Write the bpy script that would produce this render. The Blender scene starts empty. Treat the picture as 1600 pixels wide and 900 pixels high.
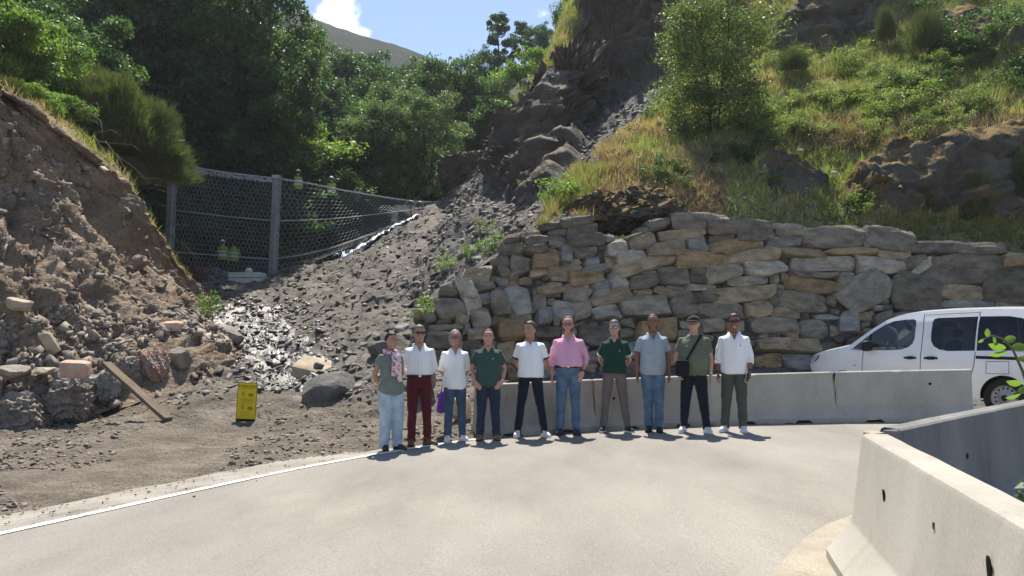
import bpy, bmesh, math, random
import numpy as np
from mathutils import Vector, Matrix

sc = bpy.context.scene
C = sc.collection
# ------------------------------------------------------------------ camera, sky, sun, exposure
F, U0, V0, CZ = 1180.0, 800.0, 535.0, 1.47      # focal length in photo pixels, optical axis, horizon row, eye height
cam_d = bpy.data.cameras.new('camera')
cam_d.sensor_width = 36.0
cam_d.lens = 36.0 * F / 1600.0
cam_d.shift_y = (V0 - 450.0) / 1600.0
cam_d.clip_start = 0.05
cam_d.clip_end = 6000.0
cam = bpy.data.objects.new('camera', cam_d)
C.objects.link(cam)
cam.location = (0, 0, CZ)
cam.rotation_euler = (math.radians(90), 0, 0)
sc.camera = cam

SUN_EL, SUN_AZ = 60.0, -3.0                      # degrees; azimuth from +Y towards +X
w = bpy.data.worlds.new('World')
sc.world = w
w.use_nodes = True
nt = w.node_tree
for n in list(nt.nodes):
    nt.nodes.remove(n)
wo = nt.nodes.new('ShaderNodeOutputWorld')
bg = nt.nodes.new('ShaderNodeBackground')
bg.inputs['Strength'].default_value = 0.095
sky = nt.nodes.new('ShaderNodeTexSky')
sky.sky_type = 'NISHITA'
sky.sun_disc = False
sky.sun_elevation = math.radians(SUN_EL)
sky.sun_rotation = math.radians(SUN_AZ)
sky.air_density = 1.0
sky.dust_density = 0.25
sky.ozone_density = 2.2
sky.altitude = 900
# a few fair-weather clouds drifting in the sky
tc = nt.nodes.new('ShaderNodeTexCoord')
mp = nt.nodes.new('ShaderNodeMapping')
mp.inputs['Location'].default_value = (0.20, 0.0, 0.42)
mp.inputs['Scale'].default_value = (1.6, 1.6, 2.0)
n1 = nt.nodes.new('ShaderNodeTexNoise')
n1.inputs['Scale'].default_value = 9.0
n1.inputs['Detail'].default_value = 8.0
n1.inputs['Roughness'].default_value = 0.52
dp = nt.nodes.new('ShaderNodeVectorMath'); dp.operation = 'DISTANCE'
cd = Vector(((522 - U0) / F, 1.0, (V0 - 5) / F)).normalized()
dp.inputs[1].default_value = cd
fall = nt.nodes.new('ShaderNodeMapRange')
fall.inputs['From Min'].default_value = 0.0
fall.inputs['From Max'].default_value = 0.058
fall.inputs['To Min'].default_value = 0.24
fall.inputs['To Max'].default_value = -0.10
addn = nt.nodes.new('ShaderNodeMath'); addn.operation = 'ADD'
ramp = nt.nodes.new('ShaderNodeMapRange')
ramp.interpolation_type = 'SMOOTHSTEP'
ramp.inputs['From Min'].default_value = 0.56
ramp.inputs['From Max'].default_value = 0.68
mixc = nt.nodes.new('ShaderNodeMixRGB')
mixc.inputs['Color2'].default_value = (8.5, 8.6, 8.7, 1)
L = nt.links.new
L(tc.outputs['Generated'], mp.inputs['Vector'])
L(mp.outputs['Vector'], n1.inputs['Vector'])
L(tc.outputs['Generated'], dp.inputs[0])
L(dp.outputs['Value'], fall.inputs['Value'])
L(n1.outputs['Fac'], addn.inputs[0])
L(fall.outputs['Result'], addn.inputs[1])
L(addn.outputs['Value'], ramp.inputs['Value'])
L(ramp.outputs['Result'], mixc.inputs['Fac'])
L(sky.outputs['Color'], mixc.inputs['Color1'])
L(mixc.outputs['Color'], bg.inputs['Color'])
L(bg.outputs['Background'], wo.inputs['Surface'])

sun_d = bpy.data.lights.new('sun', 'SUN')
sun_d.energy = 4.9
sun_d.angle = math.radians(0.53)
sun_d.color = (1.0, 0.935, 0.83)
sun = bpy.data.objects.new('sun', sun_d)
C.objects.link(sun)
_el, _az = math.radians(SUN_EL), math.radians(SUN_AZ)
sdir = Vector((math.cos(_el) * math.sin(_az), math.cos(_el) * math.cos(_az), math.sin(_el)))
sun.rotation_euler = sdir.to_track_quat('Z', 'Y').to_euler()
sun.location = (0, 60, 90)

vs = sc.view_settings
vs.view_transform = 'Standard'
vs.look = 'None'
vs.exposure = 0.84
vs.gamma = 1.0
vs.use_curve_mapping = False
sc.cycles.use_denoising = True
sc.cycles.max_bounces = 7
sc.cycles.diffuse_bounces = 3
sc.cycles.glossy_bounces = 3
sc.cycles.transmission_bounces = 5
sc.cycles.transparent_max_bounces = 8
sc.cycles.sample_clamp_indirect = 6.0

# ------------------------------------------------------------------ helpers
rnd = random.Random(7)
RNG = np.random.default_rng(11)

def gz(x, y=0):
    return 0.03 * x

def W(u, v, Y):
    return np.array(((u - U0) / F * Y, Y, CZ + (V0 - v) / F * Y))

def G(u, v):
    """Point of the sloping ground plane seen at a photo pixel."""
    k = (v - V0) / F; a = (u - U0) / F
    Y = CZ / (k + 0.03 * a)
    return np.array((a * Y, Y, 0.03 * a * Y))

def hash3(ix, iy, iz, seed):
    h = (ix.astype(np.uint32) * np.uint32(374761393) + iy.astype(np.uint32) * np.uint32(668265263)
         + iz.astype(np.uint32) * np.uint32(2147483647) + np.uint32(seed * 974711 + 13))
    h = (h ^ (h >> np.uint32(13))) * np.uint32(1274126177)
    h = h ^ (h >> np.uint32(16))
    h = h * np.uint32(2246822519)
    h = h ^ (h >> np.uint32(15))
    return h.astype(np.float64) / 4294967295.0

def vnoise(p, seed=0):
    p = np.asarray(p, float)
    i = np.floor(p).astype(np.int64)
    f = p - i
    f = f * f * (3 - 2 * f)
    out = 0
    for dx in (0, 1):
        wx = f[..., 0] if dx else 1 - f[..., 0]
        for dy in (0, 1):
            wy = f[..., 1] if dy else 1 - f[..., 1]
            for dz in (0, 1):
                wz = f[..., 2] if dz else 1 - f[..., 2]
                out = out + wx * wy * wz * hash3(i[..., 0] + dx, i[..., 1] + dy, i[..., 2] + dz, seed)
    return out * 2 - 1

def fbm(p, octv=4, seed=0, gain=0.5, ridged=False):
    p = np.asarray(p, float)
    a, s, t = 1.0, 0.0, 0.0
    for k in range(octv):
        n = vnoise(p * (2.03 ** k) + 17.3 * k, seed + k)
        if ridged:
            n = 1 - 2 * np.abs(n)
        s = s + a * n; t += a; a *= gain
    return s / t

def tag(o, label=None, cat=None, group=None, kind=None):
    if label: o['label'] = label
    if cat: o['category'] = cat
    if group: o['group'] = group
    if kind: o['kind'] = kind
    return o

def empty(name, loc=(0, 0, 0), rz=0.0):
    o = bpy.data.objects.new(name, None)
    o.empty_display_size = 0.2
    C.objects.link(o)
    o.location = loc
    o.rotation_euler = (0, 0, rz)
    return o

def mesh_np(name, V, Fc, smooth=True, sharp=None):
    """V: (n,3); Fc: (m,k) array or list of faces."""
    me = bpy.data.meshes.new(name)
    if isinstance(Fc, np.ndarray):
        n, (m, k) = len(V), Fc.shape
        me.vertices.add(n)
        me.vertices.foreach_set('co', np.asarray(V, np.float32).ravel())
        me.loops.add(m * k)
        me.loops.foreach_set('vertex_index', Fc.astype(np.int32).ravel())
        me.polygons.add(m)
        me.polygons.foreach_set('loop_start', np.arange(0, m * k, k, dtype=np.int32))
        me.polygons.foreach_set('loop_total', np.full(m, k, dtype=np.int32))
        me.update(calc_edges=True)
    else:
        me.from_pydata([tuple(map(float, v)) for v in V], [], [tuple(map(int, f)) for f in Fc])
        me.update()
    if smooth:
        me.polygons.foreach_set('use_smooth', np.ones(len(me.polygons), dtype=bool))
        if sharp is not None:
            me.set_sharp_from_angle(angle=math.radians(sharp))
    return me

def link(name, me, mat=None, parent=None):
    o = bpy.data.objects.new(name, me)
    C.objects.link(o)
    if mat is not None:
        if len(me.materials) == 0:
            me.materials.append(mat)
        else:
            me.materials[0] = mat
    if parent is not None:
        o.parent = parent
    return o

def mk(name, V, Fc, mat, parent=None, smooth=True, sharp=None):
    return link(name, mesh_np(name, V, Fc, smooth, sharp), mat, parent)

class MB:
    """Collects closed shapes."""
    def __init__(s): s.V = []; s.F = []; s.n = 0
    def add(s, V, Fc):
        V = np.asarray(V, float)
        s.V.append(V)
        for f in Fc: s.F.append(tuple(int(i) + s.n for i in f))
        s.n += len(V); return s
    def build(s, name, mat, parent=None, smooth=True, sharp=40):
        return mk(name, np.vstack(s.V), s.F, mat, parent, smooth, sharp)

def box(cx, cy, cz, sx, sy, sz, R=None):
    v = np.array([(a, b, c) for a in (-.5, .5) for b in (-.5, .5) for c in (-.5, .5)]) * (sx, sy, sz)
    if R is not None: v = v @ np.array(R).T
    v = v + (cx, cy, cz)
    return v, [(0, 1, 3, 2), (4, 6, 7, 5), (0, 4, 5, 1), (2, 3, 7, 6), (0, 2, 6, 4), (1, 5, 7, 3)]

def stack(rows, n=20, ex=2.3, axis='z'):
    """Closed stack of superellipse rings: rows of (z, cx, cy, rx, ry)."""
    V = []; Fc = []
    t = np.linspace(0, 2 * np.pi, n, endpoint=False)
    c, s_ = np.cos(t), np.sin(t)
    cx_ = np.sign(c) * np.abs(c) ** (2 / ex); sx_ = np.sign(s_) * np.abs(s_) ** (2 / ex)
    for (z, cx, cy, rx, ry) in rows:
        V.append(np.stack([cx + rx * cx_, cy + ry * sx_, np.full(n, z)], 1))
    V = np.vstack(V)
    for r in range(len(rows) - 1):
        for k in range(n):
            a = r * n + k; b = r * n + (k + 1) % n
            Fc.append((a, b, b + n, a + n))
    Fc.append(tuple(range(n - 1, -1, -1)))
    m = (len(rows) - 1) * n
    Fc.append(tuple(range(m, m + n)))
    return V, Fc

def tube(pts, rad, n=10, flat=None):
    """Closed tapered tube along points; flat=(ratio, side vector) squashes the section."""
    P = [Vector(p) for p in pts]
    V = []; Fc = []
    up = None
    for i, p in enumerate(P):
        d = (P[min(i + 1, len(P) - 1)] - P[max(i - 1, 0)])
        if d.length < 1e-9: d = Vector((0, 0, 1))
        d.normalize()
        if up is None:
            if flat is not None:
                up = Vector(flat[1])
            else:
                up = Vector((1, 0, 0)) if abs(d.x) < 0.8 else Vector((0, 1, 0))
        a = (up - d * up.dot(d))
        if a.length < 1e-6: a = d.orthogonal()
        a.normalize(); b = d.cross(a); up = a
        r = rad[i]
        k = flat[0] if flat is not None else 1.0
        for j in range(n):
            t = 2 * math.pi * j / n
            V.append(tuple(p + a * (r * math.cos(t)) + b * (r * k * math.sin(t))))
    for i in range(len(P) - 1):
        for j in range(n):
            a = i * n + j; b = i * n + (j + 1) % n
            Fc.append((a, b, b + n, a + n))
    Fc.append(tuple(range(n - 1, -1, -1)))
    m = (len(P) - 1) * n
    Fc.append(tuple(range(m, m + n)))
    return np.array(V), Fc

def ell(c, r, nu=12, nv=8):
    rows = []
    V = [(0, 0, -1)]; Fc = []
    for i in range(1, nv):
        ph = -math.pi / 2 + math.pi * i / nv
        for j in range(nu):
            t = 2 * math.pi * j / nu
            V.append((math.cos(ph) * math.cos(t), math.cos(ph) * math.sin(t), math.sin(ph)))
    V.append((0, 0, 1))
    for j in range(nu):
        Fc.append((0, 1 + (j + 1) % nu, 1 + j))
        for i in range(nv - 2):
            a = 1 + i * nu + j; b = 1 + i * nu + (j + 1) % nu
            Fc.append((a, b, b + nu, a + nu))
        a = 1 + (nv - 2) * nu + j; b = 1 + (nv - 2) * nu + (j + 1) % nu
        Fc.append((a, b, len(V) - 1))
    return np.array(V) * r + c, Fc

_cube_cache = {}
def cube_grid(n):
    """Points of a subdivided cube surface (welded) and quads."""
    if n in _cube_cache: return _cube_cache[n]
    idx = {}; V = []; Fc = []
    def vid(p):
        if p not in idx: idx[p] = len(V); V.append(p)
        return idx[p]
    for ax in range(3):
        for sd in (0, n):
            for i in range(n):
                for j in range(n):
                    q = []
                    for (a, b) in ((i, j), (i + 1, j), (i + 1, j + 1), (i, j + 1)):
                        p = [0, 0, 0]; p[ax] = sd; p[(ax + 1) % 3] = a; p[(ax + 2) % 3] = b
                        q.append(vid(tuple(p)))
                    Fc.append(tuple(q) if sd else tuple(q[::-1]))
    V = np.array(V, float) / n * 2 - 1
    _cube_cache[n] = (V, np.array(Fc))
    return _cube_cache[n]

def rock(seed, dims, n=7, ex=4.0, clips=9, lo=0.72, hi=1.0, rough=0.05):
    """A chipped stone: rounded block cut by random planes."""
    V, Fc = cube_grid(n)
    r = np.random.default_rng(seed)
    L_ = (np.abs(V) ** ex).sum(1) ** (1 / ex)
    P = V / L_[:, None]
    for k in range(clips):
        d = r.normal(size=3); d /= np.linalg.norm(d)
        ext = (np.abs(d) ** (ex / (ex - 1))).sum() ** ((ex - 1) / ex)
        off = ext * r.uniform(lo, hi)
        e = P @ d - off
        P = P - np.where(e > 0, e, 0)[:, None] * d
    if rough:
        P = P + (fbm(P * 2.2 + seed * 3.7 % 91, 3, seed % 50) * rough)[:, None] * P
    return P * (np.asarray(dims) * 0.5), Fc

def rotm(rx, ry, rz):
    return np.array(Matrix.Rotation(rz, 3, 'Z') @ Matrix.Rotation(ry, 3, 'Y') @ Matrix.Rotation(rx, 3, 'X'))

# ------------------------------------------------------------------ materials
def topcoat(name, color, lo=0.35, hi=0.75, scale=2.0):
    """Moss or dust lying on the upward faces of a rock."""
    m = MATS[name]; t = m.node_tree; N = t.nodes; K = t.links.new; b = N['Principled BSDF']
    src = b.inputs['Base Color'].links[0].from_socket
    ge = N.new('ShaderNodeNewGeometry'); sp = N.new('ShaderNodeSeparateXYZ'); K(ge.outputs['Normal'], sp.inputs[0])
    nz = N.new('ShaderNodeTexNoise'); nz.inputs['Scale'].default_value = scale; nz.inputs['Detail'].default_value = 6
    co = N.new('ShaderNodeTexCoord'); K(co.outputs['Object'], nz.inputs['Vector'])
    ad = N.new('ShaderNodeMath'); ad.operation = 'MULTIPLY_ADD'; K(nz.outputs['Fac'], ad.inputs[0]); ad.inputs[1].default_value = 0.9; K(sp.outputs[2], ad.inputs[2])
    mr = N.new('ShaderNodeMapRange'); mr.inputs['From Min'].default_value = lo + .45; mr.inputs['From Max'].default_value = hi + .45; K(ad.outputs[0], mr.inputs['Value'])
    mx = N.new('ShaderNodeMixRGB'); mx.inputs['Color2'].default_value = col4(color); K(mr.outputs[0], mx.inputs['Fac']); K(src, mx.inputs['Color1']); K(mx.outputs[0], b.inputs['Base Color'])

def saw(x): return x - np.floor(x)
def jag(P, amp, k, seed):
    """Broken, stepped relief: sharp-edged ramps in three directions."""
    r = np.random.default_rng(seed); h = 0.0
    for i, a in enumerate((1.0, .6, .35)):
        d = r.normal(size=3) * (1, .8, 1.3); d /= np.linalg.norm(d)
        h = h + a * (saw(P @ d * k * (1.9 ** i) + 1.1 * fbm(P * k * .55 * (1.7 ** i), 3, seed % 60 + i)) - .5)
    return h * amp
MATS = {}
def col4(c): return (c[0], c[1], c[2], 1.0)

def mat(name, cols, scale=3.0, detail=6.0, rough=0.85, bump=0.0, bscale=None, stretch=(1, 1, 1), island=0.0,
        spec=0.18, rough2=None, dist=0.02, metallic=0.0, rot=(0, 0, 0), fine=0.0, objrand=0.0, layer=None, trans=None, sheen=0.0,
        obj_hue=0.0, fscale=60.0):
    """Noise-coloured surface. cols: list of (position, colour); layer=(colour, scale, lo, hi): a second blotchy coat."""
    m = bpy.data.materials.new(name); m.use_nodes = True
    t = m.node_tree; N = t.nodes; K = t.links.new
    b = N['Principled BSDF']; out = N['Material Output']
    b.inputs['Roughness'].default_value = rough
    b.inputs['Specular IOR Level'].default_value = spec
    b.inputs['Metallic'].default_value = metallic
    if sheen: b.inputs['Sheen Weight'].default_value = sheen
    if len(cols) == 1 and not bump and not layer and not island and not objrand:
        b.inputs['Base Color'].default_value = col4(cols[0][1])
        MATS[name] = m
        if trans: _trans(m, b, out, trans)
        return m
    co = N.new('ShaderNodeTexCoord'); mp_ = N.new('ShaderNodeMapping')
    mp_.inputs['Scale'].default_value = stretch
    mp_.inputs['Rotation'].default_value = rot
    K(co.outputs['Object'], mp_.inputs['Vector'])
    src = mp_.outputs['Vector']
    if objrand:
        oi = N.new('ShaderNodeObjectInfo'); vm = N.new('ShaderNodeVectorMath'); vm.operation = 'MULTIPLY_ADD'
        cmb = N.new('ShaderNodeCombineXYZ')
        for k in range(3): K(oi.outputs['Random'], cmb.inputs[k])
        vm.inputs[1].default_value = (37, 51, 73)
        K(cmb.outputs[0], vm.inputs[0]); K(src, vm.inputs[2]); src = vm.outputs[0]
    nz = N.new('ShaderNodeTexNoise'); nz.inputs['Scale'].default_value = scale; nz.inputs['Detail'].default_value = detail
    nz.inputs['Roughness'].default_value = 0.62
    K(src, nz.inputs['Vector'])
    rp = N.new('ShaderNodeValToRGB'); e = rp.color_ramp.elements
    while len(e) < len(cols): e.new(0.5)
    for k, (p, c) in enumerate(cols):
        e[k].position = p; e[k].color = col4(c)
    if len(cols) == 1:
        e[0].position = 0; e[1].position = 1; e[1].color = e[0].color
    K(nz.outputs['Fac'], rp.inputs['Fac'])
    colr = rp.outputs['Color']
    if layer:
        lc, ls, lo_, hi_ = layer
        n2 = N.new('ShaderNodeTexNoise'); n2.inputs['Scale'].default_value = ls; n2.inputs['Detail'].default_value = 7
        n2.inputs['Roughness'].default_value = 0.65
        K(src, n2.inputs['Vector'])
        mr = N.new('ShaderNodeMapRange'); mr.interpolation_type = 'SMOOTHSTEP'
        mr.inputs['From Min'].default_value = lo_; mr.inputs['From Max'].default_value = hi_
        K(n2.outputs['Color'], mr.inputs['Value'])
        mx = N.new('ShaderNodeMixRGB'); mx.inputs['Color2'].default_value = col4(lc)
        K(mr.outputs['Result'], mx.inputs['Fac']); K(colr, mx.inputs['Color1']); colr = mx.outputs['Color']
        if rough2 is not None:
            m3 = N.new('ShaderNodeMapRange'); m3.inputs['To Min'].default_value = rough; m3.inputs['To Max'].default_value = rough2
            K(mr.outputs['Result'], m3.inputs['Value']); K(m3.outputs['Result'], b.inputs['Roughness'])
    if fine:
        n3 = N.new('ShaderNodeTexNoise'); n3.inputs['Scale'].default_value = fscale; n3.inputs['Detail'].default_value = 3
        K(src, n3.inputs['Vector'])
        m4 = N.new('ShaderNodeMapRange'); m4.inputs['From Min'].default_value = 0.3; m4.inputs['From Max'].default_value = 0.7
        m4.inputs['To Min'].default_value = 1 - fine; m4.inputs['To Max'].default_value = 1 + fine
        K(n3.outputs['Fac'], m4.inputs['Value'])
        mm = N.new('ShaderNodeVectorMath'); mm.operation = 'SCALE'
        K(colr, mm.inputs[0]); K(m4.outputs['Result'], mm.inputs['Scale']); colr = mm.outputs[0]
    if island or objrand:
        if island:
            ge = N.new('ShaderNodeNewGeometry'); rsrc = ge.outputs['Random Per Island']; amt = island
        else:
            rsrc = oi.outputs['Random']; amt = objrand
        m5 = N.new('ShaderNodeMapRange'); m5.inputs['To Min'].default_value = 1 - amt; m5.inputs['To Max'].default_value = 1 + amt
        K(rsrc, m5.inputs['Value'])
        mm = N.new('ShaderNodeVectorMath'); mm.operation = 'SCALE'
        K(colr, mm.inputs[0]); K(m5.outputs['Result'], mm.inputs['Scale']); colr = mm.outputs[0]
    K(colr, b.inputs['Base Color'])
    if bump:
        nb = N.new('ShaderNodeTexNoise'); nb.inputs['Scale'].default_value = bscale or scale * 4; nb.inputs['Detail'].default_value = 8
        nb.inputs['Roughness'].default_value = 0.6
        K(src, nb.inputs['Vector'])
        bp = N.new('ShaderNodeBump'); bp.inputs['Strength'].default_value = bump; bp.inputs['Distance'].default_value = dist
        K(nb.outputs['Fac'], bp.inputs['Height']); K(bp.outputs['Normal'], b.inputs['Normal'])
    if trans: _trans(m, b, out, trans, colr)
    MATS[name] = m
    return m

def _trans(m, b, out, trans, colr=None):
    fac, tint = trans
    t = m.node_tree; N = t.nodes; K = t.links.new
    tr = N.new('ShaderNodeBsdfTranslucent'); mx = N.new('ShaderNodeMixShader')
    mx.inputs['Fac'].default_value = fac
    if colr is not None:
        mu = N.new('ShaderNodeMixRGB'); mu.blend_type = 'MULTIPLY'; mu.inputs['Fac'].default_value = 1.0
        mu.inputs['Color2'].default_value = col4(tint); K(colr, mu.inputs['Color1']); K(mu.outputs['Color'], tr.inputs['Color'])
    else:
        tr.inputs['Color'].default_value = col4(tint)
    K(b.outputs['BSDF'], mx.inputs[1]); K(tr.outputs['BSDF'], mx.inputs[2]); K(mx.outputs['Shader'], out.inputs['Surface'])

# ground and rock
mat('asphalt', [(0.30, (0.185, 0.168, 0.146)), (0.5, (0.245, 0.225, 0.197)), (0.7, (0.30, 0.277, 0.243))], scale=0.55, detail=9, rough=0.86,
    bump=0.35, bscale=140, dist=0.006, fine=0.17, fscale=85, layer=((0.315, 0.282, 0.235), 0.9, 0.46, 0.80), spec=0.3, stretch=(1, 0.40, 1), rot=(0, 0, -1.05))
mat('line_paint', [(0.3, (0.62, 0.60, 0.55)), (0.6, (0.78, 0.76, 0.71))], scale=6, rough=0.7, bump=0.2, bscale=120, dist=0.004,
    layer=((0.30, 0.275, 0.24), 7, 0.53, 0.62))
mat('shoulder', [(0.3, (0.23, 0.21, 0.18)), (0.7, (0.36, 0.335, 0.29))], scale=2.2, rough=0.92, bump=0.5, bscale=60, dist=0.01, fine=0.25, fscale=80,
    layer=((0.16, 0.14, 0.115), 1.4, 0.52, 0.66))
mat('dirt', [(0.3, (0.10, 0.082, 0.064)), (0.5, (0.165, 0.138, 0.109)), (0.72, (0.25, 0.212, 0.17))], scale=1.3, detail=10, rough=0.93, bump=1.0,
    bscale=11, dist=0.09, fine=0.35, fscale=34)
mat('gully', [(0.28, (0.075, 0.066, 0.056)), (0.5, (0.145, 0.128, 0.108)), (0.72, (0.235, 0.207, 0.172))], scale=1.1, detail=10, rough=0.86, bump=0.95,
    bscale=9, dist=0.08, fine=0.35, fscale=26)
mat('shale', [(0.26, (0.11, 0.080, 0.056)), (0.45, (0.21, 0.157, 0.111)), (0.62, (0.30, 0.230, 0.165)), (0.8, (0.40, 0.32, 0.24))], scale=0.8, detail=11,
    rough=0.9, bump=1.0, bscale=6.5, dist=0.10, stretch=(1, 1, 1.7), rot=(0.3, 0.7, 0), fine=0.3, fscale=22)
mat('chip', [(0.3, (0.13, 0.108, 0.088)), (0.6, (0.235, 0.20, 0.163)), (0.8, (0.36, 0.315, 0.26))], scale=0.5, detail=4, rough=0.85, island=0.5, spec=0.3)
mat('scree_ground', [(0.28, (0.06, 0.055, 0.051)), (0.5, (0.12, 0.11, 0.10)), (0.72, (0.20, 0.182, 0.163))], scale=1.1, detail=10, rough=0.88, bump=1.0, bscale=9, dist=0.08, fine=0.4, fscale=26)
mat('chip_dark', [(0.3, (0.078, 0.072, 0.066)), (0.6, (0.155, 0.142, 0.128)), (0.8, (0.27, 0.247, 0.218))], scale=0.5, detail=4, rough=0.82, island=0.5, spec=0.3)
mat('chip_wet', [(0.3, (0.06, 0.057, 0.053)), (0.7, (0.15, 0.14, 0.125))], scale=0.7, detail=4, rough=0.52, island=0.4, spec=0.6)
mat('wet_rock', [(0.3, (0.045, 0.041, 0.037)), (0.7, (0.11, 0.10, 0.088))], scale=1.2, detail=9, rough=0.45, bump=0.8, bscale=10, dist=0.06, spec=0.7)
mat('cliff', [(0.25, (0.045, 0.036, 0.030)), (0.5, (0.09, 0.073, 0.060)), (0.75, (0.16, 0.128, 0.10))], scale=0.7, detail=10, rough=0.88, bump=1.0, bscale=3.5,
    dist=0.16, stretch=(1, 1, 0.6), layer=((0.20, 0.13, 0.075), 0.55, 0.56, 0.70))
mat('mossy_rock', [(0.25, (0.045, 0.042, 0.036)), (0.5, (0.09, 0.083, 0.07)), (0.75, (0.16, 0.147, 0.125))], scale=1.2, detail=10, rough=0.92, bump=1.0, bscale=5,
    dist=0.12, layer=((0.13, 0.085, 0.03), 1.0, 0.50, 0.64))
mat('hill_soil', [(0.28, (0.11, 0.105, 0.045)), (0.46, (0.17, 0.16, 0.065)), (0.62, (0.23, 0.20, 0.10)), (0.78, (0.28, 0.225, 0.135))], scale=0.45, detail=10, rough=0.95,
    bump=0.9, bscale=5, dist=0.12, fine=0.3, fscale=16)
mat('forest_floor', [(0.3, (0.025, 0.028, 0.014)), (0.7, (0.06, 0.06, 0.03))], scale=0.5, rough=0.95, bump=0.8, bscale=2, dist=0.2)
mat('far_heath', [(0.3, (0.016, 0.024, 0.016)), (0.5, (0.030, 0.038, 0.025)), (0.7, (0.052, 0.054, 0.036))], scale=0.05, detail=10, rough=1.0, fine=0.3, fscale=0.45, spec=0.0)
mat('gravel', [(0.3, (0.06, 0.06, 0.06)), (0.7, (0.15, 0.145, 0.14))], scale=4, rough=0.9, bump=0.9, bscale=22, dist=0.04)
mat('concrete', [(0.3, (0.34, 0.305, 0.255)), (0.5, (0.42, 0.38, 0.32)), (0.7, (0.48, 0.44, 0.375))], scale=1.6, detail=8, rough=0.82, bump=0.25, bscale=70, dist=0.004,
    layer=((0.24, 0.21, 0.17), 1.3, 0.52, 0.72), fine=0.14, fscale=120, objrand=0.07, stretch=(1, 1, .45))
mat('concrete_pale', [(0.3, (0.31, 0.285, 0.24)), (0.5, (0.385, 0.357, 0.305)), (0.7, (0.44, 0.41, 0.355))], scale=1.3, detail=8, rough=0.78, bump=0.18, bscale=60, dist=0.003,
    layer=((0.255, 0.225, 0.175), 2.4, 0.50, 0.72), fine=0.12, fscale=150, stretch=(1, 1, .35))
mat('apron', [(0.3, (0.27, 0.235, 0.18)), (0.6, (0.37, 0.33, 0.262))], scale=3, detail=8, rough=0.9, bump=0.6, bscale=50, dist=0.01, fine=0.2, fscale=80)
mat('concrete_shade_toned', [(0.3, (0.13, 0.128, 0.122)), (0.5, (0.19, 0.185, 0.174)), (0.7, (0.25, 0.24, 0.222))], scale=1.8, detail=8, rough=0.85, bump=0.25, bscale=70, dist=0.004, layer=((0.085, 0.085, 0.08), 2.6, 0.5, 0.72), fine=0.12, fscale=120, stretch=(1, 1, .22))  # streaked concrete, base colour darkened to paint in the shade on the second near barrier
mat('hole', [(0, (0.015, 0.014, 0.013))])
mat('lime_mark', [(0.3, (0.60, 0.59, 0.56)), (0.7, (0.7, 0.69, 0.66))], scale=20, rough=0.9)
topcoat('mossy_rock', (0.20, 0.135, 0.05), .45, .8); topcoat('cliff', (0.17, 0.135, 0.095), .65, .95)
# wall stones
STONE = {}
for key, a, b_ in (('g', (0.185, 0.16, 0.125), (0.36, 0.32, 0.26)), ('b', (0.21, 0.203, 0.188), (0.40, 0.385, 0.355)), ('t', (0.23, 0.18, 0.118), (0.43, 0.345, 0.235)),
                   ('o', (0.225, 0.155, 0.088), (0.40, 0.29, 0.172)), ('d', (0.12, 0.10, 0.078), (0.25, 0.213, 0.168)), ('w', (0.31, 0.275, 0.222), (0.52, 0.47, 0.39))):
    mid = tuple((x + y) / 2 for x, y in zip(a, b_))
    STONE[key] = mat('stone_' + key, [(0.22, tuple(x * 0.5 for x in a)), (0.42, a), (0.58, mid), (0.78, b_)], scale=3.2, detail=12, rough=0.9, bump=1.0, bscale=14, dist=0.035,
                     stretch=(0.9, 1.0, 1.8), objrand=0.17, fine=0.4, fscale=60, layer=((0.10, 0.08, 0.058) if key not in 'wb' else (0.24, 0.175, 0.105), 2.6, 0.56, 0.68))
mat('boulder_grey', [(0.25, (0.14, 0.118, 0.095)), (0.5, (0.245, 0.21, 0.172)), (0.75, (0.38, 0.335, 0.285))], scale=2.2, detail=10, rough=0.85, bump=0.9, bscale=10, dist=0.04,
    layer=((0.27, 0.16, 0.10), 1.5, 0.56, 0.68), objrand=0.1)
mat('boulder_blue', [(0.25, (0.14, 0.14, 0.135)), (0.6, (0.27, 0.265, 0.25)), (0.8, (0.40, 0.385, 0.36))], scale=2.2, detail=10, rough=0.85, bump=0.9, bscale=10, dist=0.04, objrand=0.1)
mat('boulder_red', [(0.25, (0.20, 0.10, 0.065)), (0.5, (0.30, 0.20, 0.15)), (0.75, (0.40, 0.36, 0.33))], scale=2.5, detail=9, rough=0.85, bump=0.9, bscale=10, dist=0.04)
mat('boulder_pink', [(0.3, (0.42, 0.25, 0.18)), (0.7, (0.60, 0.44, 0.34))], scale=4, detail=8, rough=0.85, bump=0.7, bscale=14, dist=0.03)
mat('boulder_tan', [(0.3, (0.30, 0.24, 0.16)), (0.7, (0.50, 0.42, 0.31))], scale=3, detail=9, rough=0.85, bump=0.8, bscale=12, dist=0.03)
mat('boulder_dark', [(0.3, (0.09, 0.085, 0.08)), (0.7, (0.19, 0.175, 0.16))], scale=2, detail=10, rough=0.85, bump=1.0, bscale=8, dist=0.05)
mat('old_wood', [(0.3, (0.11, 0.082, 0.054)), (0.7, (0.21, 0.165, 0.115))], scale=4, rough=0.85, bump=0.6, bscale=20, dist=0.01, stretch=(6, 6, 0.6))
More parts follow.
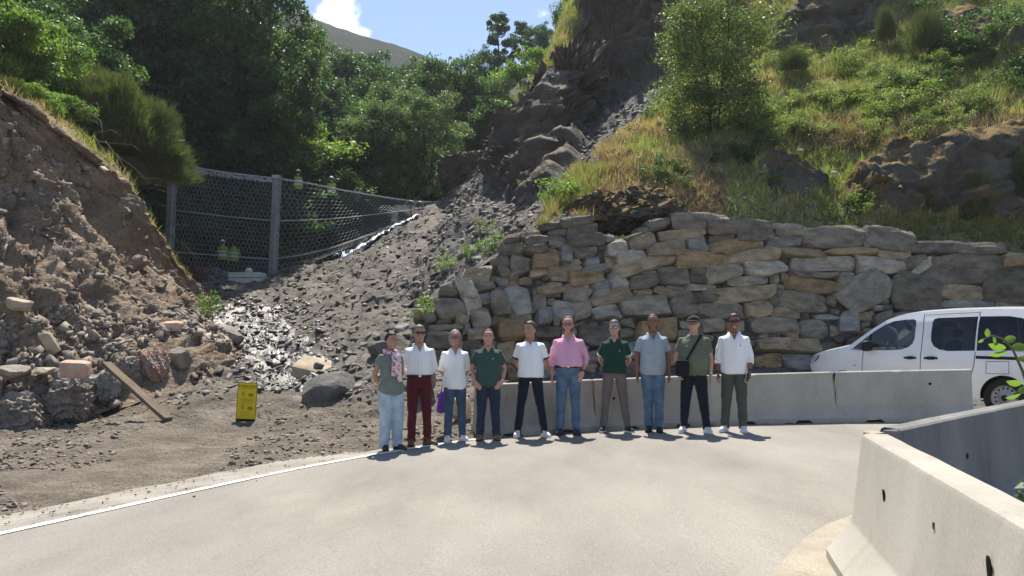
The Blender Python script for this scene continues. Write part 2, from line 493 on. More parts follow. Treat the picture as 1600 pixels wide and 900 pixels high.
# plants
def leafmat(name, a, b_, tr=0.45, tint=(1.35, 1.75, 0.75), isl=0.35, sc_=0.35, rough=0.5):
    return mat(name, [(0.35, a), (0.65, b_)], scale=sc_, detail=3, rough=rough, island=isl, trans=(tr, tint), spec=0.4)
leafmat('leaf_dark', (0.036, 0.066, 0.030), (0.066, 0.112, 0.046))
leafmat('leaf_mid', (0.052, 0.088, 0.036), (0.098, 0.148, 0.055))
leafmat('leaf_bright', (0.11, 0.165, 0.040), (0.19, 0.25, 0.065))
leafmat('leaf_olive', (0.095, 0.118, 0.045), (0.17, 0.19, 0.075))
leafmat('leaf_sage', (0.15, 0.175, 0.06), (0.25, 0.27, 0.10))
leafmat('leaf_grey', (0.080, 0.115, 0.060), (0.15, 0.19, 0.095))
leafmat('broom', (0.085, 0.095, 0.036), (0.15, 0.155, 0.062), tr=0.3)
leafmat('grass_green', (0.17, 0.19, 0.055), (0.27, 0.28, 0.10), tr=0.4)
leafmat('grass_dry', (0.27, 0.245, 0.11), (0.42, 0.37, 0.18), tr=0.4, tint=(1.4, 1.3, 0.9))
leafmat('grass_brown', (0.19, 0.158, 0.098), (0.29, 0.243, 0.152), tr=0.3, tint=(1.4, 1.1, 0.8))
mat('bark', [(0.3, (0.035, 0.03, 0.024)), (0.7, (0.085, 0.075, 0.06))], scale=3, rough=0.95, bump=0.8, bscale=12, dist=0.03, stretch=(1, 1, 0.25))
mat('twig_bark', [(0.3, (0.10, 0.08, 0.055)), (0.7, (0.19, 0.155, 0.11))], scale=3, rough=0.9)
mat('petal', [(0, (0.75, 0.75, 0.70))])
mat('red_leaf', [(0.3, (0.16, 0.04, 0.03)), (0.7, (0.28, 0.09, 0.06))], scale=2, island=0.4, rough=0.7)
# ------------------------------------------------------------------ terrain
def cr_up(A, n, axis):
    """Catmull-Rom upsampling of a control array along one axis to n samples."""
    A = np.moveaxis(A, axis, 0)
    m = A.shape[0]
    t = np.linspace(0, m - 1, n); i = np.minimum(np.floor(t).astype(int), m - 2); f = (t - i)[:, None, None]
    g = lambda k: A[np.clip(k, 0, m - 1)]
    p0, p1, p2, p3 = g(i - 1), g(i), g(i + 1), g(i + 2)
    out = 0.5 * ((2 * p1) + (-p0 + p2) * f + (2 * p0 - 5 * p1 + 4 * p2 - p3) * f ** 2 + (-p0 + 3 * p1 - 3 * p2 + p3) * f ** 3)
    lin = p1 * (1 - f) + p2 * f
    return np.moveaxis(0.55 * out + 0.45 * lin, 0, axis)

def net(cols):
    """cols: list of (u, [(v, Y) or (None, Y, dz), ...]) -> control points [row, col, 3]."""
    nr = len(cols[0][1])
    P = np.zeros((nr, len(cols), 3))
    for c, (u, pts) in enumerate(cols):
        for r, q in enumerate(pts):
            if q[0] is None:
                x = (u - U0) / F * q[1]
                P[r, c] = (x, q[1], gz(x) + q[2])
            else:
                P[r, c] = W(u, q[0], q[1])
    return P

def grid_normals(P):
    a = np.gradient(P, axis=1); b = np.gradient(P, axis=0)
    n = np.cross(a, b)
    n /= np.linalg.norm(n, axis=2, keepdims=True) + 1e-9
    n[n[..., 2] < 0] *= -1
    return n

def quads(nr, nc):
    i = np.arange(nr * nc).reshape(nr, nc)
    return np.stack([i[:-1, :-1], i[:-1, 1:], i[1:, 1:], i[1:, :-1]], -1).reshape(-1, 4)

PATCH = {}
def patch(name, cols, nr, nc, disp, material, sharp=None, slot=None):
    P = cr_up(cr_up(net(cols), nr, 0), nc, 1)
    P = disp(P, grid_normals(P)) if disp else P
    PATCH[name] = (P, grid_normals(P))
    o = mk(name, P.reshape(-1, 3), quads(nr, nc), MATS[material], smooth=True, sharp=sharp)
    o['kind'] = 'structure'
    return o

# wide ground sheet reaching the horizon
xs = np.concatenate([-np.geomspace(500, 20, 14), np.linspace(-18, 18, 19), np.geomspace(20, 500, 14)])
ys = np.concatenate([[-300, -60], np.linspace(-20, 20, 11), np.geomspace(24, 460, 20)])
X, Yg = np.meshgrid(xs, ys)
Z = 0.03 * np.clip(X, -40, 40) - 0.07
tag(mk('ground', np.stack([X, Yg, Z], -1).reshape(-1, 3), quads(len(ys), len(xs)), MATS['gravel']), kind='structure')

# road: left edge follows the painted line
line_pts = np.array([(-9.6, -4.0), (-7.7, 0.0), (-6.55, 2.1), (-5.4, 4.2), (-4.26, 6.29), (-3.37, 7.95), (-2.71, 9.15), (-1.98, 10.14), (-1.32, 10.85), (-0.55, 11.72), (1.3, 12.3), (3.3, 12.6), (5.35, 12.45), (7.6, 11.95), (12, 9.8)])
def resample(p, n):
    d = np.concatenate([[0], np.cumsum(np.linalg.norm(np.diff(p, axis=0), axis=1))])
    t = np.linspace(0, d[-1], n)
    q = np.stack([np.interp(t, d, p[:, k]) for k in range(2)], 1)
    for _ in range(6):
        q[1:-1] = 0.25 * q[:-2] + 0.5 * q[1:-1] + 0.25 * q[2:]
    return q
lp = resample(line_pts, 90)
tn = np.gradient(lp, axis=0); tn /= np.linalg.norm(tn, axis=1)[:, None]
nl = np.stack([-tn[:, 1], tn[:, 0]], 1)          # towards the verge

def strip(name, off0, off1, dz, material, wob=0.0, n=6):
    rows = []
    for k in range(n):
        f = k / (n - 1)
        off = off0 + (off1 - off0) * f
        o_ = np.full(len(lp), off, float)
        if wob and k == n - 1:
            o_ += wob * fbm(np.stack([lp[:, 0], lp[:, 1], np.zeros(len(lp))], 1) * 1.3, 4, 3)
        q = lp + nl * o_[:, None]
        rows.append(np.stack([q[:, 0], q[:, 1], gz(q[:, 0]) + dz - (0.02 * f if wob else 0)], 1))
    P = np.array(rows)
    return mk(name, P.reshape(-1, 3), quads(n, len(lp)), MATS[material])

# the carriageway: from the line inwards, over the whole bend
RP = []
ctr = np.array((9.0, -4.0))
for k in range(24):
    f = k / 23.0
    q = (lp + nl * 0.12) * (1 - f) + ctr * f
    RP.append(np.stack([q[:, 0], q[:, 1], gz(q[:, 0]) + 0.004 * fbm(np.stack([q[:, 0], q[:, 1], q[:, 0] * 0], 1) * 0.8, 2, 5)], 1))
RP = np.array(RP)
tag(mk('road', RP.reshape(-1, 3), quads(24, len(lp)), MATS['asphalt']), kind='structure')
# closing piece behind the camera so the road goes on
q0 = RP[0, 0]; 
tag(mk('road_continuation', np.array([(-9.6, -4.05, gz(-9.6) - .002), (14, -4.05, gz(14) - .002), (14, -30, gz(14)), (-22, -30, gz(-22))]), [(0, 3, 2, 1)], MATS['asphalt'], smooth=False), kind='structure')
tag(mk('side_road', np.array([(9.0, -4.0, .266), (30, -4, .9), (30, 9, .9), (12.1, 9.3, .36)]), [(0, 1, 2, 3)], MATS['asphalt'], smooth=False), kind='structure')
tag(strip('edge_line', -0.055, 0.055, 0.009, 'line_paint', n=3), kind='structure')
tag(strip('road_shoulder', 0.11, 0.95, -0.004, 'shoulder', wob=0.5, n=8), kind='structure')

# gully apron and stream bed
def d_gully(P, N):
    p = P
    near = np.clip((P[..., 1] - 9.5) / 8.0, 0.06, 1.0)[..., None]
    edge = np.clip((np.arange(P.shape[0]) / P.shape[0] - 0.0) / 0.05, 0.3, 1)[:, None, None]
    h = 0.30 * fbm(p * 0.55, 4, 21)[..., None] + 0.16 * fbm(p * (1.6, 1.6, 1.6), 4, 22, ridged=True)[..., None] + 0.07 * fbm(p * 5.0, 3, 23)[..., None]
    fine = 0.045 * fbm(p * 3.0, 4, 25)[..., None] + 0.022 * fbm(p * 9, 3, 26, ridged=True)[..., None]
    return P + N * (h * near + fine * edge)
patch('gully_bed', [
    (-230, [(None, 5.5, -.10), (None, 7.0, .01), (None, 9.5, .03), (None, 11.5, .12), (None, 13, .2), (None, 15, .3), (None, 20, .4), (None, 26, .6), (None, 40, .8)]),
    (0,   [(None, 6.6, -.10), (None, 8.2, .01), (None, 10.5, .04), (None, 12.5, .12), (None, 14, .25), (None, 16, .4), (None, 20, .8), (None, 26, 1.2), (None, 40, 2)]),
    (150, [(None, 7.4, -.10), (None, 9.0, .01), (None, 11.2, .05), (None, 13.2, .16), (None, 15, .35), (None, 17, .6), (None, 21, 1.2), (None, 27, 2), (None, 40, 3)]),
    (300, [(None, 8.3, -.10), (None, 9.7, .0), (None, 11.8, .05), (630, 14.2), (592, 17), (545, 20.5), (490, 25), (432, 31), (410, 42)]),
    (380, [(None, 8.9, -.10), (None, 10.2, .0), (None, 12.0, .05), (632, 14.2), (588, 17), (540, 20.5), (488, 25), (438, 31), (415, 42)]),
    (450, [(None, 9.4, -.10), (None, 10.7, .0), (None, 12.4, .05), (634, 14.2), (590, 17), (540, 20.5), (484, 25), (432, 31), (400, 42)]),
    (520, [(None, 10.0, -.10), (None, 11.0, .0), (None, 12.6, .08), (625, 14.4), (580, 17), (525, 20.5), (470, 25), (418, 31), (408, 42)]),
    (600, [(None, 10.75, -.08), (None, 11.4, .02), (None, 12.8, .12), (606, 14.6), (556, 17), (498, 20.5), (438, 25), (384, 31), (374, 42)]),
    (680, [(None, 11.3, -.06), (None, 11.9, .03), (None, 13.0, .15), (596, 14.8), (550, 17), (480, 20.5), (410, 25), (350, 31), (318, 40)]),
    (790, [(None, 12.0, -.06), (None, 12.5, .03), (None, 13.4, .2), (600, 15.0), (560, 16.4), (530, 20), (430, 25), (370, 31), (330, 40)]),
], 230, 210, d_gully, 'gully')
_g = bpy.data.objects['gully_bed'].data; _g.materials.append(MATS['dirt']); _P = PATCH['gully_bed'][0]
_u = U0 + F * _P[..., 0] / _P[..., 1]
_near = (_P[..., 1] + 2.2 * fbm(_P * .6, 4, 27) - 1.6 * np.clip((300 - _u) / 200, -1, 1)) < 15.2
_v = V0 - F * (_P[..., 2] - CZ) / _P[..., 1]
_wet = (np.abs(_u - (425 + (_v - 540) * 0.75) + 40 * fbm(_P * .7, 3, 28)) < 62) & (_v > 480) & (_v < 612) & (_P[..., 1] > 13.5); _g.materials.append(MATS['wet_rock'])
_g.polygons.foreach_set('material_index', np.where(_wet, 2, _near)[:-1, :-1].ravel().astype(np.int32)); _g.update()

# left cut bank of shale
def d_bank(P, N):
    p = P
    rows = np.linspace(0, 1, P.shape[0])[:, None]
    amp = np.clip(rows / 0.1, 0.2, 1) * np.clip((0.80 - rows) / 0.12, 0.35, 1)
    c = p[..., 0] * .72 + p[..., 2] * .70 + p[..., 1] * .25              # across the beds, which dip down to the right
    l = p[..., 0] * .70 - p[..., 2] * .72
    q = np.stack([c, l * .25, p[..., 1] * .4], -1)
    wob = fbm(p * .5, 4, 36)
    h = 0.55 * fbm(q * .55, 4, 31, ridged=True) + 0.30 * (saw(c * .62 + .8 * wob) - .5) + 0.16 * (saw(c * 1.9 + 1.3 * fbm(p * .9, 3, 37)) - .5) \
        + 0.12 * fbm(q * (3.2, 2.4, 3.2), 3, 33, ridged=True) + 0.05 * fbm(p * 6, 3, 34, ridged=True) + jag(p.reshape(-1, 3), .10, 1.6, 38).reshape(c.shape)
    return P + N * (h * amp - 0.10)[..., None]
def deep(cols, k=1.55):
    out = []
    for u, pts in cols:
        y0 = pts[2][1]
        ys_ = [Y if r < 3 else y0 + (Y - y0) * (1.9 if r < 7 else 1.25) for r, (v, Y) in enumerate(pts)]
        ys_[5] = ys_[4] + 0.40; ys_[6] = ys_[5] + 0.10; ys_[7] = max(ys_[7], ys_[6] + 1.5)
        out.append((u, [(p[0], y) for p, y in zip(pts, ys_)]))
    return out
patch('cut_bank', deep([
    (-260, [(720, 10.8), (640, 11.6), (545, 12.2), (430, 12.8), (280, 13.6), (60, 14.6), (10, 15.2), (-20, 18), (-60, 28)]),
    (-90, [(700, 12.2), (620, 13), (560, 13.6), (435, 14.2), (285, 15), (105, 15.9), (70, 16.4), (50, 19), (0, 29)]),
    (0,   [(690, 13), (605, 13.8), (562, 14.4), (440, 15), (290, 16), (165, 16.7), (138, 17.1), (118, 20), (60, 30)]),
    (60,  [(678, 13.3), (598, 14.2), (556, 14.9), (438, 15.6), (310, 16.5), (205, 17.3), (172, 17.8), (160, 20.5), (110, 30)]),
    (120, [(660, 13.8), (585, 14.9), (540, 15.7), (445, 16.4), (340, 17.4), (250, 18.3), (220, 18.9), (212, 21), (170, 30)]),
    (180, [(640, 14.4), (572, 15.6), (525, 16.6), (455, 17.4), (378, 18.5), (300, 19.6), (268, 20.3), (265, 22.5), (240, 30)]),
    (235, [(622, 15), (552, 16.5), (512, 17.6), (470, 18.6), (425, 20), (382, 21.4), (360, 22.2), (362, 24), (360, 30)]),
    (290, [(608, 15.8), (558, 17.2), (528, 18.4), (502, 19.6), (475, 21.4), (452, 23.2), (445, 24.2), (446, 26), (440, 31)]),
    (335, [(598, 16.4), (572, 17.8), (553, 19), (537, 20.3), (520, 22), (508, 24), (503, 25), (500, 26.5), (470, 31)]),
    (375, [(612, 16.8), (598, 18), (582, 19.3), (566, 20.7), (550, 22.4), (538, 24.2), (530, 25.3), (522, 27), (500, 31)]),
]), 260, 240, d_bank, 'shale')

# right-hand slope: talus on its left, grown hillside on its right
HC = [
    (500, [(660, 14.5), (610, 17.5), (545, 24), (480, 29), (455, 33), (448, 37), (450, 42), (460, 55)]),
    (585, [(600, 15), (558, 18), (482, 24), (418, 29), (387, 32), (377, 36), (378, 42), (390, 55)]),
    (640, [(570, 15.6), (520, 18), (447, 23), (390, 28.5), (364, 32), (354, 37), (352, 43), (360, 55)]),
    (690, [(490, 16.6), (455, 18.5), (405, 23), (358, 28), (338, 33), (326, 39), (318, 44), (322, 56)]),
    (745, [(425, 17.3), (402, 19), (365, 23), (322, 28), (296, 32), (272, 36), (250, 40), (262, 55)]),
    (800, [(385, 17.6), (368, 19.2), (340, 23), (316, 28), (262, 30.0), (215, 31.6), (188, 33.0), (205, 46)]),
    (850, [(357, 17.9), (340, 19.5), (318, 23), (304, 26.8), (245, 28.2), (168, 30.0), (128, 31.6), (145, 46)]),
    (895, [(345, 18.2), (325, 19.7), (290, 22.5), (246, 28), (190, 33.5), (95, 36), (20, 38.0), (5, 52)]),
    (960, [(345, 18.4), (312, 19.7), (262, 22), (212, 27.5), (152, 34.5), (60, 36.6), (-70, 39), (-110, 55)]),
    (1020, [(340, 18.6), (298, 20), (240, 22.5), (190, 27), (132, 34), (40, 36.2), (-90, 38.6), (-140, 55)]),
    (1090, [(340, 18.8), (292, 20.5), (230, 23), (170, 27), (100, 33), (10, 35.4), (-100, 38), (-150, 55)]),
    (1170, [(345, 19), (295, 20.5), (225, 23.2), (150, 27), (78, 31.8), (-10, 36.5), (-110, 42), (-160, 58)]),
    (1270, [(355, 19.1), (305, 20.5), (215, 23.2), (140, 26.5), (80, 29.8), (-25, 31.6), (-120, 37), (-170, 56)]),
    (1330, [(364, 19.2), (325, 20.4), (215, 22.2), (135, 26), (72, 29.6), (-32, 31.4), (-125, 37), (-175, 56)]),
    (1400, [(375, 19.2), (338, 20.3), (206, 21.5), (125, 25.4), (52, 29.2), (-40, 32.5), (-130, 39), (-180, 56)]),
    (1510, [(388, 19.2), (346, 20.1), (200, 21.2), (115, 24.6), (30, 28.6), (-50, 33), (-140, 40), (-190, 56)]),
    (1640, [(400, 19.2), (352, 20), (192, 21.0), (100, 24), (20, 27.8), (-60, 33), (-150, 40), (-200, 56)]),
    (1850, [(410, 19.2), (352, 20), (192, 21.0), (95, 23.6), (10, 27.2), (-70, 32), (-160, 39), (-210, 56)]),
]
def inpoly(u, v, poly_):
    c = np.zeros(u.shape, bool); n = len(poly_)
    for i in range(n):
        (x0, y0), (x1, y1) = poly_[i], poly_[i - 1]
        with np.errstate(divide='ignore', invalid='ignore'):
            c ^= ((y0 > v) != (y1 > v)) & (u < (x1 - x0) * (v - y0) / (y1 - y0 + 1e-9) + x0)
    return c
RIDGE = [(800, 322), (772, 285), (782, 238), (812, 195), (848, 150), (872, 105), (905, 40), (925, -60), (930, -400), (1135, -400), (1120, -40), (1092, 45), (1045, 112), (985, 138), (930, 150), (898, 178), (912, 215), (905, 255), (880, 292), (838, 318)]
LEDGES = [[(1305, 348), (1312, 300), (1365, 252), (1425, 228), (1520, 212), (1600, 200), (1900, 190), (1900, 372), (1500, 358), (1400, 350)],
          [(1205, 82), (1235, 30), (1285, -15), (1400, -40), (1385, 30), (1365, 62), (1300, 86)], [(1172, 306), (1182, 272), (1255, 258), (1295, 300), (1240, 322)], [(1440, 60), (1530, 36), (1610, 50), (1640, 105), (1510, 100)]]
def smooth_mask(m, it=3):
    m = m.astype(float)
    for _ in range(it):
        p = np.pad(m, 1, mode='edge'); m = (p[:-2, 1:-1] + p[2:, 1:-1] + p[1:-1, :-2] + p[1:-1, 2:] + 2 * p[1:-1, 1:-1]) / 6
    return m
def d_hill(P, N):
    global M_RIDGE, M_LEDGE
    p = P
    u = U0 + F * P[..., 0] / P[..., 1]
    v = V0 - F * (P[..., 2] - CZ) / P[..., 1]
    ju, jv = 14 * fbm(p * .8, 3, 49), 14 * fbm(p * .8, 3, 50)
    M_RIDGE = inpoly(u + ju, v + jv, RIDGE); M_LEDGE = np.zeros(u.shape, bool)
    for q_ in LEDGES: M_LEDGE |= inpoly(u + ju, v + jv, q_)
    rg, ld = smooth_mask(M_RIDGE), smooth_mask(M_LEDGE)
    h = 0.40 * fbm(p * 0.35, 4, 41) + (0.26 * fbm(p * 1.1, 4, 42, ridged=True) + 0.10 * fbm(p * 4, 3, 43)) * 0.8
    q = np.stack([p[..., 0] * .5 - p[..., 2] * .28, p[..., 1] * .5, p[..., 2] * .30 + p[..., 0] * .12], -1)
    st = fbm(q * 1.6, 3, 47) * 3.2; stp = (np.floor(st) + np.clip((st - np.floor(st)) * 4, 0, 1)) / 3.2
    crag = 1.1 * fbm(q, 4, 45, ridged=True) + 0.5 * stp + jag(p.reshape(-1, 3), 1.5, .38, 46).reshape(stp.shape) + jag(p.reshape(-1, 3), .5, 1.1, 39).reshape(stp.shape) + .12 * fbm(p * 3.5, 2, 44, ridged=True)
    scale_ = np.clip((P[..., 1] - 20) / 22, .25, 1.0)
    h = h * (1 - .7 * rg) + rg * (crag * scale_ * .85 + .55) + ld * (crag * .34 + .25)
    rows = np.linspace(0, 1, P.shape[0])[:, None]
    return P + N * (h * np.clip(rows / 0.06, 0.15, 1))[..., None]
hill_o = patch('hillside', HC, 300, 340, d_hill, 'hill_soil')
# faces get soil, scree or cliff rock by where they lie
me = hill_o.data
for k in ('chip_dark', 'cliff'):
    pass
me.materials.append(MATS['scree_ground']); me.materials.append(MATS['cliff']); me.materials.append(MATS['mossy_rock'])
Pm = PATCH['hillside'][0]
uu = U0 + F * Pm[..., 0] / Pm[..., 1]; vv = V0 - F * (Pm[..., 2] - CZ) / Pm[..., 1]
jit = 22 * fbm(Pm * 0.9, 4, 48)
scree = (uu < 1000 + (300 - vv) * 0.30 + jit) & (vv > 110 - 0.0 * uu) & ((uu < 905 - (vv - 300) * 0.45 + jit) | (vv < 262 - (uu - 900) * 0.75 + jit * 0.6))
cliff = M_RIDGE; scree = scree & ~cliff & ~M_LEDGE
midx = np.where(M_LEDGE, 3, np.where(cliff, 2, np.where(scree, 1, 0)))[:-1, :-1].ravel().astype(np.int32)
me.polygons.foreach_set('material_index', midx)
me.update()
SCREE, CLIFF = scree, cliff | M_LEDGE

# forest floor and the far mountain
patch('forest_ground', [
    (-300, [(330, 27), (250, 36), (170, 50), (90, 70), (20, 100), (-30, 150)]),
    (0, [(350, 29), (290, 37), (210, 50), (130, 70), (60, 100), (10, 150)]),
    (200, [(402, 31.5), (350, 39), (270, 50), (190, 70), (120, 100), (70, 150)]),
    (350, [(418, 33), (385, 39), (320, 50), (240, 70), (160, 100), (105, 150)]),
    (480, [(412, 34), (380, 40), (325, 50), (255, 70), (180, 100), (125, 150)]),
    (600, [(375, 37), (350, 42), (315, 50), (260, 68), (190, 100), (140, 150)]),
    (700, [(325, 41), (305, 45), (280, 53), (225, 68), (160, 100), (135, 150)]),
    (800, [(285, 46), (250, 50), (210, 57), (165, 72), (130, 100), (120, 150)]),
    (920, [(220, 52), (180, 56), (140, 62), (110, 76), (100, 105), (100, 150)]),
], 60, 90, lambda P, N: P + N * 0.8 * fbm(P * 0.15, 4, 51)[..., None], 'forest_floor')
MY = 0.20
patch('mountain', [(u, [(v, Y * MY) for v, Y in zip(vs_, (500, 900, 1300, 1700, 2200))]) for u, vs_ in (
    (-400, (380, 150, 50, 10, 60)), (200, (380, 170, 45, -5, 60)), (420, (380, 180, 70, 15, 80)), (500, (380, 190, 100, 36, 100)), (580, (380, 200, 125, 60, 110)),
    (660, (380, 215, 150, 86, 130)), (760, (380, 235, 180, 135, 170)), (1000, (400, 300, 260, 230, 260)), (1700, (420, 350, 330, 310, 330)))], 90, 200,
    lambda P, N: P + N * (2.6 * fbm(P * 0.03, 5, 55) + .6 * fbm(P * 0.15, 3, 56))[..., None] * np.clip(1 - np.abs(np.linspace(0, 1, 90) - .75) * 0.5, .3, 1)[:, None, None], 'far_heath')
# bank of gravel along the foot of the wall
def wallY(u):
    return np.interp(u, [560, 680, 800, 900, 1050, 1250, 1450, 1700], [15.4, 15.6, 15.9, 16.2, 16.8, 17.5, 17.6, 17.5])
patch('gravel_bank', [(u, [(None, wallY(u) - 2.6, -.06), (None, wallY(u) - 1.6, .10 + .12 * k), (None, wallY(u) - .7, .25 + .28 * k), (None, wallY(u) + .25, .35 + .42 * k), (None, wallY(u) + 1.5, .4 + .5 * k)])
                       for u, k in ((640, .6), (760, .9), (900, 1), (1050, 1), (1150, 1.0), (1250, .8), (1320, -.2), (1450, -.7), (1600, -.7), (1800, -.7))], 40, 150,
      lambda P, N: P + N * (0.10 * fbm(P * 1.4, 4, 61) + 0.03 * fbm(P * 7, 2, 62))[..., None], 'gravel')

# ------------------------------------------------------------------ loose rubble (nobody could count it)
def scatter(name, P, N, mask, count, size, material, seed, flat=0.45, jit_tilt=0.6, power=2.0, sink=0.25, n=1, near_boost=False, parent=None):
    r = np.random.default_rng(seed)
    nr, nc = P.shape[:2]
    e1 = P[1:, :-1] - P[:-1, :-1]; e2 = P[:-1, 1:] - P[:-1, :-1]
    ar = np.linalg.norm(np.cross(e1, e2), axis=2)
    wgt = ar * mask[:-1, :-1]
    if near_boost: wgt = wgt / np.maximum(P[:-1, :-1, 1], 3.0) ** 1.6
    pr = (wgt / wgt.sum()).ravel()
    pick = r.choice(len(pr), count, p=pr)
    i, j = pick // (nc - 1), pick % (nc - 1)
    a, b = r.random(count)[:, None], r.random(count)[:, None]
    c = P[i, j] + e1[i, j] * a + e2[i, j] * b
    nn = N[i, j]
    s = size[0] + (size[1] - size[0]) * r.random(count) ** power
    s3 = np.stack([s, s * r.uniform(0.5, 0.95, count), s * r.uniform(flat * 0.5, flat * 1.3, count)], 1)
    # frame round the normal with a random tilt
    nn = nn + r.normal(size=(count, 3)) * jit_tilt * 0.5
    nn /= np.linalg.norm(nn, axis=1)[:, None]
    t = r.normal(size=(count, 3)); t -= nn * (t * nn).sum(1)[:, None]; t /= np.linalg.norm(t, axis=1)[:, None]
    bt = np.cross(nn, t)
    # base shards: a few chipped blocks
    Vs = []
    for k in range(6):
        V, Fc = rock(seed * 10 + k, (1, 1, 1), n=n + 1 if n > 1 else 1, ex=6.0, clips=7, lo=0.62, hi=0.95, rough=0)
        if n == 1:
            V = V * r.uniform(0.45, 1.0, V.shape) + r.normal(size=V.shape) * 0.07
        Vs.append(V)
    Vs = np.array(Vs)[r.integers(0, 6, count)]
    Q = Vs * s3[:, None, :]
    Wd = Q[..., 0:1] * t[:, None] + Q[..., 1:2] * bt[:, None] + Q[..., 2:3] * nn[:, None] + c[:, None] + nn[:, None] * (s3[:, 2] * (0.5 - sink))[:, None, None]
    k = Vs.shape[1]
    FF = (Fc[None] + (np.arange(count) * k)[:, None, None]).reshape(-1, 4)
    o = mk(name, Wd.reshape(-1, 3), FF, MATS[material], parent, smooth=False)
    o['kind'] = 'stuff'
    return o

def uvof(P):
    return U0 + F * P[..., 0] / P[..., 1], V0 - F * (P[..., 2] - CZ) / P[..., 1]
Pb, Nb = PATCH['cut_bank']; ub, vb = uvof(Pb)
rowf = np.linspace(0, 1, Pb.shape[0])[:, None] * np.ones(Pb.shape[1])
tag(scatter('shale_rubble', Pb, Nb, ((rowf < 0.70) * (0.22 + 1.0 * (vb > 480)) * (fbm(Pb * 0.8, 3, 71) > -0.1)).astype(float), 19000, (0.02, 0.40), 'chip', 72, flat=0.22, power=6.0), 'loose grey brown shale shards lying on the left bank', 'rubble')
Pg, Ng = PATCH['gully_bed']; ug, vg = uvof(Pg)
m_near = ((Pg[..., 1] < 15) & (fbm(Pg * 0.7, 3, 75) > -0.05 + .25 * np.sin(Pg[..., 0] * .9)) & (np.arange(Pg.shape[0])[:, None] > 14)).astype(float)
tag(scatter('ground_stones', Pg, Ng, m_near, 11000, (0.008, 0.17), 'chip', 73, flat=0.32, power=8, near_boost=True), 'small loose stones scattered on the dirt verge beside the road', 'stones')
m_far = ((Pg[..., 1] >= 14) & (ug > 260) & (Pg[..., 1] < 40)).astype(float)
m_wet = m_far * (np.abs(ug - (430 + (vg - 540) * 0.7)) < 95) * (vg > 470) * (vg < 615)
tag(scatter('gully_rubble', Pg, Ng, m_far, 14000, (0.025, 0.42), 'chip_dark', 74, flat=0.22, power=6.5), 'grey broken rock covering the gully floor', 'rubble')
tag(scatter('wet_stones', Pg, Ng, m_wet, 1500, (0.04, 0.32), 'chip_wet', 76, flat=0.28, power=2.5, jit_tilt=0.35), 'wet glinting flat stones in the trickling stream bed', 'stones')
Ph, Nh = PATCH['hillside']; uh, vh = uvof(Ph)
tag(scatter('scree', Ph, Nh, SCREE.astype(float) * (Ph[..., 1] < 47), 26000, (0.03, 0.46), 'chip_dark', 77, flat=0.30, power=6, jit_tilt=0.9), 'dark grey scree of broken slate on the slide slope', 'scree')
# grit blown over the edge of the asphalt
_sp = np.array([np.column_stack([lp + nl * o_, gz((lp + nl * o_)[:, 0]) + .002]) for o_ in np.linspace(-.35, 1.0, 8)]); _sn = np.zeros_like(_sp); _sn[..., 2] = 1
_sm = (np.linspace(.25, 1, 8)[:, None] ** 2 * np.ones(len(lp))) * ((_sp[..., 1] > 3) & (_sp[..., 0] < -.8))
tag(scatter('road_grit', _sp, _sn, _sm.astype(float), 2200, (0.006, 0.05), 'chip', 83, flat=0.5, power=5, near_boost=True), 'fine grit strewn along the edge of the asphalt', 'grit')
Pv, Nv = PATCH['gravel_bank']
tag(scatter('wall_foot_gravel', Pv, Nv, (Pv[..., 1] < wallY(uvof(Pv)[0]) + .2).astype(float), 3500, (0.02, 0.14), 'chip_dark', 78, flat=0.5, power=2.5), 'dark gravel heaped along the foot of the stone wall', 'gravel')
top_m = ((np.linspace(0, 1, Ph.shape[0])[:, None] < 0.10) & (uh > 1000)).astype(float)
tag(scatter('wall_top_stones', Ph, Nh, top_m, 2200, (0.02, 0.16), 'chip', 79, flat=0.5, power=2.5), 'small pale stones strewn along the top of the stone wall', 'stones')

# ------------------------------------------------------------------ retaining wall of boulders
WALL = []
def zl(ox, oy, s, items):
    for it in items:
        x0, y0, x1, y1, c = it[:5]
        WALL.append(((x0 + x1) / 2 / s + ox, (y0 + y1) / 2 / s + oy, (x1 - x0) / s, (y1 - y0) / s, c, it[5] if len(it) > 5 else 0))
zl(660, 320, 5, [(640, 225, 770, 315, 'd'), (620, 305, 800, 385, 'd', 6), (775, 215, 935, 285, 't', 18), (800, 245, 980, 320, 'd', 10), (790, 310, 970, 388, 'd', 5), (700, 360, 790, 420, 'd'),
    (930, 140, 1160, 192, 'd', 3), (985, 192, 1130, 258, 'd', 5), (980, 255, 1125, 332, 'g'), (560, 390, 695, 475, 'd', 8), (690, 405, 850, 545, 'g', 4), (865, 358, 1060, 495, 'o'),
    (1060, 325, 1170, 450, 'b'), (840, 485, 1030, 548, 't', 9), (945, 485, 1205, 560, 't', 9), (1035, 425, 1205, 490, 't', 8), (350, 490, 545, 610, 't', 14), (595, 480, 680, 555, 'g'),
    (530, 545, 620, 595, 'd'), (585, 567, 670, 640, 'b'), (665, 557, 755, 622, 'o'), (755, 580, 855, 632, 't'), (410, 602, 570, 678, 'g'), (545, 640, 660, 690, 't', 4), (660, 622, 760, 680, 't', 12),
    (140, 600, 285, 715, 'd'), (268, 590, 405, 742, 'w', 8), (328, 680, 450, 840, 'w', 14), (448, 682, 548, 770, 'b'), (538, 675, 662, 862, 'g', 16), (658, 642, 868, 848, 'b', 4),
    (905, 618, 1088, 700, 't', 14), (1005, 552, 1150, 600, 't', 5), (1138, 532, 1260, 630, 'o', 6), (842, 712, 970, 832, 'g', 14), (968, 682, 1078, 728, 'd'), (975, 732, 1030, 780, 't'),
    (1012, 757, 1190, 885, 'b'), (105, 742, 330, 888, 'g'), (870, 640, 905, 700, 'g'), (1150, 490, 1200, 530, 't')])
